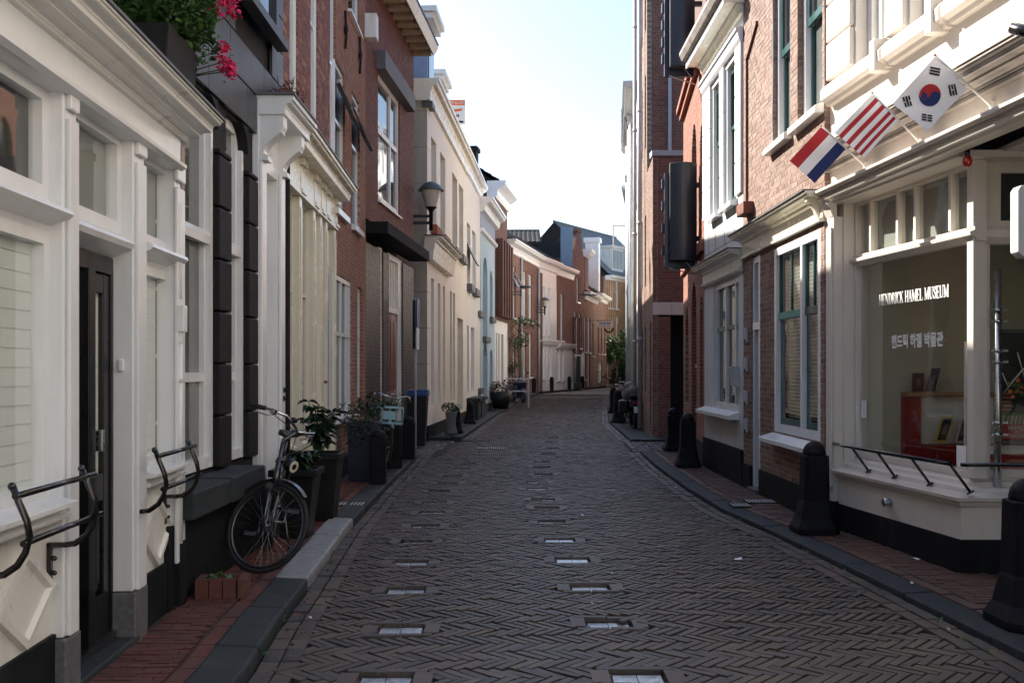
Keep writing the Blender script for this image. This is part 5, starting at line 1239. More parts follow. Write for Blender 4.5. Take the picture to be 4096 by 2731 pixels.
# bay shop window
FL = Fac((3.31, 7.2), (3.04, 9.345), 1)
dpos = Vector((FL.A.x-FU.A.x, FL.A.y-FU.A.y)); ang = FU.rz
bay_ = bpy.data.objects.new('shop_window_bay', None); COL.objects.link(bay_); bay_.parent = mu_
c_, s_ = math.cos(-ang), math.sin(-ang)
bay_.location = (dpos.x*c_-dpos.y*s_, dpos.x*s_+dpos.y*c_, 0); bay_.rotation_euler = (0, 0, FL.rz-FU.rz)
S2 = FL.s; LL = FL.L; D = -.2
e0 = S2(3432, D)
def loft(path, prof, name, mat, side=-1, **kw):
    "profile (d,z) run along a street-plan path with mitred corners"
    P_ = [Vector(p) for p in path]; N_ = []
    for p, q in zip(P_, P_[1:]): u_ = (q-p).normalized(); N_.append(Vector((-u_.y, u_.x))*side)
    V = []; k = len(prof)
    for i, p in enumerate(P_):
        n = N_[0] if i == 0 else N_[-1] if i == len(P_)-1 else (N_[i-1]+N_[i])/(1+N_[i-1].dot(N_[i]))
        for d, z in prof: x, y = p+n*d; V.append(((x-FU.A.x)*c_-(y-FU.A.y)*s_, (x-FU.A.x)*s_+(y-FU.A.y)*c_, z))
    m = MB(); m.add(V, [(i*k+j, i*k+(j+1) % k, (i+1)*k+(j+1) % k, (i+1)*k+j) for i in range(len(P_)-1) for j in range(k)]+[tuple(range(k)), tuple(range(len(V)-k, len(V)))[::-1]])
    return m.build(name, mat, mu_, **kw)
PATH = [(FL.B.x, FL.B.y), (3.31, 7.2), (5.3, 7.2)]; SD = 1 if (Vector((3.31, 7.2))-Vector((FL.B.x, FL.B.y))).y > 0 else -1
loft(PATH, [(-.45, 0), (0, 0), (0, .30), (-.45, .30)], 'plinth', 'plinth', SD)
loft(PATH, [(-.45, .30), (-.012, .30), (-.012, .56), (-.45, .56)], 'apron', 'museum', SD)
loft(PATH, [(-.5, .54), (.0, .54), (.015, .56), (.02, .575), (.045, .59), (.05, .615), (.0, .63), (-.06, .64), (-.07, .67), (-.13, .68), (-.14, .71), (-.17, .72), (-.18, .75), (-.5, .75)], 'sill', 'museum', SD)
loft(PATH, [(-.5, 3.12), (.03, 3.12), (.03, 3.17), (-.5, 3.17)], 'bay_head', 'museum', SD)
# frame
cp = (S2(3918, D), S2(3892, D)); 
m = FL.mb(); m.box(e0, LL, -.3, -.06, .62, 3.14); m.box(LL-.16, LL-.01, -.1, .03, .3, 3.0); m.box(LL-.14, LL-.03, .03, .05, .45, 2.9); m.build('pilaster', 'museum', bay_, bevel=.006)
m = FL.mb(); m.box(LL-.18, LL+.01, -.1, .05, .0, .32); m.build('pilaster_foot', 'plinth', bay_, bevel=.008)
m = FL.mb(); m.box(e0-.04, e0, D-.04, D+.04, .74, 3.14); m.box(cp[0], cp[1], D-.06, D+.05, .74, 3.14); m.box(cp[1], e0-.04, D-.04, D+.03, .74, .79); m.box(cp[1], e0-.04, D-.04, D+.03, 3.09, 3.14); m.build('shop_window_frame', 'museum', bay_, bevel=.004)
m = FL.mb(); m.prism([(D-.05, 2.52), (D+.03, 2.52), (D+.05, 2.55), (D+.085, 2.56), (D+.09, 2.585), (D+.05, 2.60), (D+.05, 2.625), (D-.05, 2.64)], cp[0]-.02, e0); m.build('transom_bar', 'museum', bay_)
pc_ = cp[1]
mull_ = [S2(3492, D), S2(3600, D), S2(3671, D), S2(3812, D)]
m = FL.mb()
for q in mull_: m.box(q-.018, q+.018, D-.04, D+.03, 2.64, 3.09)
m.build('mullion', 'museum', bay_, bevel=.003)
m = FL.mb(); m.quad([(pc_, D-.01, .79), (e0-.04, D-.01, .79), (e0-.04, D-.01, 2.52), (pc_, D-.01, 2.52)]); gp = m.build('pane', 'museumglass', bay_, recalc=False)
qs = [e0-.04]+mull_+[pc_]
for a, b in zip(qs[1:], qs):
    m = FL.mb(); m.quad([(a+.018, D-.01, 2.64), (b-.018, D-.01, 2.64), (b-.018, D-.01, 3.09), (a+.018, D-.01, 3.09)]); o = m.build('transom_pane', 'museumglass', bay_, recalc=False)
    m = FL.mb(); m.quad([(a, D-.05, 2.6), (b, D-.05, 2.6), (b, D-.05, 3.12), (a, D-.05, 3.12)]); m.build('blind', 'film', bay_, recalc=False)
# lettering on the glass
def strokes(letters, name, parent, x0, z0, h, wsc, d, mat='paper', gap=.18, sg=1):
    GL = {'H': (.72, [(0.12, 0, .12, 1, 1), (.6, 0, .6, 1, 1), (.12, .5, .6, .5, .4)], [(.0, 0, .24), (.48, 0, .24), (0, 1, .24), (.48, 1, .24)]),
          'E': (.62, [(.12, 0, .12, 1, 1), (.12, 1, .55, 1, .4), (.12, 0, .58, 0, .4), (.12, .52, .42, .52, .4), (.55, 1, .55, .8, .3), (.58, 0, .58, .22, .3), (.42, .62, .42, .42, .3)], [(0, 0, .2), (0, 1, .2)]),
          'N': (.76, [(.1, 0, .1, 1, .4), (.1, 1, .62, 0, 1), (.62, 0, .62, 1, .4)], [(0, 0, .22), (0, 1, .16), (.52, 1, .22)]),
          'D': (.7, [(.12, 0, .12, 1, 1), (.12, 1, .38, .98, .4), (.38, .98, .55, .8, .7), (.55, .8, .6, .5, 1), (.6, .5, .55, .2, 1), (.55, .2, .38, .02, .7), (.38, .02, .12, 0, .4)], [(0, 0, .2), (0, 1, .2)]),
          'R': (.72, [(.12, 0, .12, 1, 1), (.12, 1, .4, .98, .4), (.4, .98, .52, .76, 1), (.52, .76, .38, .52, .7), (.38, .52, .12, .5, .4), (.34, .5, .62, 0, 1)], [(0, 0, .24), (0, 1, .2), (.54, 0, .18)]),
          'I': (.32, [(.16, 0, .16, 1, 1)], [(.02, 0, .28), (.02, 1, .28)]),
          'C': (.64, [(.55, .75, .45, .95, .5), (.45, .95, .28, 1, .4), (.28, 1, .12, .8, .8), (.12, .8, .08, .5, 1), (.08, .5, .12, .2, 1), (.12, .2, .28, 0, .6), (.28, 0, .48, .05, .4), (.48, .05, .57, .25, .4), (.55, .7, .55, .98, .35)], []),
          'K': (.72, [(.12, 0, .12, 1, 1), (.12, .42, .55, 1, .4), (.26, .58, .6, 0, 1)], [(0, 0, .24), (0, 1, .24), (.46, 1, .2), (.5, 0, .2)]),
          'A': (.7, [(.08, 0, .34, 1, .4), (.34, 1, .6, 0, 1), (.17, .34, .5, .34, .35)], [(0, 0, .2), (.48, 0, .24)]),
          'M': (.9, [(.1, 0, .1, 1, .4), (.1, 1, .42, .05, 1), (.42, .05, .74, 1, .4), (.76, 0, .76, 1, 1)], [(0, 0, .2), (0, 1, .16), (.64, 0, .24), (.68, 1, .2)]),
          'L': (.6, [(.12, 0, .12, 1, 1), (.12, 0, .55, 0, .4), (.55, 0, .56, .25, .3)], [(0, 0, .2), (0, 1, .24)]),
          'U': (.72, [(.12, 1, .12, .25, 1), (.12, .25, .24, .02, .8), (.24, .02, .44, .02, .4), (.44, .02, .58, .25, .4), (.58, .25, .58, 1, .4)], [(0, 1, .24), (.48, 1, .2)]),
          'S': (.56, [(.46, .78, .38, .97, .5), (.38, .97, .2, .98, .5), (.2, .98, .1, .78, .8), (.1, .78, .24, .58, 1), (.24, .58, .42, .42, 1), (.42, .42, .46, .2, .9), (.46, .2, .34, .02, .6), (.34, .02, .16, .03, .5), (.16, .03, .08, .25, .4), (.06, 0, .06, .3, .3), (.48, .72, .48, 1, .3)], [])}
    m = MB(sg); x = 0; wmax = .17
    tot = sum((GL[c][0]+.04) if c != ' ' else .34 for c in letters)
    for c in letters:
        if c == ' ': x += .34; continue
        w_, st, sf = GL[c]
        for ax, az, bx, bz, k in st:
            a = Vector((x+ax, az)); b = Vector((x+bx, bz)); dv = (b-a).normalized(); wd = wmax*k/2; n_ = Vector((-dv.y, dv.x))*wd; ex = dv*.02
            p = [a+n_-ex, b+n_+ex, b-n_+ex, a-n_-ex]; m.quad([(x0-q.x*wsc, d, z0+q.y*h) for q in p])
        for ax, az, L in sf: m.quad([(x0-q*wsc, d+.0003, z0+r*h) for q, r in ((x+ax, az-.03), (x+ax+L, az-.03), (x+ax+L, az+.03), (x+ax, az+.03))])
        x += w_+.04
    return m.build(name, mat, parent, recalc=False), tot
za = FL.z(3510, 1222, D+.01); zb = FL.z(3510, 1180, D+.01); xa, xb = S2(3510, D+.01), S2(3787, D+.01)
txt = 'HENDRICK HAMEL MUSEUM'; tot = sum({'H': .72, 'E': .62, 'N': .76, 'D': .7, 'R': .72, 'I': .32, 'C': .64, 'K': .72, 'A': .7, 'M': .9, 'L': .6, 'U': .72, 'S': .56}[c]+.04 if c != ' ' else .34 for c in txt)
strokes(txt, 'window_lettering', bay_, xa, za, zb-za, (xa-xb)/tot, D-.007, sg=FL.sg)
def text(body_, name, parent, loc, rot, size, mat, sx=1., align='LEFT', bold=.0):
    c = bpy.data.curves.new(name, 'FONT'); c.body = body_; c.size = size; c.align_x = align; c.offset = bold; c.extrude = 0
    c.materials.append(M[mat]); o = bpy.data.objects.new(name, c); link(o, parent); o.location = loc; o.rotation_euler = rot; o.scale = (sx, 1, 1); return o
# text faces the street: local x runs away from the viewer, so the line runs back along -x
xk = S2(3558, D+.01); zk = FL.z(3558, 1388, D+.01)
text('\ud5e8\ub4dc\ub9ad \ud558\uba5c \ubc15\ubb3c\uad00', 'window_lettering', bay_, (xk, FL.sg*(D-.007), zk), (math.radians(90), 0, math.pi), .125, 'paper', .82, bold=.004)
m = FL.mb(); m.box(S2(3461, D), S2(3434, D), D-.008, D-.004, 1.15, 1.37) if False else m.quad([(e0-.06, D+.002, FL.z(3440, 1668, D)), (e0-.17, D+.002, FL.z(3450, 1668, D)), (e0-.17, D+.002, FL.z(3450, 1600, D)), (e0-.06, D+.002, FL.z(3440, 1600, D))]); m.build('window_sticker', 'paper', bay_, recalc=False)
m = FL.mb(); q = S2(3848, D); m.quad([(q-.06, D+.002, .80), (q+.07, D+.002, .80), (q+.07, D+.002, .97), (q-.06, D+.002, .97)]); m.build('window_notice', 'paper', bay_, recalc=False)
# side of the bay, facing down the street
FS = Fac((3.31, 7.2), (5.2, 7.2), -1)
sd_ = bpy.data.objects.new('bay_return', None); COL.objects.link(sd_); sd_.parent = mu_
sd_.location = bay_.location; sd_.rotation_euler = (0, 0, FS.rz-FU.rz)
x0 = FS.s(3918, -.2)
m = FS.mb(); m.box(x0, x0+.06, -.24, -.16, .74, 3.14); m.box(x0+.06, 2.0, -.24, -.16, .74, .80); m.prism([(-.26, 2.5), (-.15, 2.5), (-.11, 2.55), (-.11, 2.6), (-.15, 2.64), (-.26, 2.64)], x0-.03, 2.0); m.box(x0+.06, x0+.14, -.24, -.16, 2.64, 3.14); m.box(x0+.14, 2.0, -.24, -.16, 3.04, 3.14); m.box(x0+.14, 2., -.24, -.16, 2.64, 2.68); m.build('shop_window_frame', 'museum', sd_, bevel=.004)
m = FS.mb(); m.quad([(x0+.06, -.2, .8), (2.0, -.2, .8), (2.0, -.2, 2.5), (x0+.06, -.2, 2.5)]); m.build('pane', 'museumglass', sd_, recalc=False)
m = FS.mb(); m.quad([(x0+.14, -.2, 2.68), (2.0, -.2, 2.68), (2.0, -.2, 3.04), (x0+.14, -.2, 3.04)]); m.build('transom_pane', 'pane', sd_, recalc=False)
# porch ceiling and shop room
m = MB(); V = []
def wbox(mbx, x0, x1, y0, y1, z0, z1):
    "world box written in the museum frame"
    vs = []
    for x, y, z in [(x0, y0, z0), (x1, y0, z0), (x1, y1, z0), (x0, y1, z0), (x0, y0, z1), (x1, y0, z1), (x1, y1, z1), (x0, y1, z1)]:
        dx, dy = x-FU.A.x, y-FU.A.y; vs.append((dx*c_-dy*s_, dx*s_+dy*c_, z))
    mbx.add(vs, BOXF); return mbx
m = MB(); wbox(m, 3.32, 9, 9.28, 9.33, 0, 3.3); wbox(m, 6.6, 6.7, 7.3, 9.36, 0, 3.3); m.build('room_wall', 'room', mu_)
m = MB(); wbox(m, 3.6, 9, 7.42, 9.36, 2.75, 2.85); m.build('room_ceiling', 'display', mu_)
m = MB(); wbox(m, 3.4, 9, 7.3, 9.36, .2, .25); m.build('room_floor', 'woodtop', mu_)
m = MB(); wbox(m, 3.62, 9, 2.5, 9.35, 3.16, 3.2); m.build('porch_ceiling', 'museum', mu_)
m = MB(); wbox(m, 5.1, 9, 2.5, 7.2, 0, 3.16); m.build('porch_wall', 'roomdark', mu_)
m = MB(); wbox(m, 4.0, 12, 2.0, 9.34, 3.3, ZT); m.build('rear_wall', 'brownbrickfar', mu_)
m = MB(); wbox(m, 3.9, 5.1, -2, 3.2, .0, 3.2); m.build('near_wall', 'museum', mu_)
# bay handrail, vent, lamp
m = FL.mb(); sR = lambda q: S2(q, .08)
m.tube([(LL-.12, .02, .862), (sR(3357)-.05, .07, .862), (.0, .08, .862)], .016, 8)
o = m.build('hand_rail', 'rail', bay_)
m = FS.mb(); m.tube([(.0-.03, .08, .862), (1.5, .08, .862)], .016, 8); m.build('hand_rail', 'rail', sd_)
for q in (3405, 3505, 3640, 3795):
    m = FL.mb(); a = S2(q, .08); m.tube([(a, .07, .855), (a-.06, -.05, .66)], .011, 7); m.tube([(a-.06, -.05, .66), (a-.065, -.055, .648)], .03, 10); m.build('strut', 'rail', bay_)
m = FL.mb(); a = S2(3556); m.tube([(a, -.02, .44), (a, .05, .44)], .035, 12); m.tube([(a-.05, .05, .44), (a-.05, .075, .44)], .026, 10); m.build('vent_outlet', 'steel', bay_)
m = FU.mb(); q = S(3880, -.1); m.ellipsoid((q, -.08, 3.07), (.035, .035, .045), 12, 8); m.build('alarm_lamp', 'redlamp', mu_)
m = FU.mb(); m.tube([(q, -.08, 3.105), (q, -.08, 3.15)], .018, 10); m.build('lamp_base', 'rail', mu_)
m = FU.mb(); q = S(4080, .3); m.tube([(q-.1, .25, 3.52), (q+.02, .34, 3.60)], .035, 10); m.build('spot_lamp', 'rail', mu_)

# flags
def flag(name, label, base, tip, hA, hB, fA, fB, painter):
    q, Y0 = FU.hit(base[0], .02)
    def W(p, dy=0): return ((p[0]-CX)/FX*Y0, Y0+dy, EYE+(HY-p[1])/FX*Y0)
    B0 = W(base); r = empty(name, label, 'flag', B0, group='flags on the museum front')
    rel = lambda p: (p[0]-B0[0], p[1]-B0[1], p[2]-B0[2])
    m = MB(); m.tube([rel(W(base)), rel(W(tip))], .008, 8); m.build('pole', 'oldwhite', r)
    m = MB(); m.box(-.004, .03, -.012, .012, -.05, .03); m.build('holder', 'oldwhite', r)
    m = MB(); m.ellipsoid(rel(W(tip)), (.009, .009, .009), 8, 6); m.build('pole_tip', 'flagred', r)
    hA, hB, fA, fB = [Vector(p) for p in (hA, hB, fA, fB)]
    def pt(u, v, lift=0.):      # u along the fly, v down the hoist
        a = hA.lerp(hB, v); b = fA.lerp(fB, v); p = a.lerp(b, u)
        return rel(W(p, -.022*math.sin(u*6+v*2.2)*u-lift))
    def patch(nm, mat, u0, u1, v0, v1, lift=0., nu=12, nv=4):
        m = MB(); V = [pt(u0+(u1-u0)*i/nu, v0+(v1-v0)*j/nv, lift) for i in range(nu+1) for j in range(nv+1)]
        m.add(V, [(i*(nv+1)+j, i*(nv+1)+j+1, (i+1)*(nv+1)+j+1, (i+1)*(nv+1)+j) for i in range(nu) for j in range(nv)], 0, True); return m.build(nm, mat, r, recalc=False)
    def poly(nm, mat, pts, lift):
        m = MB(); m.quad([pt(u, v, lift) for u, v in pts]); return m.build(nm, mat, r, recalc=False)
    painter(patch, poly); return r
def dutch(patch, poly):
    patch('red_band', 'flagred', 0, 1, 0, 1/3); patch('white_band', 'flagwhite', 0, 1, 1/3, 2/3); patch('blue_band', 'flagblue', 0, 1, 2/3, 1)
def stripes(patch, poly):
    e = [0, .13, .25, .38, .50, .63, .73, .82, .91, 1.0]
    for i in range(len(e)-1): patch('red_stripe' if i % 2 else 'white_stripe', 'flagred' if i % 2 else 'flagwhite', 0, 1, e[i], e[i+1])
def korea(patch, poly):
    patch('cloth', 'flagwhite', 0, 1, 0, 1, 0, 14, 10)
    W_, H_ = 1.38, 1.0; rr = .24; al = math.radians(118)
    def uv(x, y): return (.5+x/W_, .5+y/H_)
    def circ(cx, cy, r_, a0, a1, n=16): return [(cx+r_*math.cos(a0+(a1-a0)*i/n), cy+r_*math.sin(a0+(a1-a0)*i/n)) for i in range(n+1)]
    ax = (math.cos(al), math.sin(al))
    poly('disc', 'flagblue', [uv(x, y) for x, y in circ(0, 0, rr, 0, 2*math.pi, 32)[:-1]], .003)
    half = circ(0, 0, rr, al, al+math.pi, 20); c1 = (-ax[0]*rr/2, -ax[1]*rr/2); c2 = (ax[0]*rr/2, ax[1]*rr/2)
    b1_ = circ(c1[0], c1[1], rr/2, al+math.pi, al+2*math.pi, 12); b2_ = circ(c2[0], c2[1], rr/2, al+math.pi, al, 12)
    poly('red_half', 'flagred', [uv(x, y) for x, y in half+b1_[1:]+b2_[1:-1]], .005)
    for (x, y, brk) in ((-.47, -.31, (0, 0, 0)), (.47, .31, (1, 1, 1)), (.47, -.31, (1, 0, 1)), (-.47, .31, (0, 1, 0))):
        t = math.atan2(y, x); d_ = Vector((math.cos(t), math.sin(t))); n_ = Vector((-d_.y, d_.x)); c0 = Vector((x, y))*.92
        for k in (-1, 0, 1):
            cc = c0+d_*k*.062
            for a, b in (((-.12, .12),) if not brk[k+1] else ((-.12, -.012), (.012, .12))):
                p = [cc+n_*a-d_*.021, cc+n_*b-d_*.021, cc+n_*b+d_*.021, cc+n_*a+d_*.021]; poly('bar', 'ink', [uv(q.x, q.y) for q in p], .004)
flag('flag', 'red, white and blue flag on a pole, nearest the brick house', (3457, 662), (3285, 505), (3287, 506), (3384, 596), (3159, 644), (3256, 735), dutch)
flag('flag', 'white flag with four red stripes on the middle pole', (3681, 572), (3489, 373), (3491, 375), (3597, 481), (3339, 531), (3451, 636), stripes)
flag('flag', 'white flag with a red and blue disc and black bars above the shop window', (3963, 425), (3740, 222), (3742, 224), (3868, 357), (3572, 415), (3703, 531), korea)
# ================================================================== THINGS INSIDE THE SHOP WINDOW
def wx(px, Y): return (px-CX)/FX*Y
def wz(py, Y): return EYE+(HY-py)/FX*Y
Y = 9.2
t_ = empty('display_counter', 'red display counter with a white panel and oak top behind the shop window', 'counter', (wx(3617, Y), Y, .25))
X0 = wx(3617, Y)
m = MB(); m.box(0, .16, -.0, .12, 0, wz(1585, Y)-.25); m.build('side_panel', 'redcounter', t_, bevel=.004)
m = MB(); m.box(.16, 2.2, .03, .12, wz(1775, Y)-.25, wz(1588, Y)-.25); m.build('display_panel', 'display', t_)
m = MB(); m.box(.16, 2.2, -.16, .12, 0, wz(1778, Y)-.25); m.build('lower_front', 'redcounter', t_, bevel=.004)
m = MB(); m.box(-.0, 2.2, -.06, .12, wz(1585, Y)-.249, wz(1568, Y)-.25); m.build('counter_top', 'woodtop', t_, bevel=.004)
def frame_(pxa, pxb, pya, pyb, Y, lab, fm, lean=.3):
    x0, x1 = wx(pxa, Y), wx(pxb, Y); z0, z1 = wz(pyb, Y), wz(pya, Y); h = z1-z0; w_ = x1-x0-h*lean*.9
    e = empty('picture_frame', lab, 'picture frame', (x0, Y, z0), group='framed pictures in the shop window'); k = h*lean
    def P(a, b, y): return (a*w_+b*k, y, b*h)
    m = MB(); m.add([P(0, 0, 0), P(1, 0, 0), P(1, 1, 0), P(0, 1, 0), P(0, 0, .02), P(1, 0, .02), P(1, 1, .02), P(0, 1, .02)], BOXF); m.build('backing', fm, e)
    m = MB(); m.quad([P(.12, .08, -.002), P(.84, .08, -.002), P(.84, .92, -.002), P(.12, .92, -.002)]); m.build('print', 'ink', e, recalc=False)
    m = MB(); m.quad([P(.3, .3, -.004), P(.7, .3, -.004), P(.7, .7, -.004), P(.3, .7, -.004)]); m.build('image', 'panegrey', e, recalc=False)
M['yellow'] = plain('yellow_card', (.7, .5, .04), .5)
M['skycard'] = plain('pale_print', (.6, .62, .6), .6)
frame_(3740, 3815, 1665, 1768, 9.1, 'dark picture in a yellow edged frame leaning in the white display', 'yellow')
frame_(3822, 3880, 1672, 1770, 9.1, 'picture in a pale frame right of the yellow edged one', 'skycard')
frame_(3650, 3697, 1492, 1566, 9.18, 'small dark picture lying left on the counter top', 'plastic', .05)
frame_(3706, 3760, 1472, 1566, 9.18, 'leaning dark picture with black header on the counter top', 'plastic', .25)
# poster panels behind the glass of the bay return
def poster(pxa, pxb, pya, pyb, Y, lab, art):
    x0, x1, z0, z1 = wx(pxa, Y), wx(pxb, Y), wz(pyb, Y), wz(pya, Y); e = empty('poster_board', lab, 'poster', (x0, Y, z0))
    w_, h = x1-x0, z1-z0; b = .028
    m = MB(); m.box(0, b, 0, .03, 0, h); m.box(w_-b, w_, 0, .03, 0, h); m.box(b, w_-b, 0, .03, 0, b); m.box(b, w_-b, 0, .03, h-b, h); m.build('frame', 'alu' if art else 'white', e, bevel=.003)
    m = MB(); m.quad([(b, .012, b), (w_-b, .012, b), (w_-b, .012, h-b), (b, .012, h-b)]); m.build('print', 'ink', e, recalc=False)
    def patch(nm, mt, a, b2, c, d_, y=.010):
        m = MB(); m.quad([(w_*a, y, h*c), (w_*b2, y, h*c), (w_*b2, y, h*d_), (w_*a, y, h*d_)]); return m.build(nm, mt, e, recalc=False)
    if art:
        patch('printed_band', 'redcounter', .09, .94, .04, .17)
        patch('printed_image', 'leaf', .1, .9, .18, .27); 
        m = MB()
        for k in range(7): a = .12+k*.11; m.quad([(w_*a, .009, h*.17), (w_*(a+.07), .009, h*.17), (w_*(a+.13), .009, h*.25), (w_*(a+.06), .009, h*.25)])
        m.build('printed_ropes', 'wood', e, recalc=False)
        m = MB()
        for k in range(5): m.quad([(w_*.1, .0095, h*(.29+k*.035)), (w_*.42, .0095, h*(.29+k*.035)), (w_*.38, .0095, h*(.31+k*.035)), (w_*.13, .0095, h*(.31+k*.035))])
        m.build('printed_barrels', 'terracotta', e, recalc=False)
        m = MB()
        for (a, b_, c, d2) in ((.2, .45, .95, .75), (.55, .8, .8, .5), (.3, .5, .7, .66), (.15, .62, .3, .5)): m.tube([(w_*a, .006, h*b_), (w_*c, .006, h*d2)], .004, 4)
        m.build('printed_rigging', 'skycard', e)
        m = MB()
        for k in range(22): a, b_ = R.uniform(.3, .95), R.uniform(.40, .56); r = R.uniform(.008, .02); m.quad([(w_*a-r, .007-k*.0001, h*b_-r), (w_*a+r, .007-k*.0001, h*b_-r*.4), (w_*a+r*.6, .007-k*.0001, h*b_+r), (w_*a-r*.7, .007-k*.0001, h*b_+r*.8)], k % 2)
        m.build('printed_flowers', ['orange', 'leaf'], e, recalc=False)
        text('HERBELEEF', 'printed_text', e, (w_*.30, .008, h*.125), (math.radians(90), 0, 0), .042, 'skycard')
        text('AVONTUUR', 'printed_text', e, (w_*.48, .008, h*.09), (math.radians(90), 0, 0), .038, 'skycard')
        text('ZEVENTIENDE', 'printed_text', e, (w_*.18, .008, h*.055), (math.radians(90), 0, 0), .036, 'skycard')
    else:
        patch('printed_band', 'flagred', .32, .93, .76, .80); patch('printed_page', 'skycard', .32, .93, .42, .76, .009); patch('printed_image', 'leafdry', .45, .93, .42, .52, .0085)
        m = MB()
        for k in range(14): m.quad([(w_*.14, .008, h*(.2+k*.043)), (w_*.19, .008, h*(.2+k*.043)), (w_*.19, .008, h*(.222+k*.043)), (w_*.14, .008, h*(.222+k*.043))])
        m.build('printed_letters', 'skycard', e, recalc=False)
        patch('printed_lines', 'orange', .5, .9, .70, .715, .0085)
poster(3862, 3946, 1366, 1812, 7.75, 'narrow poster board with red band behind the corner post of the shop window', False)
poster(3988, 4140, 1318, 1775, 7.45, 'dark poster board with ship rigging and flowers right in the shop window', True)
t_ = empty('display_cabinet', 'red cabinet with a white lit top under the ship poster', 'cabinet', (wx(3962, 7.9), 7.9, .25))
m = MB(); m.box(0, 1.3, 0, .5, 0, wz(1815, 7.9)-.25); m.build('cabinet_body', 'redcounter', t_)
m = MB(); m.box(0.001, 1.3, -.01, .5, wz(1815, 7.9)-.249, wz(1800, 7.9)-.25); m.box(0.001, .08, .3, .45, wz(1800, 7.9)-.25, wz(1590, 7.9)-.25); m.build('cabinet_top', 'display', t_)
t_ = empty('steel_pole', 'polished steel pole with clamps standing in the shop window', 'pole', (wx(3990, 7.3), 7.30, .25))
m = MB(); m.tube([(0, 0, 0), (0, 0, wz(1080, 7.3)-.25)], .026, 12); m.build('tube', 'steel', t_)
for py_ in (1240, 1285, 1402, 1447, 1690, 1737):
    m = MB(); z = wz(py_, 7.3)-.25; m.tube([(0, 0, z-.012), (0, 0, z+.012)], .036, 10); m.box(-.05, .075, -.012, .012, z-.008, z+.008); m.build('clamp', 'steel', t_)
# small sign at the right edge
t_ = empty('side_sign', 'pale sign board sticking out at the far right beside the museum entrance', 'sign', (wx(4072, 6.2), 6.2, wz(1030, 6.2)))
m = MB(); m.add([(0, 0, .04), (.04, 0, .0), (.3, 0, .0), (.3, 0, .46), (.02, 0, .46), (0, 0, .43), (0, .1, .04), (.04, .1, .0), (.3, .1, .0), (.3, .1, .46), (.02, .1, .46), (0, .1, .43)], [(0, 1, 2, 3, 4, 5), (11, 10, 9, 8, 7, 6)]+[(i, (i+1) % 6, 6+(i+1) % 6, 6+i) for i in range(6)]); m.build('board', 'oldwhite', t_, bevel=.008)
m = MB(); m.tube([(.28, .05, .4), (.9, .05, .4)], .02, 8); m.build('arm', 'rail', t_)

# ================================================================== STREET FURNITURE
def bollard(x, y, h, label, grp, foot=False, r=.105, z=None):
    z = (float(hgt(y))+.06) if z is None else z
    e = empty('bollard', label, 'bollard', (x, y, z), R.uniform(-.05, .05), group=grp); n = 8
    def sq(r_, zz, ch=.28): # octagonal section
        c = r_*ch; return [(-r_, -r_+c), (-r_+c, -r_), (r_-c, -r_), (r_, -r_+c), (r_, r_-c), (r_-c, r_), (-r_+c, r_), (-r_, r_-c)], zz
    secs = []
    if foot: secs = [sq(r*1.6, 0), sq(r*1.6, .05), sq(r*1.28, .13), sq(r*1.04, .28), sq(r*.98, .30), sq(r*.93, h-.13)]
    else: secs = [sq(r*1.03, 0), sq(r, .04), sq(r*1.03, h-.11), sq(r*1.0, h-.095)]
    m = MB(); V = []
    for pts, zz in secs: V += [(x_, y_, zz) for x_, y_ in pts]
    F_ = [(i*n+j, i*n+(j+1) % n, (i+1)*n+(j+1) % n, (i+1)*n+j) for i in range(len(secs)-1) for j in range(n)]
    m.add(V, F_+[tuple(range(n))[::-1], tuple(range(len(V)-n, len(V)))]); m.build('post', 'bollard', e, bevel=.008)
    m = MB(); zt = secs[-1][1]; rr = r*(.86 if foot else .98); hd = h-zt
    m.lathe([(rr*1.0, zt-.01), (rr*1.02, zt+.02)]+[(rr*math.cos(t), zt+.02+(hd-.02)*math.sin(t)) for t in [i*math.pi/2/6 for i in range(1, 6)]]+[(.006, h)], n=14); m.build('cap', 'bollard', e)
    return e
gl = 'black bollards on the left kerb'
bollard(-1.745, 12.7, .70, 'black bollard nearest the planters on the left kerb', gl, z=.08)
bollard(-1.765, 14.7, .70, 'middle black bollard of the row of three on the left kerb', gl, z=.08)
bollard(-1.73, 16.3, .70, 'black bollard next to the grey pole, last of the left row of three', gl, z=.08)
gr = 'black bollards with flared feet on the right pavement'
bollard(2.79, 9.0, .84, 'black bollard with flared foot before the white window sill of the brick house', gr, True, .12)
bollard(3.03, 5.72, .86, 'large black bollard cut by the right edge of the picture', gr, True, .125)
bollard(2.72, 15.1, .83, 'black bollard in front of the arched brick house', gr, True, .12)
bollard(3.0, 18.1, .80, 'black bollard beside the setts in front of the brown brick block', gr, True, .12)
bollard(3.02, 27.8, .95, 'nearer of the two black bollards beside the parked motor scooter', gr, True, .12)
bollard(3.53, 34, .92, 'farther of the two black bollards beside the parked motor scooter', gr, True, .12)
gf = 'dark bollards along the far left houses'
for (px_, Yb, lab) in ((2136, 45.8, 'far bollard beside the cargo rack and the long red brick house'), (2207, 49, 'far bollard before the white far house'), (2277, 52.2, 'far bollard before the red brick shop'), (2330, 56.5, 'far bollard before the arched doorway')):
    bollard((px_-CX)/FX*Yb, Yb, .72, lab, gf, False, .1)
bollard(-1.29, 22.6, .62, 'low dark post before the cream house pavement corner', gf, True, .1, z=.1)
bollard(-1.14, 26.5, .62, 'low dark post further along the cream house', gf, True, .1, z=.1)

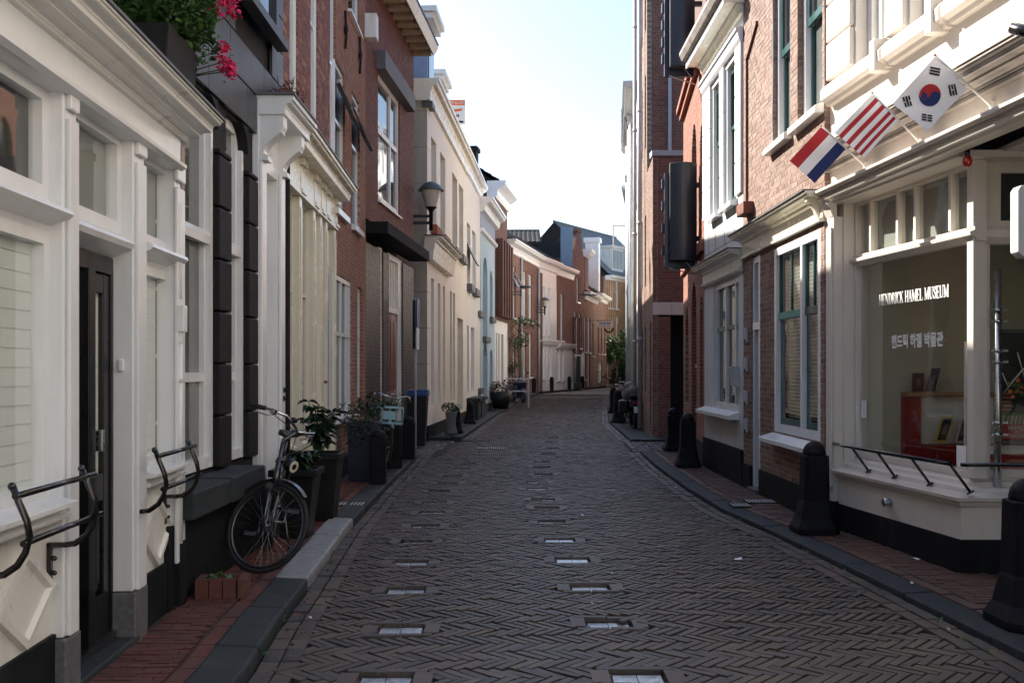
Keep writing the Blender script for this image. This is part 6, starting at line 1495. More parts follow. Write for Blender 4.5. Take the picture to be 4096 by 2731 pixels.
def lamp(base, px_c, Yl, ztop, r, label, arm=.44, backx=None):
    x = (px_c-CX)/FX*Yl; e = empty('wall_lamp', label, 'street lamp', (x, Yl, ztop), group='hooded street lamps on the left walls'); k = r/.26
    m = MB(); m.lathe([(.27*k, -.19*k), (.262*k, -.175*k), (.20*k, -.09*k), (.12*k, -.03*k), (.05*k, -.004*k), (.01, 0)], n=24); m.build('hood', 'lamphood', e)
    m = MB(); m.lathe([(.105*k, -.54*k), (.12*k, -.50*k), (.205*k, -.20*k), (.21*k, -.19*k)], n=20); m.build('glass', 'lampglass', e)
    m = MB(); m.lathe([(.04*k, -1.02*k), (.045*k, -.62*k), (.07*k, -.60*k), (.07*k, -.57*k), (.12*k, -.55*k), (.12*k, -.53*k)], n=12); m.build('stem', 'rail', e)
    m = MB()
    for dz in (-.72, -.86): m.box(-arm*k*1.12, 0, -.02*k, .02*k, (dz-.03)*k, (dz+.03)*k)
    m.box(-arm*k*1.12-.02, -arm*k*1.12+.015, -.05, .05, -.95*k, -.62*k); m.build('bracket', 'rail', e)
    return e
lamp(0, 1724, 20.3, wz(727, 20.3), .26, 'large hooded wall lamp on a double bracket at the corner of the cream house')
lamp(0, 2179, 47.5, wz(1189, 47.5), .22, 'smaller hooded wall lamp on the dark pier of the white far house', arm=.36)
Yl = 42.5
e = empty('led_street_light', 'flat grey disc street light on a short wall bracket', 'street lamp', ((2102-CX)/FX*Yl, Yl, wz(1150, Yl)))
m = MB(); m.ellipsoid((0, 0, .03), (.36, .2, .06), 20, 8); m.build('lamp_head', 'alu', e)
m = MB(); m.box(-.22, -.16, -.02, .02, -.4, .02); m.box(-.75, -.2, -.02, .02, -.22, -.17); m.box(-.75, -.2, -.02, .02, -.33, -.28); m.build('bracket', 'rail', e)
# sign post by the passage
e = empty('sign_post', 'slim grey post with a blue edged traffic sign beside the cream house', 'sign', (-1.87, 18.9, .03))
m = MB(); m.tube([(0, 0, 0), (0, 0, wz(1190, 18.9)-.03)], .024, 10); m.build('post', 'zinc', e)
m = MB(); z1, z0 = wz(1195, 18.9)-.03, wz(1310, 18.9)-.03; m.box(.03, .055, -.25, .25, z0, z1); m.build('blue_panel', 'bluesign', e, bevel=.005)
m = MB(); z1, z0 = wz(1312, 18.9)-.03, wz(1398, 18.9)-.03; m.box(.03, .055, -.2, .2, z0, z1); m.build('white_panel', 'paper', e, bevel=.005)
m = MB(); m.box(-.05, -.01, -.06, .06, wz(1395, 18.9)-.03, wz(1200, 18.9)-.03); m.build('clamp_rail', 'ink', e)
# blue bin
e = empty('blue_bin', 'dark waste container with a blue lid behind the grey sign post', 'bin', (-1.97, 19.9, .03))
m = MB(); m.add([(-.2, -.2, 0), (.2, -.2, 0), (.2, .2, 0), (-.2, .2, 0), (-.25, -.25, 1.0), (.25, -.25, 1.0), (.25, .25, 1.0), (-.25, .25, 1.0)], BOXF); m.build('container', 'plastic', e, bevel=.015)
m = MB(); m.prism([(-.28, 1.0), (.28, 1.0), (.27, 1.06), (.1, 1.13), (-.2, 1.12), (-.28, 1.05)], -.27, .27); m.build('lid', 'bluesign', e, bevel=.01)

# ---------------- plants
def leaves(m, cx, cy, cz, rx, ry, rz, n, size, mi=(0,), up=.3, rnd=R):
    for _ in range(n):
        while True:
            a, b, c = rnd.uniform(-1, 1), rnd.uniform(-1, 1), rnd.uniform(-1, 1)
            if a*a+b*b+c*c < 1: break
        k = .65+.35*rnd.random(); p = Vector((cx+a*rx, cy+b*ry, cz+c*rz))
        e = Euler((rnd.uniform(-.9, .9), rnd.uniform(-.9, .9), rnd.uniform(0, 6.28))).to_matrix(); s_ = size*rnd.uniform(.6, 1.2)
        V = [p+e @ Vector(q)*s_ for q in ((-.5, 0, 0), (-.1, .3, .06), (.5, 0, -.08), (-.1, -.3, .06))]
        m.add([tuple(v_) for v_ in V], [(0, 1, 2), (0, 2, 3)], rnd.choice(mi))
def bigleaf(m, p, d, L, W, mi=0):
    d = Vector(d).normalized(); s_ = d.cross(Vector((0, 0, 1)));
    if s_.length < .1: s_ = Vector((1, 0, 0))
    s_.normalize(); u = s_.cross(d)
    p = Vector(p); pts = [p, p+d*L*.35+s_*W*.5+u*.02, p+d*L*.75+s_*W*.35-u*.01, p+d*L-u*.05, p+d*L*.75-s_*W*.35-u*.01, p+d*L*.35-s_*W*.5+u*.02, p+d*L*.5-u*.012]
    m.add([tuple(q) for q in pts], [(0, 1, 6), (1, 2, 6), (2, 3, 6), (3, 4, 6), (4, 5, 6), (5, 0, 6)], mi, True)
def sqpot(e, w0, w1, h, mat='plastic'):
    m = MB(); m.add([(-w0, -w0, 0), (w0, -w0, 0), (w0, w0, 0), (-w0, w0, 0), (-w1, -w1, h), (w1, -w1, h), (w1, w1, h), (-w1, w1, h)], BOXF[:1]+BOXF[2:]); 
    m.box(-w1-.02, w1+.02, -w1-.02, -w1+.02, h-.05, h+.01); m.box(-w1-.02, w1+.02, w1-.02, w1+.02, h-.05, h+.01); m.box(-w1-.02, -w1+.02, -w1+.021, w1-.021, h-.049, h+.009); m.box(w1-.02, w1+.02, -w1+.021, w1-.021, h-.049, h+.009)
    m.build('pot', mat, e, bevel=.006); m = MB(); m.box(-w1+.02, w1-.02, -w1+.02, w1-.02, h-.1, h-.04); m.build('soil', 'soil', e)
def shrub(e, z0, H, rx, ns, LL_, mat='leafdark', nl=9):
    st = MB(); lf_ = MB()
    for i in range(ns):
        a = R.uniform(0, 6.28); r1 = rx*R.uniform(.4, 1); h = H*R.uniform(.65, 1.); p0 = Vector((R.uniform(-.04, .04), R.uniform(-.04, .04), z0)); p2 = Vector((r1*math.cos(a), r1*math.sin(a), z0+h)); p1 = (p0+p2)/2+Vector((0, 0, h*.12))
        st.tube([p0, p1, p2], .007, 5, taper=.004)
        for k in range(nl):
            t = .25+.75*k/(nl-1); p = p0.lerp(p1, t*2) if t < .5 else p1.lerp(p2, t*2-1); b = a+k*2.4
            for q in (0, math.pi) if k % 2 else (0,): bigleaf(lf_, p, (math.cos(b+q), math.sin(b+q), R.uniform(-.25, .5)), LL_*R.uniform(.7, 1.15), LL_*.55)
    st.build('stem', 'stem', e); lf_.build('leaves', mat, e, recalc=False)
e = empty('potted_shrub', 'black square pot with a low leafy plant directly behind the leaning bicycle', 'potted plant', (-1.93, 8.75, .065))
sqpot(e, .12, .19, .60); shrub(e, .55, .22, .16, 6, .12)
e = empty('potted_shrub', 'taller black square pot with an upright big-leaved hydrangea bush', 'potted plant', (-1.9, 9.75, .065))
sqpot(e, .13, .19, .66); shrub(e, .6, .58, .24, 9, .15, nl=8)
e = empty('ivy_planter', 'tall navy planter box overgrown with trailing leaves before the brick house window', 'potted plant', (-2.02, 13.2, .065))
sqpot(e, .17, .175, .78, 'navy'); m = MB(); leaves(m, .0, -.06, .74, .27, .24, .36, 750, .055); leaves(m, .1, -.08, 1.0, .2, .15, .16, 180, .06); m.build('leaves', 'leafdark', e, recalc=False)
e = empty('grass_planter', 'navy planter with pale feathery grass between the bollards and the dark brick house', 'potted plant', (-2.12, 17.3, .03))
sqpot(e, .16, .18, .6, 'navy'); m = MB()
for k in range(60):
    a = R.uniform(0, 6.28); r = R.uniform(.05, .25); m.tube([(0, 0, .6), (r*.5*math.cos(a), r*.5*math.sin(a), .85), (r*math.cos(a), r*math.sin(a), R.uniform(.9, 1.15))], .004, 3)
m.build('grass_blades', 'leaf', e)
m = MB(); leaves(m, 0, 0, 1.02, .12, .12, .16, 160, .04); m.build('plumes', 'curtain', e, recalc=False)
e = empty('cone_planter', 'stone urn with a small green plant on the pavement corner of the cream house', 'potted plant', (-1.38, 22.1, .11))
m = MB(); m.lathe([(.16, 0), (.14, .06), (.10, .2), (.12, .4), (.14, .5)], n=14); m.build('pot', 'stonefoot', e); m = MB(); leaves(m, 0, 0, .6, .24, .22, .13, 160, .08); m.build('leaves', 'leaf', e, recalc=False)
e = empty('tub_plant', 'round dark tub with reddish grasses by the brown topped house', 'potted plant', (-.42, 36.5, .12))
m = MB(); m.lathe([(.28, 0), (.36, .3), (.42, .62)], n=16); m.build('pot', 'plastic', e); m = MB(); leaves(m, 0, 0, .8, .5, .4, .28, 260, .12, (0, 1)); m.build('leaves', ['leafdark', 'leafdry'], e, recalc=False)
# brick trough on the pavement
e = empty('brick_trough', 'small trough of loose red bricks holding weeds on the left pavement', 'planter', (wx(880, 6.35)-.0, 6.45, .062), .12)
def loose(x, y, z, L, W, H_, a=0):
    o = bpy.data.objects.new('brick', unit_brick('br_pave')); link(o, e); o.location = (x, y, z); o.scale = (L, W, H_); o.rotation_euler = (0, 0, a)
for k in range(3): loose(-.17+k*.088, -.10, 0, .082, .055, .125)
loose(.10, -.10, 0, .055, .20, .125); loose(-.17, -.04, 0, .055, .14, .125)
for k in range(3): loose(-.11+k*.07, .045, 0, .062, .055, .125)
m = MB(); m.box(-.12, .10, -.045, .045, 0, .09); m.build('soil', 'soil', e); m = MB(); leaves(m, -.02, 0, .12, .1, .05, .035, 60, .045); m.build('weeds', 'leaf', e, recalc=False)
# geranium box on the white cornice
F = Fac(lf(1.0), lf(6.12), -1); cE = F.world(F.s(725, .1), .05, 3.16)
e = empty('geranium_box', 'dark zinc planter full of pink geraniums on the white cornice', 'flower box', (cE.x, cE.y, 3.158), F.rz)
zt = .30
m = MB(-1); m.add([(-.55, -.16, 0), (-.0, -.16, 0), (-.0, .12, 0), (-.55, .12, 0), (-.57, -.19, zt), (.02, -.19, zt), (.02, .15, zt), (-.57, .15, zt)], BOXF); m.build('box', 'darkstone', e, bevel=.008)
m = MB(-1); leaves(m, -.3, .0, .5, .55, .32, .24, 2400, .065); leaves(m, .05, .12, .42, .18, .14, .2, 260, .055); leaves(m, -.45, .0, .66, .5, .25, .14, 500, .06); m.build('leaves', 'leaf', e, recalc=False)
m = MB(-1); st = MB(-1)
for (x, y, z) in [(.06, .3, .66), (.16, .32, .62), (-.02, .26, .56), (.18, .26, .40), (.12, .30, .26), (.2, .3, .27), (.02, .3, .27), (-.2, .2, .7), (-.1, .28, .8), (.1, .26, .78), (.22, .3, .74), (.0, .3, .86), (-.3, .25, .84)]:
    st.tube([(x*.5-.05, y*.4, z*.7), (x, y, z)], .004, 4)
    for _ in range(55):
        p = Vector((x, y, z))+Vector([R.gauss(0, .022) for _ in range(3)]); leaves(m, p.x, p.y, p.z, .004, .004, .004, 1, .04)
m.build('blossoms', 'petal', e, recalc=False); st.build('flower_stalks', 'stem', e)
# dried weeds on the bracketed canopy
e = empty('dry_weeds', 'withered reddish weeds growing on top of the white canopy', 'weeds', (-2.15, 9.35, 3.985))
m = MB(); leaves(m, 0, -.2, .08, .14, .35, .1, 420, .035); leaves(m, .03, .05, .2, .12, .2, .16, 380, .03); m.build('leaves', 'leafdry', e, recalc=False)
m = MB()
for k in range(14): m.tube([(0, R.uniform(-.3, .2), 0), (R.uniform(-.1, .12), R.uniform(-.3, .3), R.uniform(.15, .36))], .004, 4)
m.build('stalks', 'leafdry', e)
# street tree and far greenery
def tree(x, y, H, cr, name, label, n=900, ls=.12, crz=None, trunk=.05, mats=('leaf', 'leafdark')):
    z = float(hgt(y))+.05; e = empty(name, label, 'tree', (x, y, z)); m = MB(); z1 = H-(crz or cr)
    m.tube([(0, 0, 0), (.05, 0, z1*.5), (0, .03, z1), (.05, 0, H-.3)], trunk, 8, taper=.02)
    cl = []
    for k in range(11):
        a = k*2.4; r = cr*R.uniform(.35, .85); zz = z1-cr*.3+(H-z1)*R.uniform(.0, .95); p = (r*math.cos(a), r*math.sin(a), zz); cl.append(p); m.tube([(0, 0, zz-.4 if zz > 1 else zz*.6), (p[0]*.5, p[1]*.5, zz-.15), p], .018, 5, taper=.006)
    m.build('trunk', 'bark', e); m = MB()
    for p in cl: leaves(m, *p, cr*.38, cr*.38, cr*.3, n//11, ls, (0, 0, 1))
    m.build('crown', list(mats), e, recalc=False); return e
tree(.28, 42.2, 3.75, .85, 'street_tree', 'small airy street tree in front of the long red brick house', 700, .13, crz=1.4)
tree(.0, 41.9, 1.9, .4, 'young_tree', 'thin leafy stem beside the street tree at the white lower wall', 160, .1)
tree(7.3, 68, 4.6, 1.5, 'green_bush_tree', 'broad green bush filling the bend at the end of the street', 2400, .28, crz=3.2, trunk=.1)
tree(8.5, 70, 3.4, 1.4, 'dark_bush_tree', 'darker low bush right of the broad green bush', 1800, .28, crz=2.6, trunk=.1)

# ---------------- bicycles
def bicycle(name, label, loc, heading, lean=0., steer=0., frame='alu', group=None, basket=False, carrier=False, lamp_=True, child=None, dark=False):
    root = empty(name, label, 'bicycle', loc, heading, group=group)
    tilt = bpy.data.objects.new('frame_assembly', None)
    # whole bicycle leans about the ground line: rotate root itself
    root.rotation_euler = (lean, 0, heading); bpy.data.objects.remove(tilt)
    Rw, wb = .345, 1.10
    rearx, frontx = -wb*.5, wb*.5
    def wheel(parent, cx_, cy_, cz_):
        m = MB(); pts = [(Rw*math.cos(a), 0, Rw*math.sin(a)) for a in [i*2*math.pi/40 for i in range(41)]]
        V = []; n = 8
        def tor(R_, r_, mt, nm, par):
            mm = MB(); V = []; N_ = 44; n_ = 8
            for i in range(N_):
                a = 2*math.pi*i/N_
                for j in range(n_):
                    b = 2*math.pi*j/n_; rr = R_+r_*math.cos(b); V.append((rr*math.cos(a), r_*math.sin(b), rr*math.sin(a)))
            mm.add(V, [(i*n_+j, ((i+1) % N_)*n_+j, ((i+1) % N_)*n_+(j+1) % n_, i*n_+(j+1) % n_) for i in range(N_) for j in range(n_)], 0, True); return mm.build(nm, mt, par)
        wh = tor(Rw-.02, .02, 'rubber', 'wheel', parent); wh.location = (cx_, cy_, cz_)
        tor(Rw-.045, .011, 'alu', 'rim', wh)
        mm = MB()
        for i in range(32):
            a = 2*math.pi*i/32; s_ = .03 if i % 2 else -.03; b = a+(.35 if i % 4 < 2 else -.35)
            mm.tube([(.025*math.cos(b), s_, .025*math.sin(b)), ((Rw-.05)*math.cos(a), 0, (Rw-.05)*math.sin(a))], .0013, 3, caps=False)
        mm.build('spokes', 'chrome', wh); mm = MB(); mm.tube([(0, -.05, 0), (0, .05, 0)], .022, 10); mm.build('hub', 'alu', wh); return wh
    bbz, bbx = .29, -.08
    headb = Vector((frontx-.10, 0, .62)); headt = Vector((frontx-.185, 0, .84)); seatb = Vector((bbx-.18, 0, .80)); bb = Vector((bbx, 0, bbz)); ra = Vector((rearx, 0, Rw))
    m = MB(); m.tube([headb+Vector((-.01, 0, .03)), bb], .02, 8); m.tube([headt, Vector((bbx-.10, 0, .52))], .014, 8); m.tube([bb, seatb], .016, 8); m.tube([headb, headt], .024, 10)
    for s_ in (-.045, .045): m.tube([bb+Vector((0, s_*.5, 0)), ra+Vector((0, s_, 0))], .01, 6); m.tube([seatb-Vector((0, 0, .12)), ra+Vector((0, s_, 0))], .008, 6)
    m.build('frame', frame, root)
    wheel(root, rearx, 0, Rw)
    m = MB(); m.tube([seatb, seatb+Vector((-.06, 0, .14))], .013, 8); m.build('seat_post', 'alu', root)
    sx, sz = seatb.x-.08, seatb.z+.15
    m = MB(); m.add([(sx-.13, -.09, sz), (sx-.13, .09, sz), (sx+.0, .05, sz), (sx+.15, .018, sz-.005), (sx+.15, -.018, sz-.005), (sx+.0, -.05, sz), (sx-.13, -.08, sz+.05), (sx-.13, .08, sz+.05), (sx+.0, .045, sz+.035), (sx+.15, .015, sz+.025), (sx+.15, -.015, sz+.025), (sx, -.045, sz+.035)], [(0, 1, 2, 3, 4, 5), (11, 10, 9, 8, 7, 6)]+[(i, (i+1) % 6, 6+(i+1) % 6, 6+i) for i in range(6)]); m.build('saddle', 'plastic', root, bevel=.012)
    m = MB(); m.tube([bb+Vector((0, -.09, 0)), bb+Vector((0, .09, 0))], .012, 8); m.tube([bb+Vector((0, -.09, 0)), bb+Vector((.14, -.09, -.08))], .01, 6); m.tube([bb+Vector((0, .09, 0)), bb+Vector((-.14, .09, .08))], .01, 6); m.box(bbx+.10, bbx+.18, -.19, -.1, bbz-.1, bbz-.075); m.box(bbx-.18, bbx-.10, .1, .19, bbz+.07, bbz+.095); m.tube([bb+Vector((0, -.05, 0)), bb+Vector((0, -.04, 0))], .09, 16); m.build('crank', 'alu', root)
    m = MB(); m.box(rearx+.0, bbx+.08, -.075, -.055, bbz-.05, bbz+.12); m.build('chain_guard', 'plastic', root, bevel=.02)
    def fender(parent, cx_, cz_, a0, a1, mt):
        m = MB(); V = []; K = 12
        for i in range(K+1):
            a = a0+(a1-a0)*i/K
            for y_, dr in ((-.03, -.008), (0, .006), (.03, -.008)): V.append((cx_+(Rw+.022+dr)*math.cos(a), y_, cz_+(Rw+.022+dr)*math.sin(a)))
        m.add(V, [(3*i+j, 3*i+j+1, 3*i+4+j, 3*i+3+j) for i in range(K) for j in range(2)], 0, True); return m.build('mudguard', mt, parent, recalc=False)
    fender(root, rearx, Rw, .9, 3.3, 'plastic')
    m = MB()
    for s_ in (-.06, .06): m.tube([(rearx-.3, s_, .74), (rearx+.22, s_, .74)], .007, 6); m.tube([(rearx-.1, s_, .74), (rearx, s_*.9, Rw)], .006, 6)
    for k in range(4): m.tube([(rearx-.28+k*.14, -.06, .74), (rearx-.28+k*.14, .06, .74)], .005, 5)
    m.build('luggage_rack', 'plastic', root)
    m = MB(); m.tube([(rearx+.02, .06, Rw-.02), (rearx+.1, .16, .01)], .009, 6); m.build('kickstand', 'alu', root)
    # steering part
    axis = (headt-headb).normalized(); st = bpy.data.objects.new('front_fork', None)
    piv = headb
    Mst = Matrix.Rotation(steer, 4, axis)
    def sm(mb): # rotate everything of the steering part about the head tube
        mb.v = [tuple(piv+Mst @ (Vector(v_)-piv)) for v_ in mb.v]; return mb
    fa = Vector((frontx, 0, Rw))
    m = MB()
    for s_ in (-.055, .055): m.tube([headb+Vector((0, s_, .0)), headb.lerp(fa, .6)+Vector((-.0, s_, 0)), fa+Vector((0, s_, 0))], .015, 8, taper=.010)
    m.box(headb.x-.03, headb.x+.03, -.07, .07, headb.z-.02, headb.z+.02); m.tube([headb-axis*.03, headt+axis*.12], .015, 8); fk = sm(m).build('fork', 'alu', root)
    wh = wheel(root, 0, 0, 0); wp = piv+Mst @ (fa-piv); wh.location = wp; wh.rotation_euler = Mst.to_euler()
    m = MB(); ms = fender(root, frontx, Rw, 1.0, 2.7, 'alu' if not dark else 'plastic')
    for v_ in ms.data.vertices: v_.co = piv+Mst @ (v_.co-piv)
    m = MB(); top = headt+axis*.14
    cl = top+Vector((.08, 0, .10))
    m.tube([headt+axis*.05, top, cl], .015, 8); m.build if False else None
    sm(m).build('stem', 'alu', root)
    for s_ in (-1, 1):
        m = MB(); m.tube([cl, cl+Vector((.02, s_*.08, .02)), cl+Vector((.0, s_*.2, .055)), cl+Vector((-.08, s_*.27, .05)), cl+Vector((-.2, s_*.30, .03))], .011, 8); hb = sm(m).build('handlebar', 'chrome', root)
        m = MB(); m.tube([cl+Vector((-.14, s_*.288, .04)), cl+Vector((-.27, s_*.305, .018))], .018, 10); sm(m).build('grip', 'rubber', root)
        m = MB(); m.tube([cl+Vector((-.05, s_*.25, .035)), cl+Vector((-.1, s_*.27, -.0)), cl+Vector((-.19, s_*.33, -.015))], .005, 6); m.box(cl.x-.09, cl.x-.05, s_*.27-.012, s_*.27+.012, cl.z+.02, cl.z+.06); sm(m).build('brake_lever', 'chrome', root)
        m = MB(); m.tube([cl+Vector((-.06, s_*.25, .02)), cl+Vector((.10, s_*.12, -.02)), cl+Vector((.06, s_*.03, -.16)), headb+Vector((.04, s_*.05, .0))], .0035, 5); sm(m).build('cable', 'rubber', root)
    if lamp_:
        m = MB(); c0 = headt+Vector((.11, 0, -.02)); m.ellipsoid(c0, (.055, .05, .05), 14, 8); m.tube([c0, c0+Vector((-.1, 0, .0))], .012, 6); sm(m).build('headlamp', 'black', root)
        m = MB(); m.lathe([(.0, 0), (.045, .004), (.045, .012)], n=14); m.v = [(c0.x+.035+z_, y_, c0.z+x_) for x_, y_, z_ in m.v]; sm(m).build('headlamp_glass', 'lampglass', root)
        m = MB(); m.ellipsoid(cl+Vector((0, -.1, .06)), (.03, .03, .022), 10, 6); sm(m).build('bell', 'black', root)
    if carrier:
        m = MB()
        for z_ in (.72, .95): m.tube([(frontx+.02, -.2, z_), (frontx+.32, -.2, z_), (frontx+.32, .2, z_), (frontx+.02, .2, z_), (frontx+.02, -.2, z_)], .011, 6)
        for y_ in (-.2, -.1, 0, .1, .2): m.tube([(frontx+.32, y_, .72), (frontx+.32, y_, .95)], .008, 5)
        for y_ in (-.1, 0, .1): m.tube([(frontx+.02, y_, .72), (frontx+.32, y_, .72)], .008, 5)
        m.box(frontx+.325, frontx+.335, -.09, .09, .78, .9); m.build('front_carrier', frame, root)
    return root
bk = bicycle('bicycle', 'black and silver city bicycle with its front wheel turned, leaning beside the black planters', (-1.94, 7.68, .062), math.radians(-80), lean=math.radians(-9), steer=math.radians(58), frame='alu')
bicycle('bicycle', 'light blue bicycle with a square front carrier behind the left bollards', (-1.93, 15.0, .062), math.radians(-84), lean=math.radians(-4), steer=math.radians(12), frame='lightblue', carrier=True, lamp_=False)
bicycle('bicycle', 'dark bicycle parked behind the motor scooter at the right wall', (3.30, 28.2, .06), math.radians(-96), lean=math.radians(4), steer=math.radians(-15), frame='plastic', dark=True, group='dark bicycles at the right wall')
bicycle('bicycle', 'dark bicycle furthest along the right wall, past the scooter', (3.75, 31.0, .06), math.radians(-100), lean=math.radians(4), steer=math.radians(20), frame='plastic', dark=True, group='dark bicycles at the right wall')
bicycle('bicycle', 'dark bicycle standing before the bushes at the street bend', (6.3, 62, .5), math.radians(-150), steer=.3, frame='plastic', dark=True)
# motor scooter seen from behind
def scooter(name, label, loc, heading, cover=False, screen=False, mat='black'):
    e = empty(name, label, 'scooter', loc, heading)
    for x in (-.6, .62):
        m = MB(); V = []; N_ = 28; n_ = 8; R_, r_ = .2, .055
        for i in range(N_):
            a = 2*math.pi*i/N_
            for j in range(n_): b = 2*math.pi*j/n_; V.append((x+(R_+r_*math.cos(b))*math.cos(a), r_*math.sin(b), .255+(R_+r_*math.cos(b))*math.sin(a)))
        m.add(V, [(i*n_+j, ((i+1) % N_)*n_+j, ((i+1) % N_)*n_+(j+1) % n_, i*n_+(j+1) % n_) for i in range(N_) for j in range(n_)], 0, True); o = m.build('wheel', 'rubber', e)
        m = MB(); m.tube([(x, -.04, .255), (x, .04, .255)], .15, 16); m.build('rim', 'alu', o)
    m = MB(); m.prism([(-.85, .55), (-.75, .42), (-.2, .3), (.25, .24), (.3, .3), (.05, .34), (-.08, .7), (-.3, .78), (-.8, .72)], -.17, .17, axis='y') if False else m.add([(x, y, z) for y in (-.17, .17) for x, z in ((-.85, .55), (-.75, .42), (-.2, .26), (.25, .22), (.3, .28), (.02, .33), (-.08, .7), (-.3, .78), (-.8, .72))], [tuple(range(9)), tuple(range(9, 18))[::-1]]+[(i, (i+1) % 9, 9+(i+1) % 9, 9+i) for i in range(9)]); m.build('rear_body', mat, e, bevel=.04)
    m = MB(); m.add([(x, y, z) for y in (-.2, .2) for x, z in ((.25, .25), (.38, .3), (.52, .85), (.42, .95), (.30, .6))], [tuple(range(5)), tuple(range(5, 10))[::-1]]+[(i, (i+1) % 5, 5+(i+1) % 5, 5+i) for i in range(5)]); m.build('leg_shield', mat, e, bevel=.03)
    m = MB(); m.box(-.78, .0, -.14, .14, .77, .87); m.build('saddle', 'plastic', e, bevel=.04)
    m = MB(); m.tube([(.4, 0, .9), (.36, 0, 1.05)], .03, 8); m.tube([(.28, -.32, 1.06), (.38, -.12, 1.04), (.38, .12, 1.04), (.28, .32, 1.06)], .014, 8); m.build('handlebar', 'rail', e)
    for s_ in (-1, 1):
        m = MB(); m.tube([(.36, s_*.2, 1.05), (.33, s_*.3, 1.22)], .006, 6); m.ellipsoid((.33, s_*.31, 1.25), (.02, .06, .04), 10, 6); m.build('mirror', 'rail', e)
    m = MB(); m.box(-.9, -.86, -.06, .06, .40, .56); m.build('number_plate', 'paper', e)
    m = MB(); m.box(-.87, -.83, -.08, .08, .62, .68); m.build('tail_light', 'redlamp', e, bevel=.01)
    m = MB(); m.add([(x, y, z) for y in (-.07, .07) for x, z in ((.42, .5), (.62, .52), (.85, .4), (.8, .48), (.6, .6), (.45, .62))], [tuple(range(6)), tuple(range(6, 12))[::-1]]+[(i, (i+1) % 6, 6+(i+1) % 6, 6+i) for i in range(6)]); m.build('front_mudguard', mat, e, bevel=.02)
    if cover:
        m = MB(); m.ellipsoid((-.1, -.02, .78), (.6, .3, .3), 18, 10); rr = m.v; m.v = [(x, y, max(z, .5)+.02*math.sin(9*x)) for x, y, z in rr]; m.build('seat_cover', 'rubber', e)
        for s_ in (-1, 1): m = MB(); m.box(-.7, -.25, s_*.3-.12, s_*.3+.12, .38, .72); m.build('saddle_bag', 'plastic', e, bevel=.05)
    if screen:
        m = MB(); V = [(.42+.1*k/6, .26*math.sin(-1.1+2.2*j/6)*(1-.25*k/6), 1.0+.6*k/6) for k in range(7) for j in range(7)]; m.add(V, [(7*k+j, 7*k+j+1, 7*k+8+j, 7*k+7+j) for k in range(6) for j in range(6)], 0, True); m.build('windscreen', 'glass', e, recalc=False)
    return e
scooter('motor_scooter', 'black motor scooter with covered seat and side bags parked behind the right bollards', (3.22, 25.9, .06), math.radians(88), cover=True)
scooter('motor_scooter', 'blue black scooter with a tall clear windscreen behind the metal rack', ((2072-CX)/FX*40, 40.4, float(hgt(40))+.06), math.radians(-70), screen=True, mat='navy')
e = empty('bicycle_rack', 'grey metal rack of square tubes in front of the blue black scooter', 'rack', ((2072-CX)/FX*38.6, 38.6, float(hgt(38.6))))
m = MB(); W_ = .42
for x in (-W_, W_-.0): m.box(x-.03, x+.03, -.03, .03, 0, 1.12)
for z in (.62, 1.12): m.box(-W_-.08, W_+.03, -.03, .03, z, z+.05)
m.build('frame', 'zinc', e)
# projecting boxes on the arched house
def hbox(name, label, Yb, x0, x1, z0, z1, navy_d):
    e = empty(name, label, 'light box', (x0, Yb, z0), group='dark projecting boxes on the arched brick house'); w_, h = x1-x0, z1-z0
    m = MB(); n = 10; prof = [(w_*i/n, -.10*math.sin(math.pi*i/n)) for i in range(n+1)]+[(w_, .1), (0, .1)]
    V = [(x, y, z) for z in (0, h) for x, y in prof]; k = len(prof); m.add(V, [tuple(range(k))[::-1], tuple(range(k, 2*k))]+[(i, (i+1) % k, k+(i+1) % k, k+i) for i in range(k)]); m.build('curved_front', 'darkclad', e, bevel=.01)
    m = MB(); m.box(-.07, w_, .12, .2, -.12, h-.14); m.build('back_plate', 'navy', e, bevel=.006)
    for k in range(4):
        m = MB(); z = .12+k*(h-.5)/3.; m.box(-.10, .02, .201, .3, z, z+.16); m.build('hinge', 'navy', e, bevel=.006)
    m = MB(); m.tube([(.0, .1, -.12), (w_+.05, .3, -.2)], .01, 6); m.tube([(w_*.6, .1, 0), (w_*.95, .1, -.16)], .008, 6); m.build('strut', 'zinc', e)
    m = MB(); m.box(w_-.01, w_+.12, .0, .08, h*.2, h*.25); m.box(w_-.01, w_+.12, .0, .08, h*.75, h*.8); m.build('bracket', 'navy', e)
hbox('projecting_box', 'lower dark curved projecting box with navy back plate beside the brown brick block', 16.0, wx(2680, 16), wx(2788, 16), wz(1042, 16), wz(652, 16), 0)
hbox('projecting_box', 'upper dark projecting box cut by the top of the picture', 16.0, wx(2680, 16), wx(2780, 16), wz(268, 16), wz(-60, 16), 0)
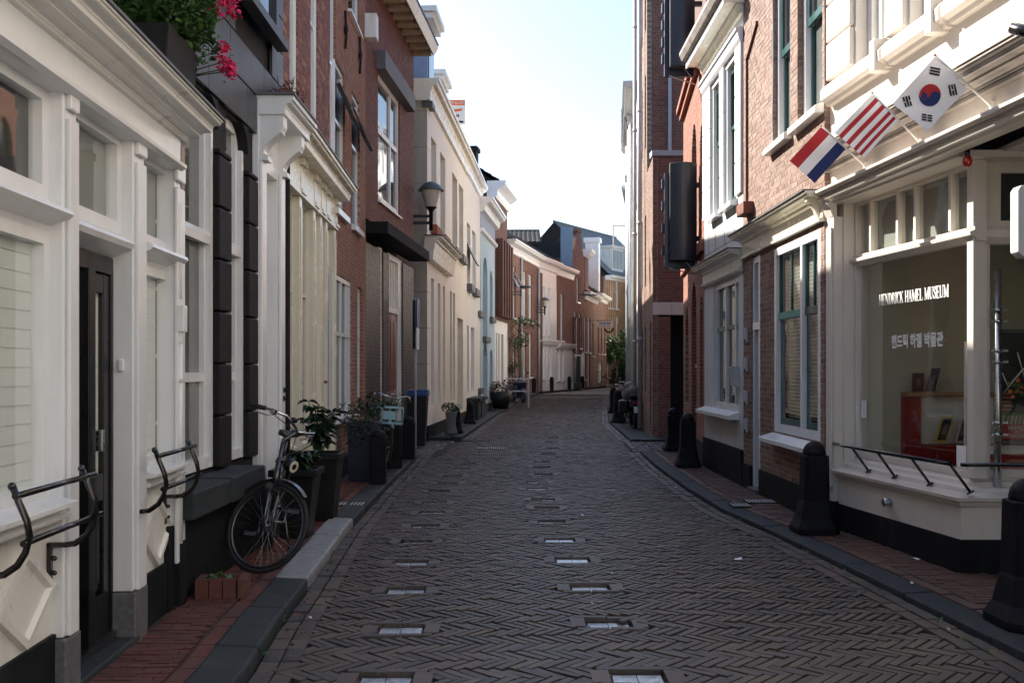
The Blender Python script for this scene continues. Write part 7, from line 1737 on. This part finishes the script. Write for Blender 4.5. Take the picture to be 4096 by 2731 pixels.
# estate agent board and printer's sign
Ys = 27.0
e = empty('for_sale_board', 'white and orange for sale board above the cream house cornice', 'sign', (wx(1797, Ys), Ys, wz(500, Ys)))
w_, h = wx(1860, Ys)-wx(1797, Ys), wz(400, Ys)-wz(500, Ys)
m = MB(); m.box(0, w_, 0, .04, 0, h); m.build('board', 'paper', e); m = MB(); m.quad([(0.005, -.002, h*.78), (w_, -.002, h*.78), (w_, -.002, h), (.005, -.002, h)]); m.build('orange_band', 'orange', e, recalc=False)
text('TE KOOP', 'sign_lettering', e, (w_*.5, -.005, h*.83), (math.radians(90), 0, 0), .12, 'paper', .75, 'CENTER')
m = MB(); m.quad([(w_*.15, -.003, h*.5), (w_*.8, -.003, h*.56), (w_*.8, -.003, h*.66), (w_*.15, -.003, h*.6)]); m.build('logo', 'orange', e, recalc=False)
m = MB()
for k in range(3): m.quad([(w_*(.35+.1*k), -.003, h*.3), (w_*(.42+.1*k), -.003, h*.3), (w_*(.42+.1*k), -.003, h*.42), (w_*(.35+.1*k), -.003, h*.42)])
m.quad([(w_*.15, -.003, h*.08), (w_*.9, -.003, h*.08), (w_*.9, -.003, h*.16), (w_*.15, -.003, h*.16)]); m.build('print', 'ink', e, recalc=False)
m = MB(); m.box(w_*.5-.03, w_*.5+.03, .041, .09, -1.2, h*.6); m.build('post', 'wood', e)
Ys = 58.0
e = empty('printer_sign', 'white hanging sign reading DRUKKERIJ over the far street', 'sign', (wx(2392, Ys), Ys, wz(1308, Ys)))
w_, h = wx(2448, Ys)-wx(2392, Ys), wz(1285, Ys)-wz(1308, Ys)
m = MB(); m.box(0, w_, 0, .06, 0, h); m.build('board', 'paper', e)
text('DRUKKERIJ', 'sign_lettering', e, (w_*.5, -.004, h*.5), (math.radians(90), 0, 0), .19, 'navy', .72, 'CENTER', .004)
text('Schut & Kemmeren', 'sign_lettering', e, (w_*.5, -.004, h*.12), (math.radians(90), 0, 0), .13, 'orange', .68, 'CENTER', .003)
m = MB(); m.tube([(w_*.8+.25*math.cos(t), .1, -.05+.25*math.sin(t)) for t in [math.pi+i*math.pi/8 for i in range(9)]], .05, 8); m.build('tyre_ring', 'rubber', e)
m = MB(); m.tube([(-1.4, .03, h+.05), (w_, .03, h+.05)], .02, 6); m.build('bracket', 'rail', e)
Ys = 56.0
e = empty('hanging_street_light', 'flat street light on a long arm in front of the arched door house', 'street lamp', (wx(2350, Ys), Ys, wz(1180, Ys)))
m = MB(); m.ellipsoid((.15, 0, 0), (.45, .15, .05), 16, 6); m.build('lamp_head', 'alu', e); m = MB(); m.tube([(-.6, .0, .02), (.2, 0, .04)], .025, 6); m.build('arm', 'rail', e)
# drain grates and litter
for (cx_, cy_, w2_, l2_, z, par, lab) in ((wx(1120*1.0, 1)*0-1.0, 0, 0, 0, 0, None, None),): pass
def grate(px_, py_, w2_, l2_, z, parent, ang=0):
    X, Y_ = G(px_, py_, z); m = MB(); m.box(-w2_, w2_, -l2_, l2_, -.01, .002, 1); k = -w2_+.015
    while k < w2_-.01: m.box(k, k+.018, -l2_+.015, l2_-.015, .002, .007); k += .04
    o = m.build('drain_grate', ['zinc', 'joint'], parent); o.location = (X, Y_, z+.006); o.rotation_euler = (0, 0, ang)
grate(1965, 1793, .30, .16, 0, road); grate(1395, 2017, .19, .12, .066, pvl); grate(3052, 2006, .2, .13, .062, pvr); grate(2960, 2022, .10, .12, .066, bpy.data.objects['right_kerb'])
m = MB()
spots = [(2953, 2236, .035), (3665, 2235, .02), (3310, 2165, .012), (3648, 2332, .012), (2447, 2294, .01), (2449, 2361, .01), (2366, 2412, .01), (2503, 2520, .012), (2005, 2300, .008), (3792, 2516, .012), (3000, 1949, .02), (2560, 1830, .02), (1240, 2470, .012), (1600, 2550, .01), (700, 2660, .01), (850, 2600, .008), (2700, 1950, .02), (2330, 2060, .012), (2050, 2170, .01)]
for px_, py_, r in spots:
    z = .012 if 1300 < px_ < 3400 else .075; X, Y_ = G(px_, py_, z); a = R.uniform(0, 6.28)
    m.add([(X+r*1.5*math.cos(a+t)*(1 if i % 2 else .6), Y_+r*1.5*math.sin(a+t), z+.004*i) for i, t in enumerate((0, 1.6, 3.1, 4.7))], [(0, 1, 2, 3)])
m.build('litter', 'paper', recalc=False, kind='stuff')
m = MB()
for k in range(260):
    Y_ = R.uniform(2.5, 24); side = R.random() < .6
    X = (XLs(Y_)+R.uniform(-.02, .18)) if side else XRs(Y_)-R.uniform(-.02, .15)
    leaves(m, X, Y_, .022, .03, .03, .008, 3, .03, (0, 0, 1))
for k in range(120):
    Y_ = R.uniform(3.5, 14); X = R.uniform(XLs(Y_)+.3, XRs(Y_)-.3); leaves(m, X, Y_, .012, .02, .02, .004, 3, .014, (0,))
m.build('joint_weeds', ['leaf', 'leafdry'], recalc=False, kind='stuff')
# ================================================================== the street behind the camera: unseen houses added to shade and reflect
farhouse((-2.6, -16), (-1.87, .98), 'near_left_house', 'unseen brick house row added on the left behind the viewpoint', 'redbrickfar', 7.2, rows(.5, 16, ((.8, 2.5), (3.6, 5.6)), 8, 1.1), roof=None, z0=0, corn=.4)
farhouse((4.0, -16), (4.0, 2.4), 'near_right_house', 'unseen white and brick house row added on the right behind the viewpoint', 'museum', 8.0, rows(.5, 17, ((.8, 2.5), (3.8, 6.0)), 8, 1.2), roof=None, z0=0, side=1, corn=.4)

# lettering becomes plain meshes
bpy.context.view_layer.update(); dg = bpy.context.evaluated_depsgraph_get()
for o in [o for o in sc.objects if o.type == 'FONT']:
    me = bpy.data.meshes.new_from_object(o.evaluated_get(dg)); n_ = bpy.data.objects.new(o.name.split('.')[0]+'_', me); COL.objects.link(n_)
    n_.parent = o.parent; n_.location = o.location; n_.rotation_euler = o.rotation_euler; n_.scale = o.scale
    nm = o.name; bpy.data.objects.remove(o); n_.name = nm.split('.')[0]
for o in sc.objects:
    if o.get('label') and len(o['label'].split()) > 16: print('LONG', len(o['label'].split()), o['label'])
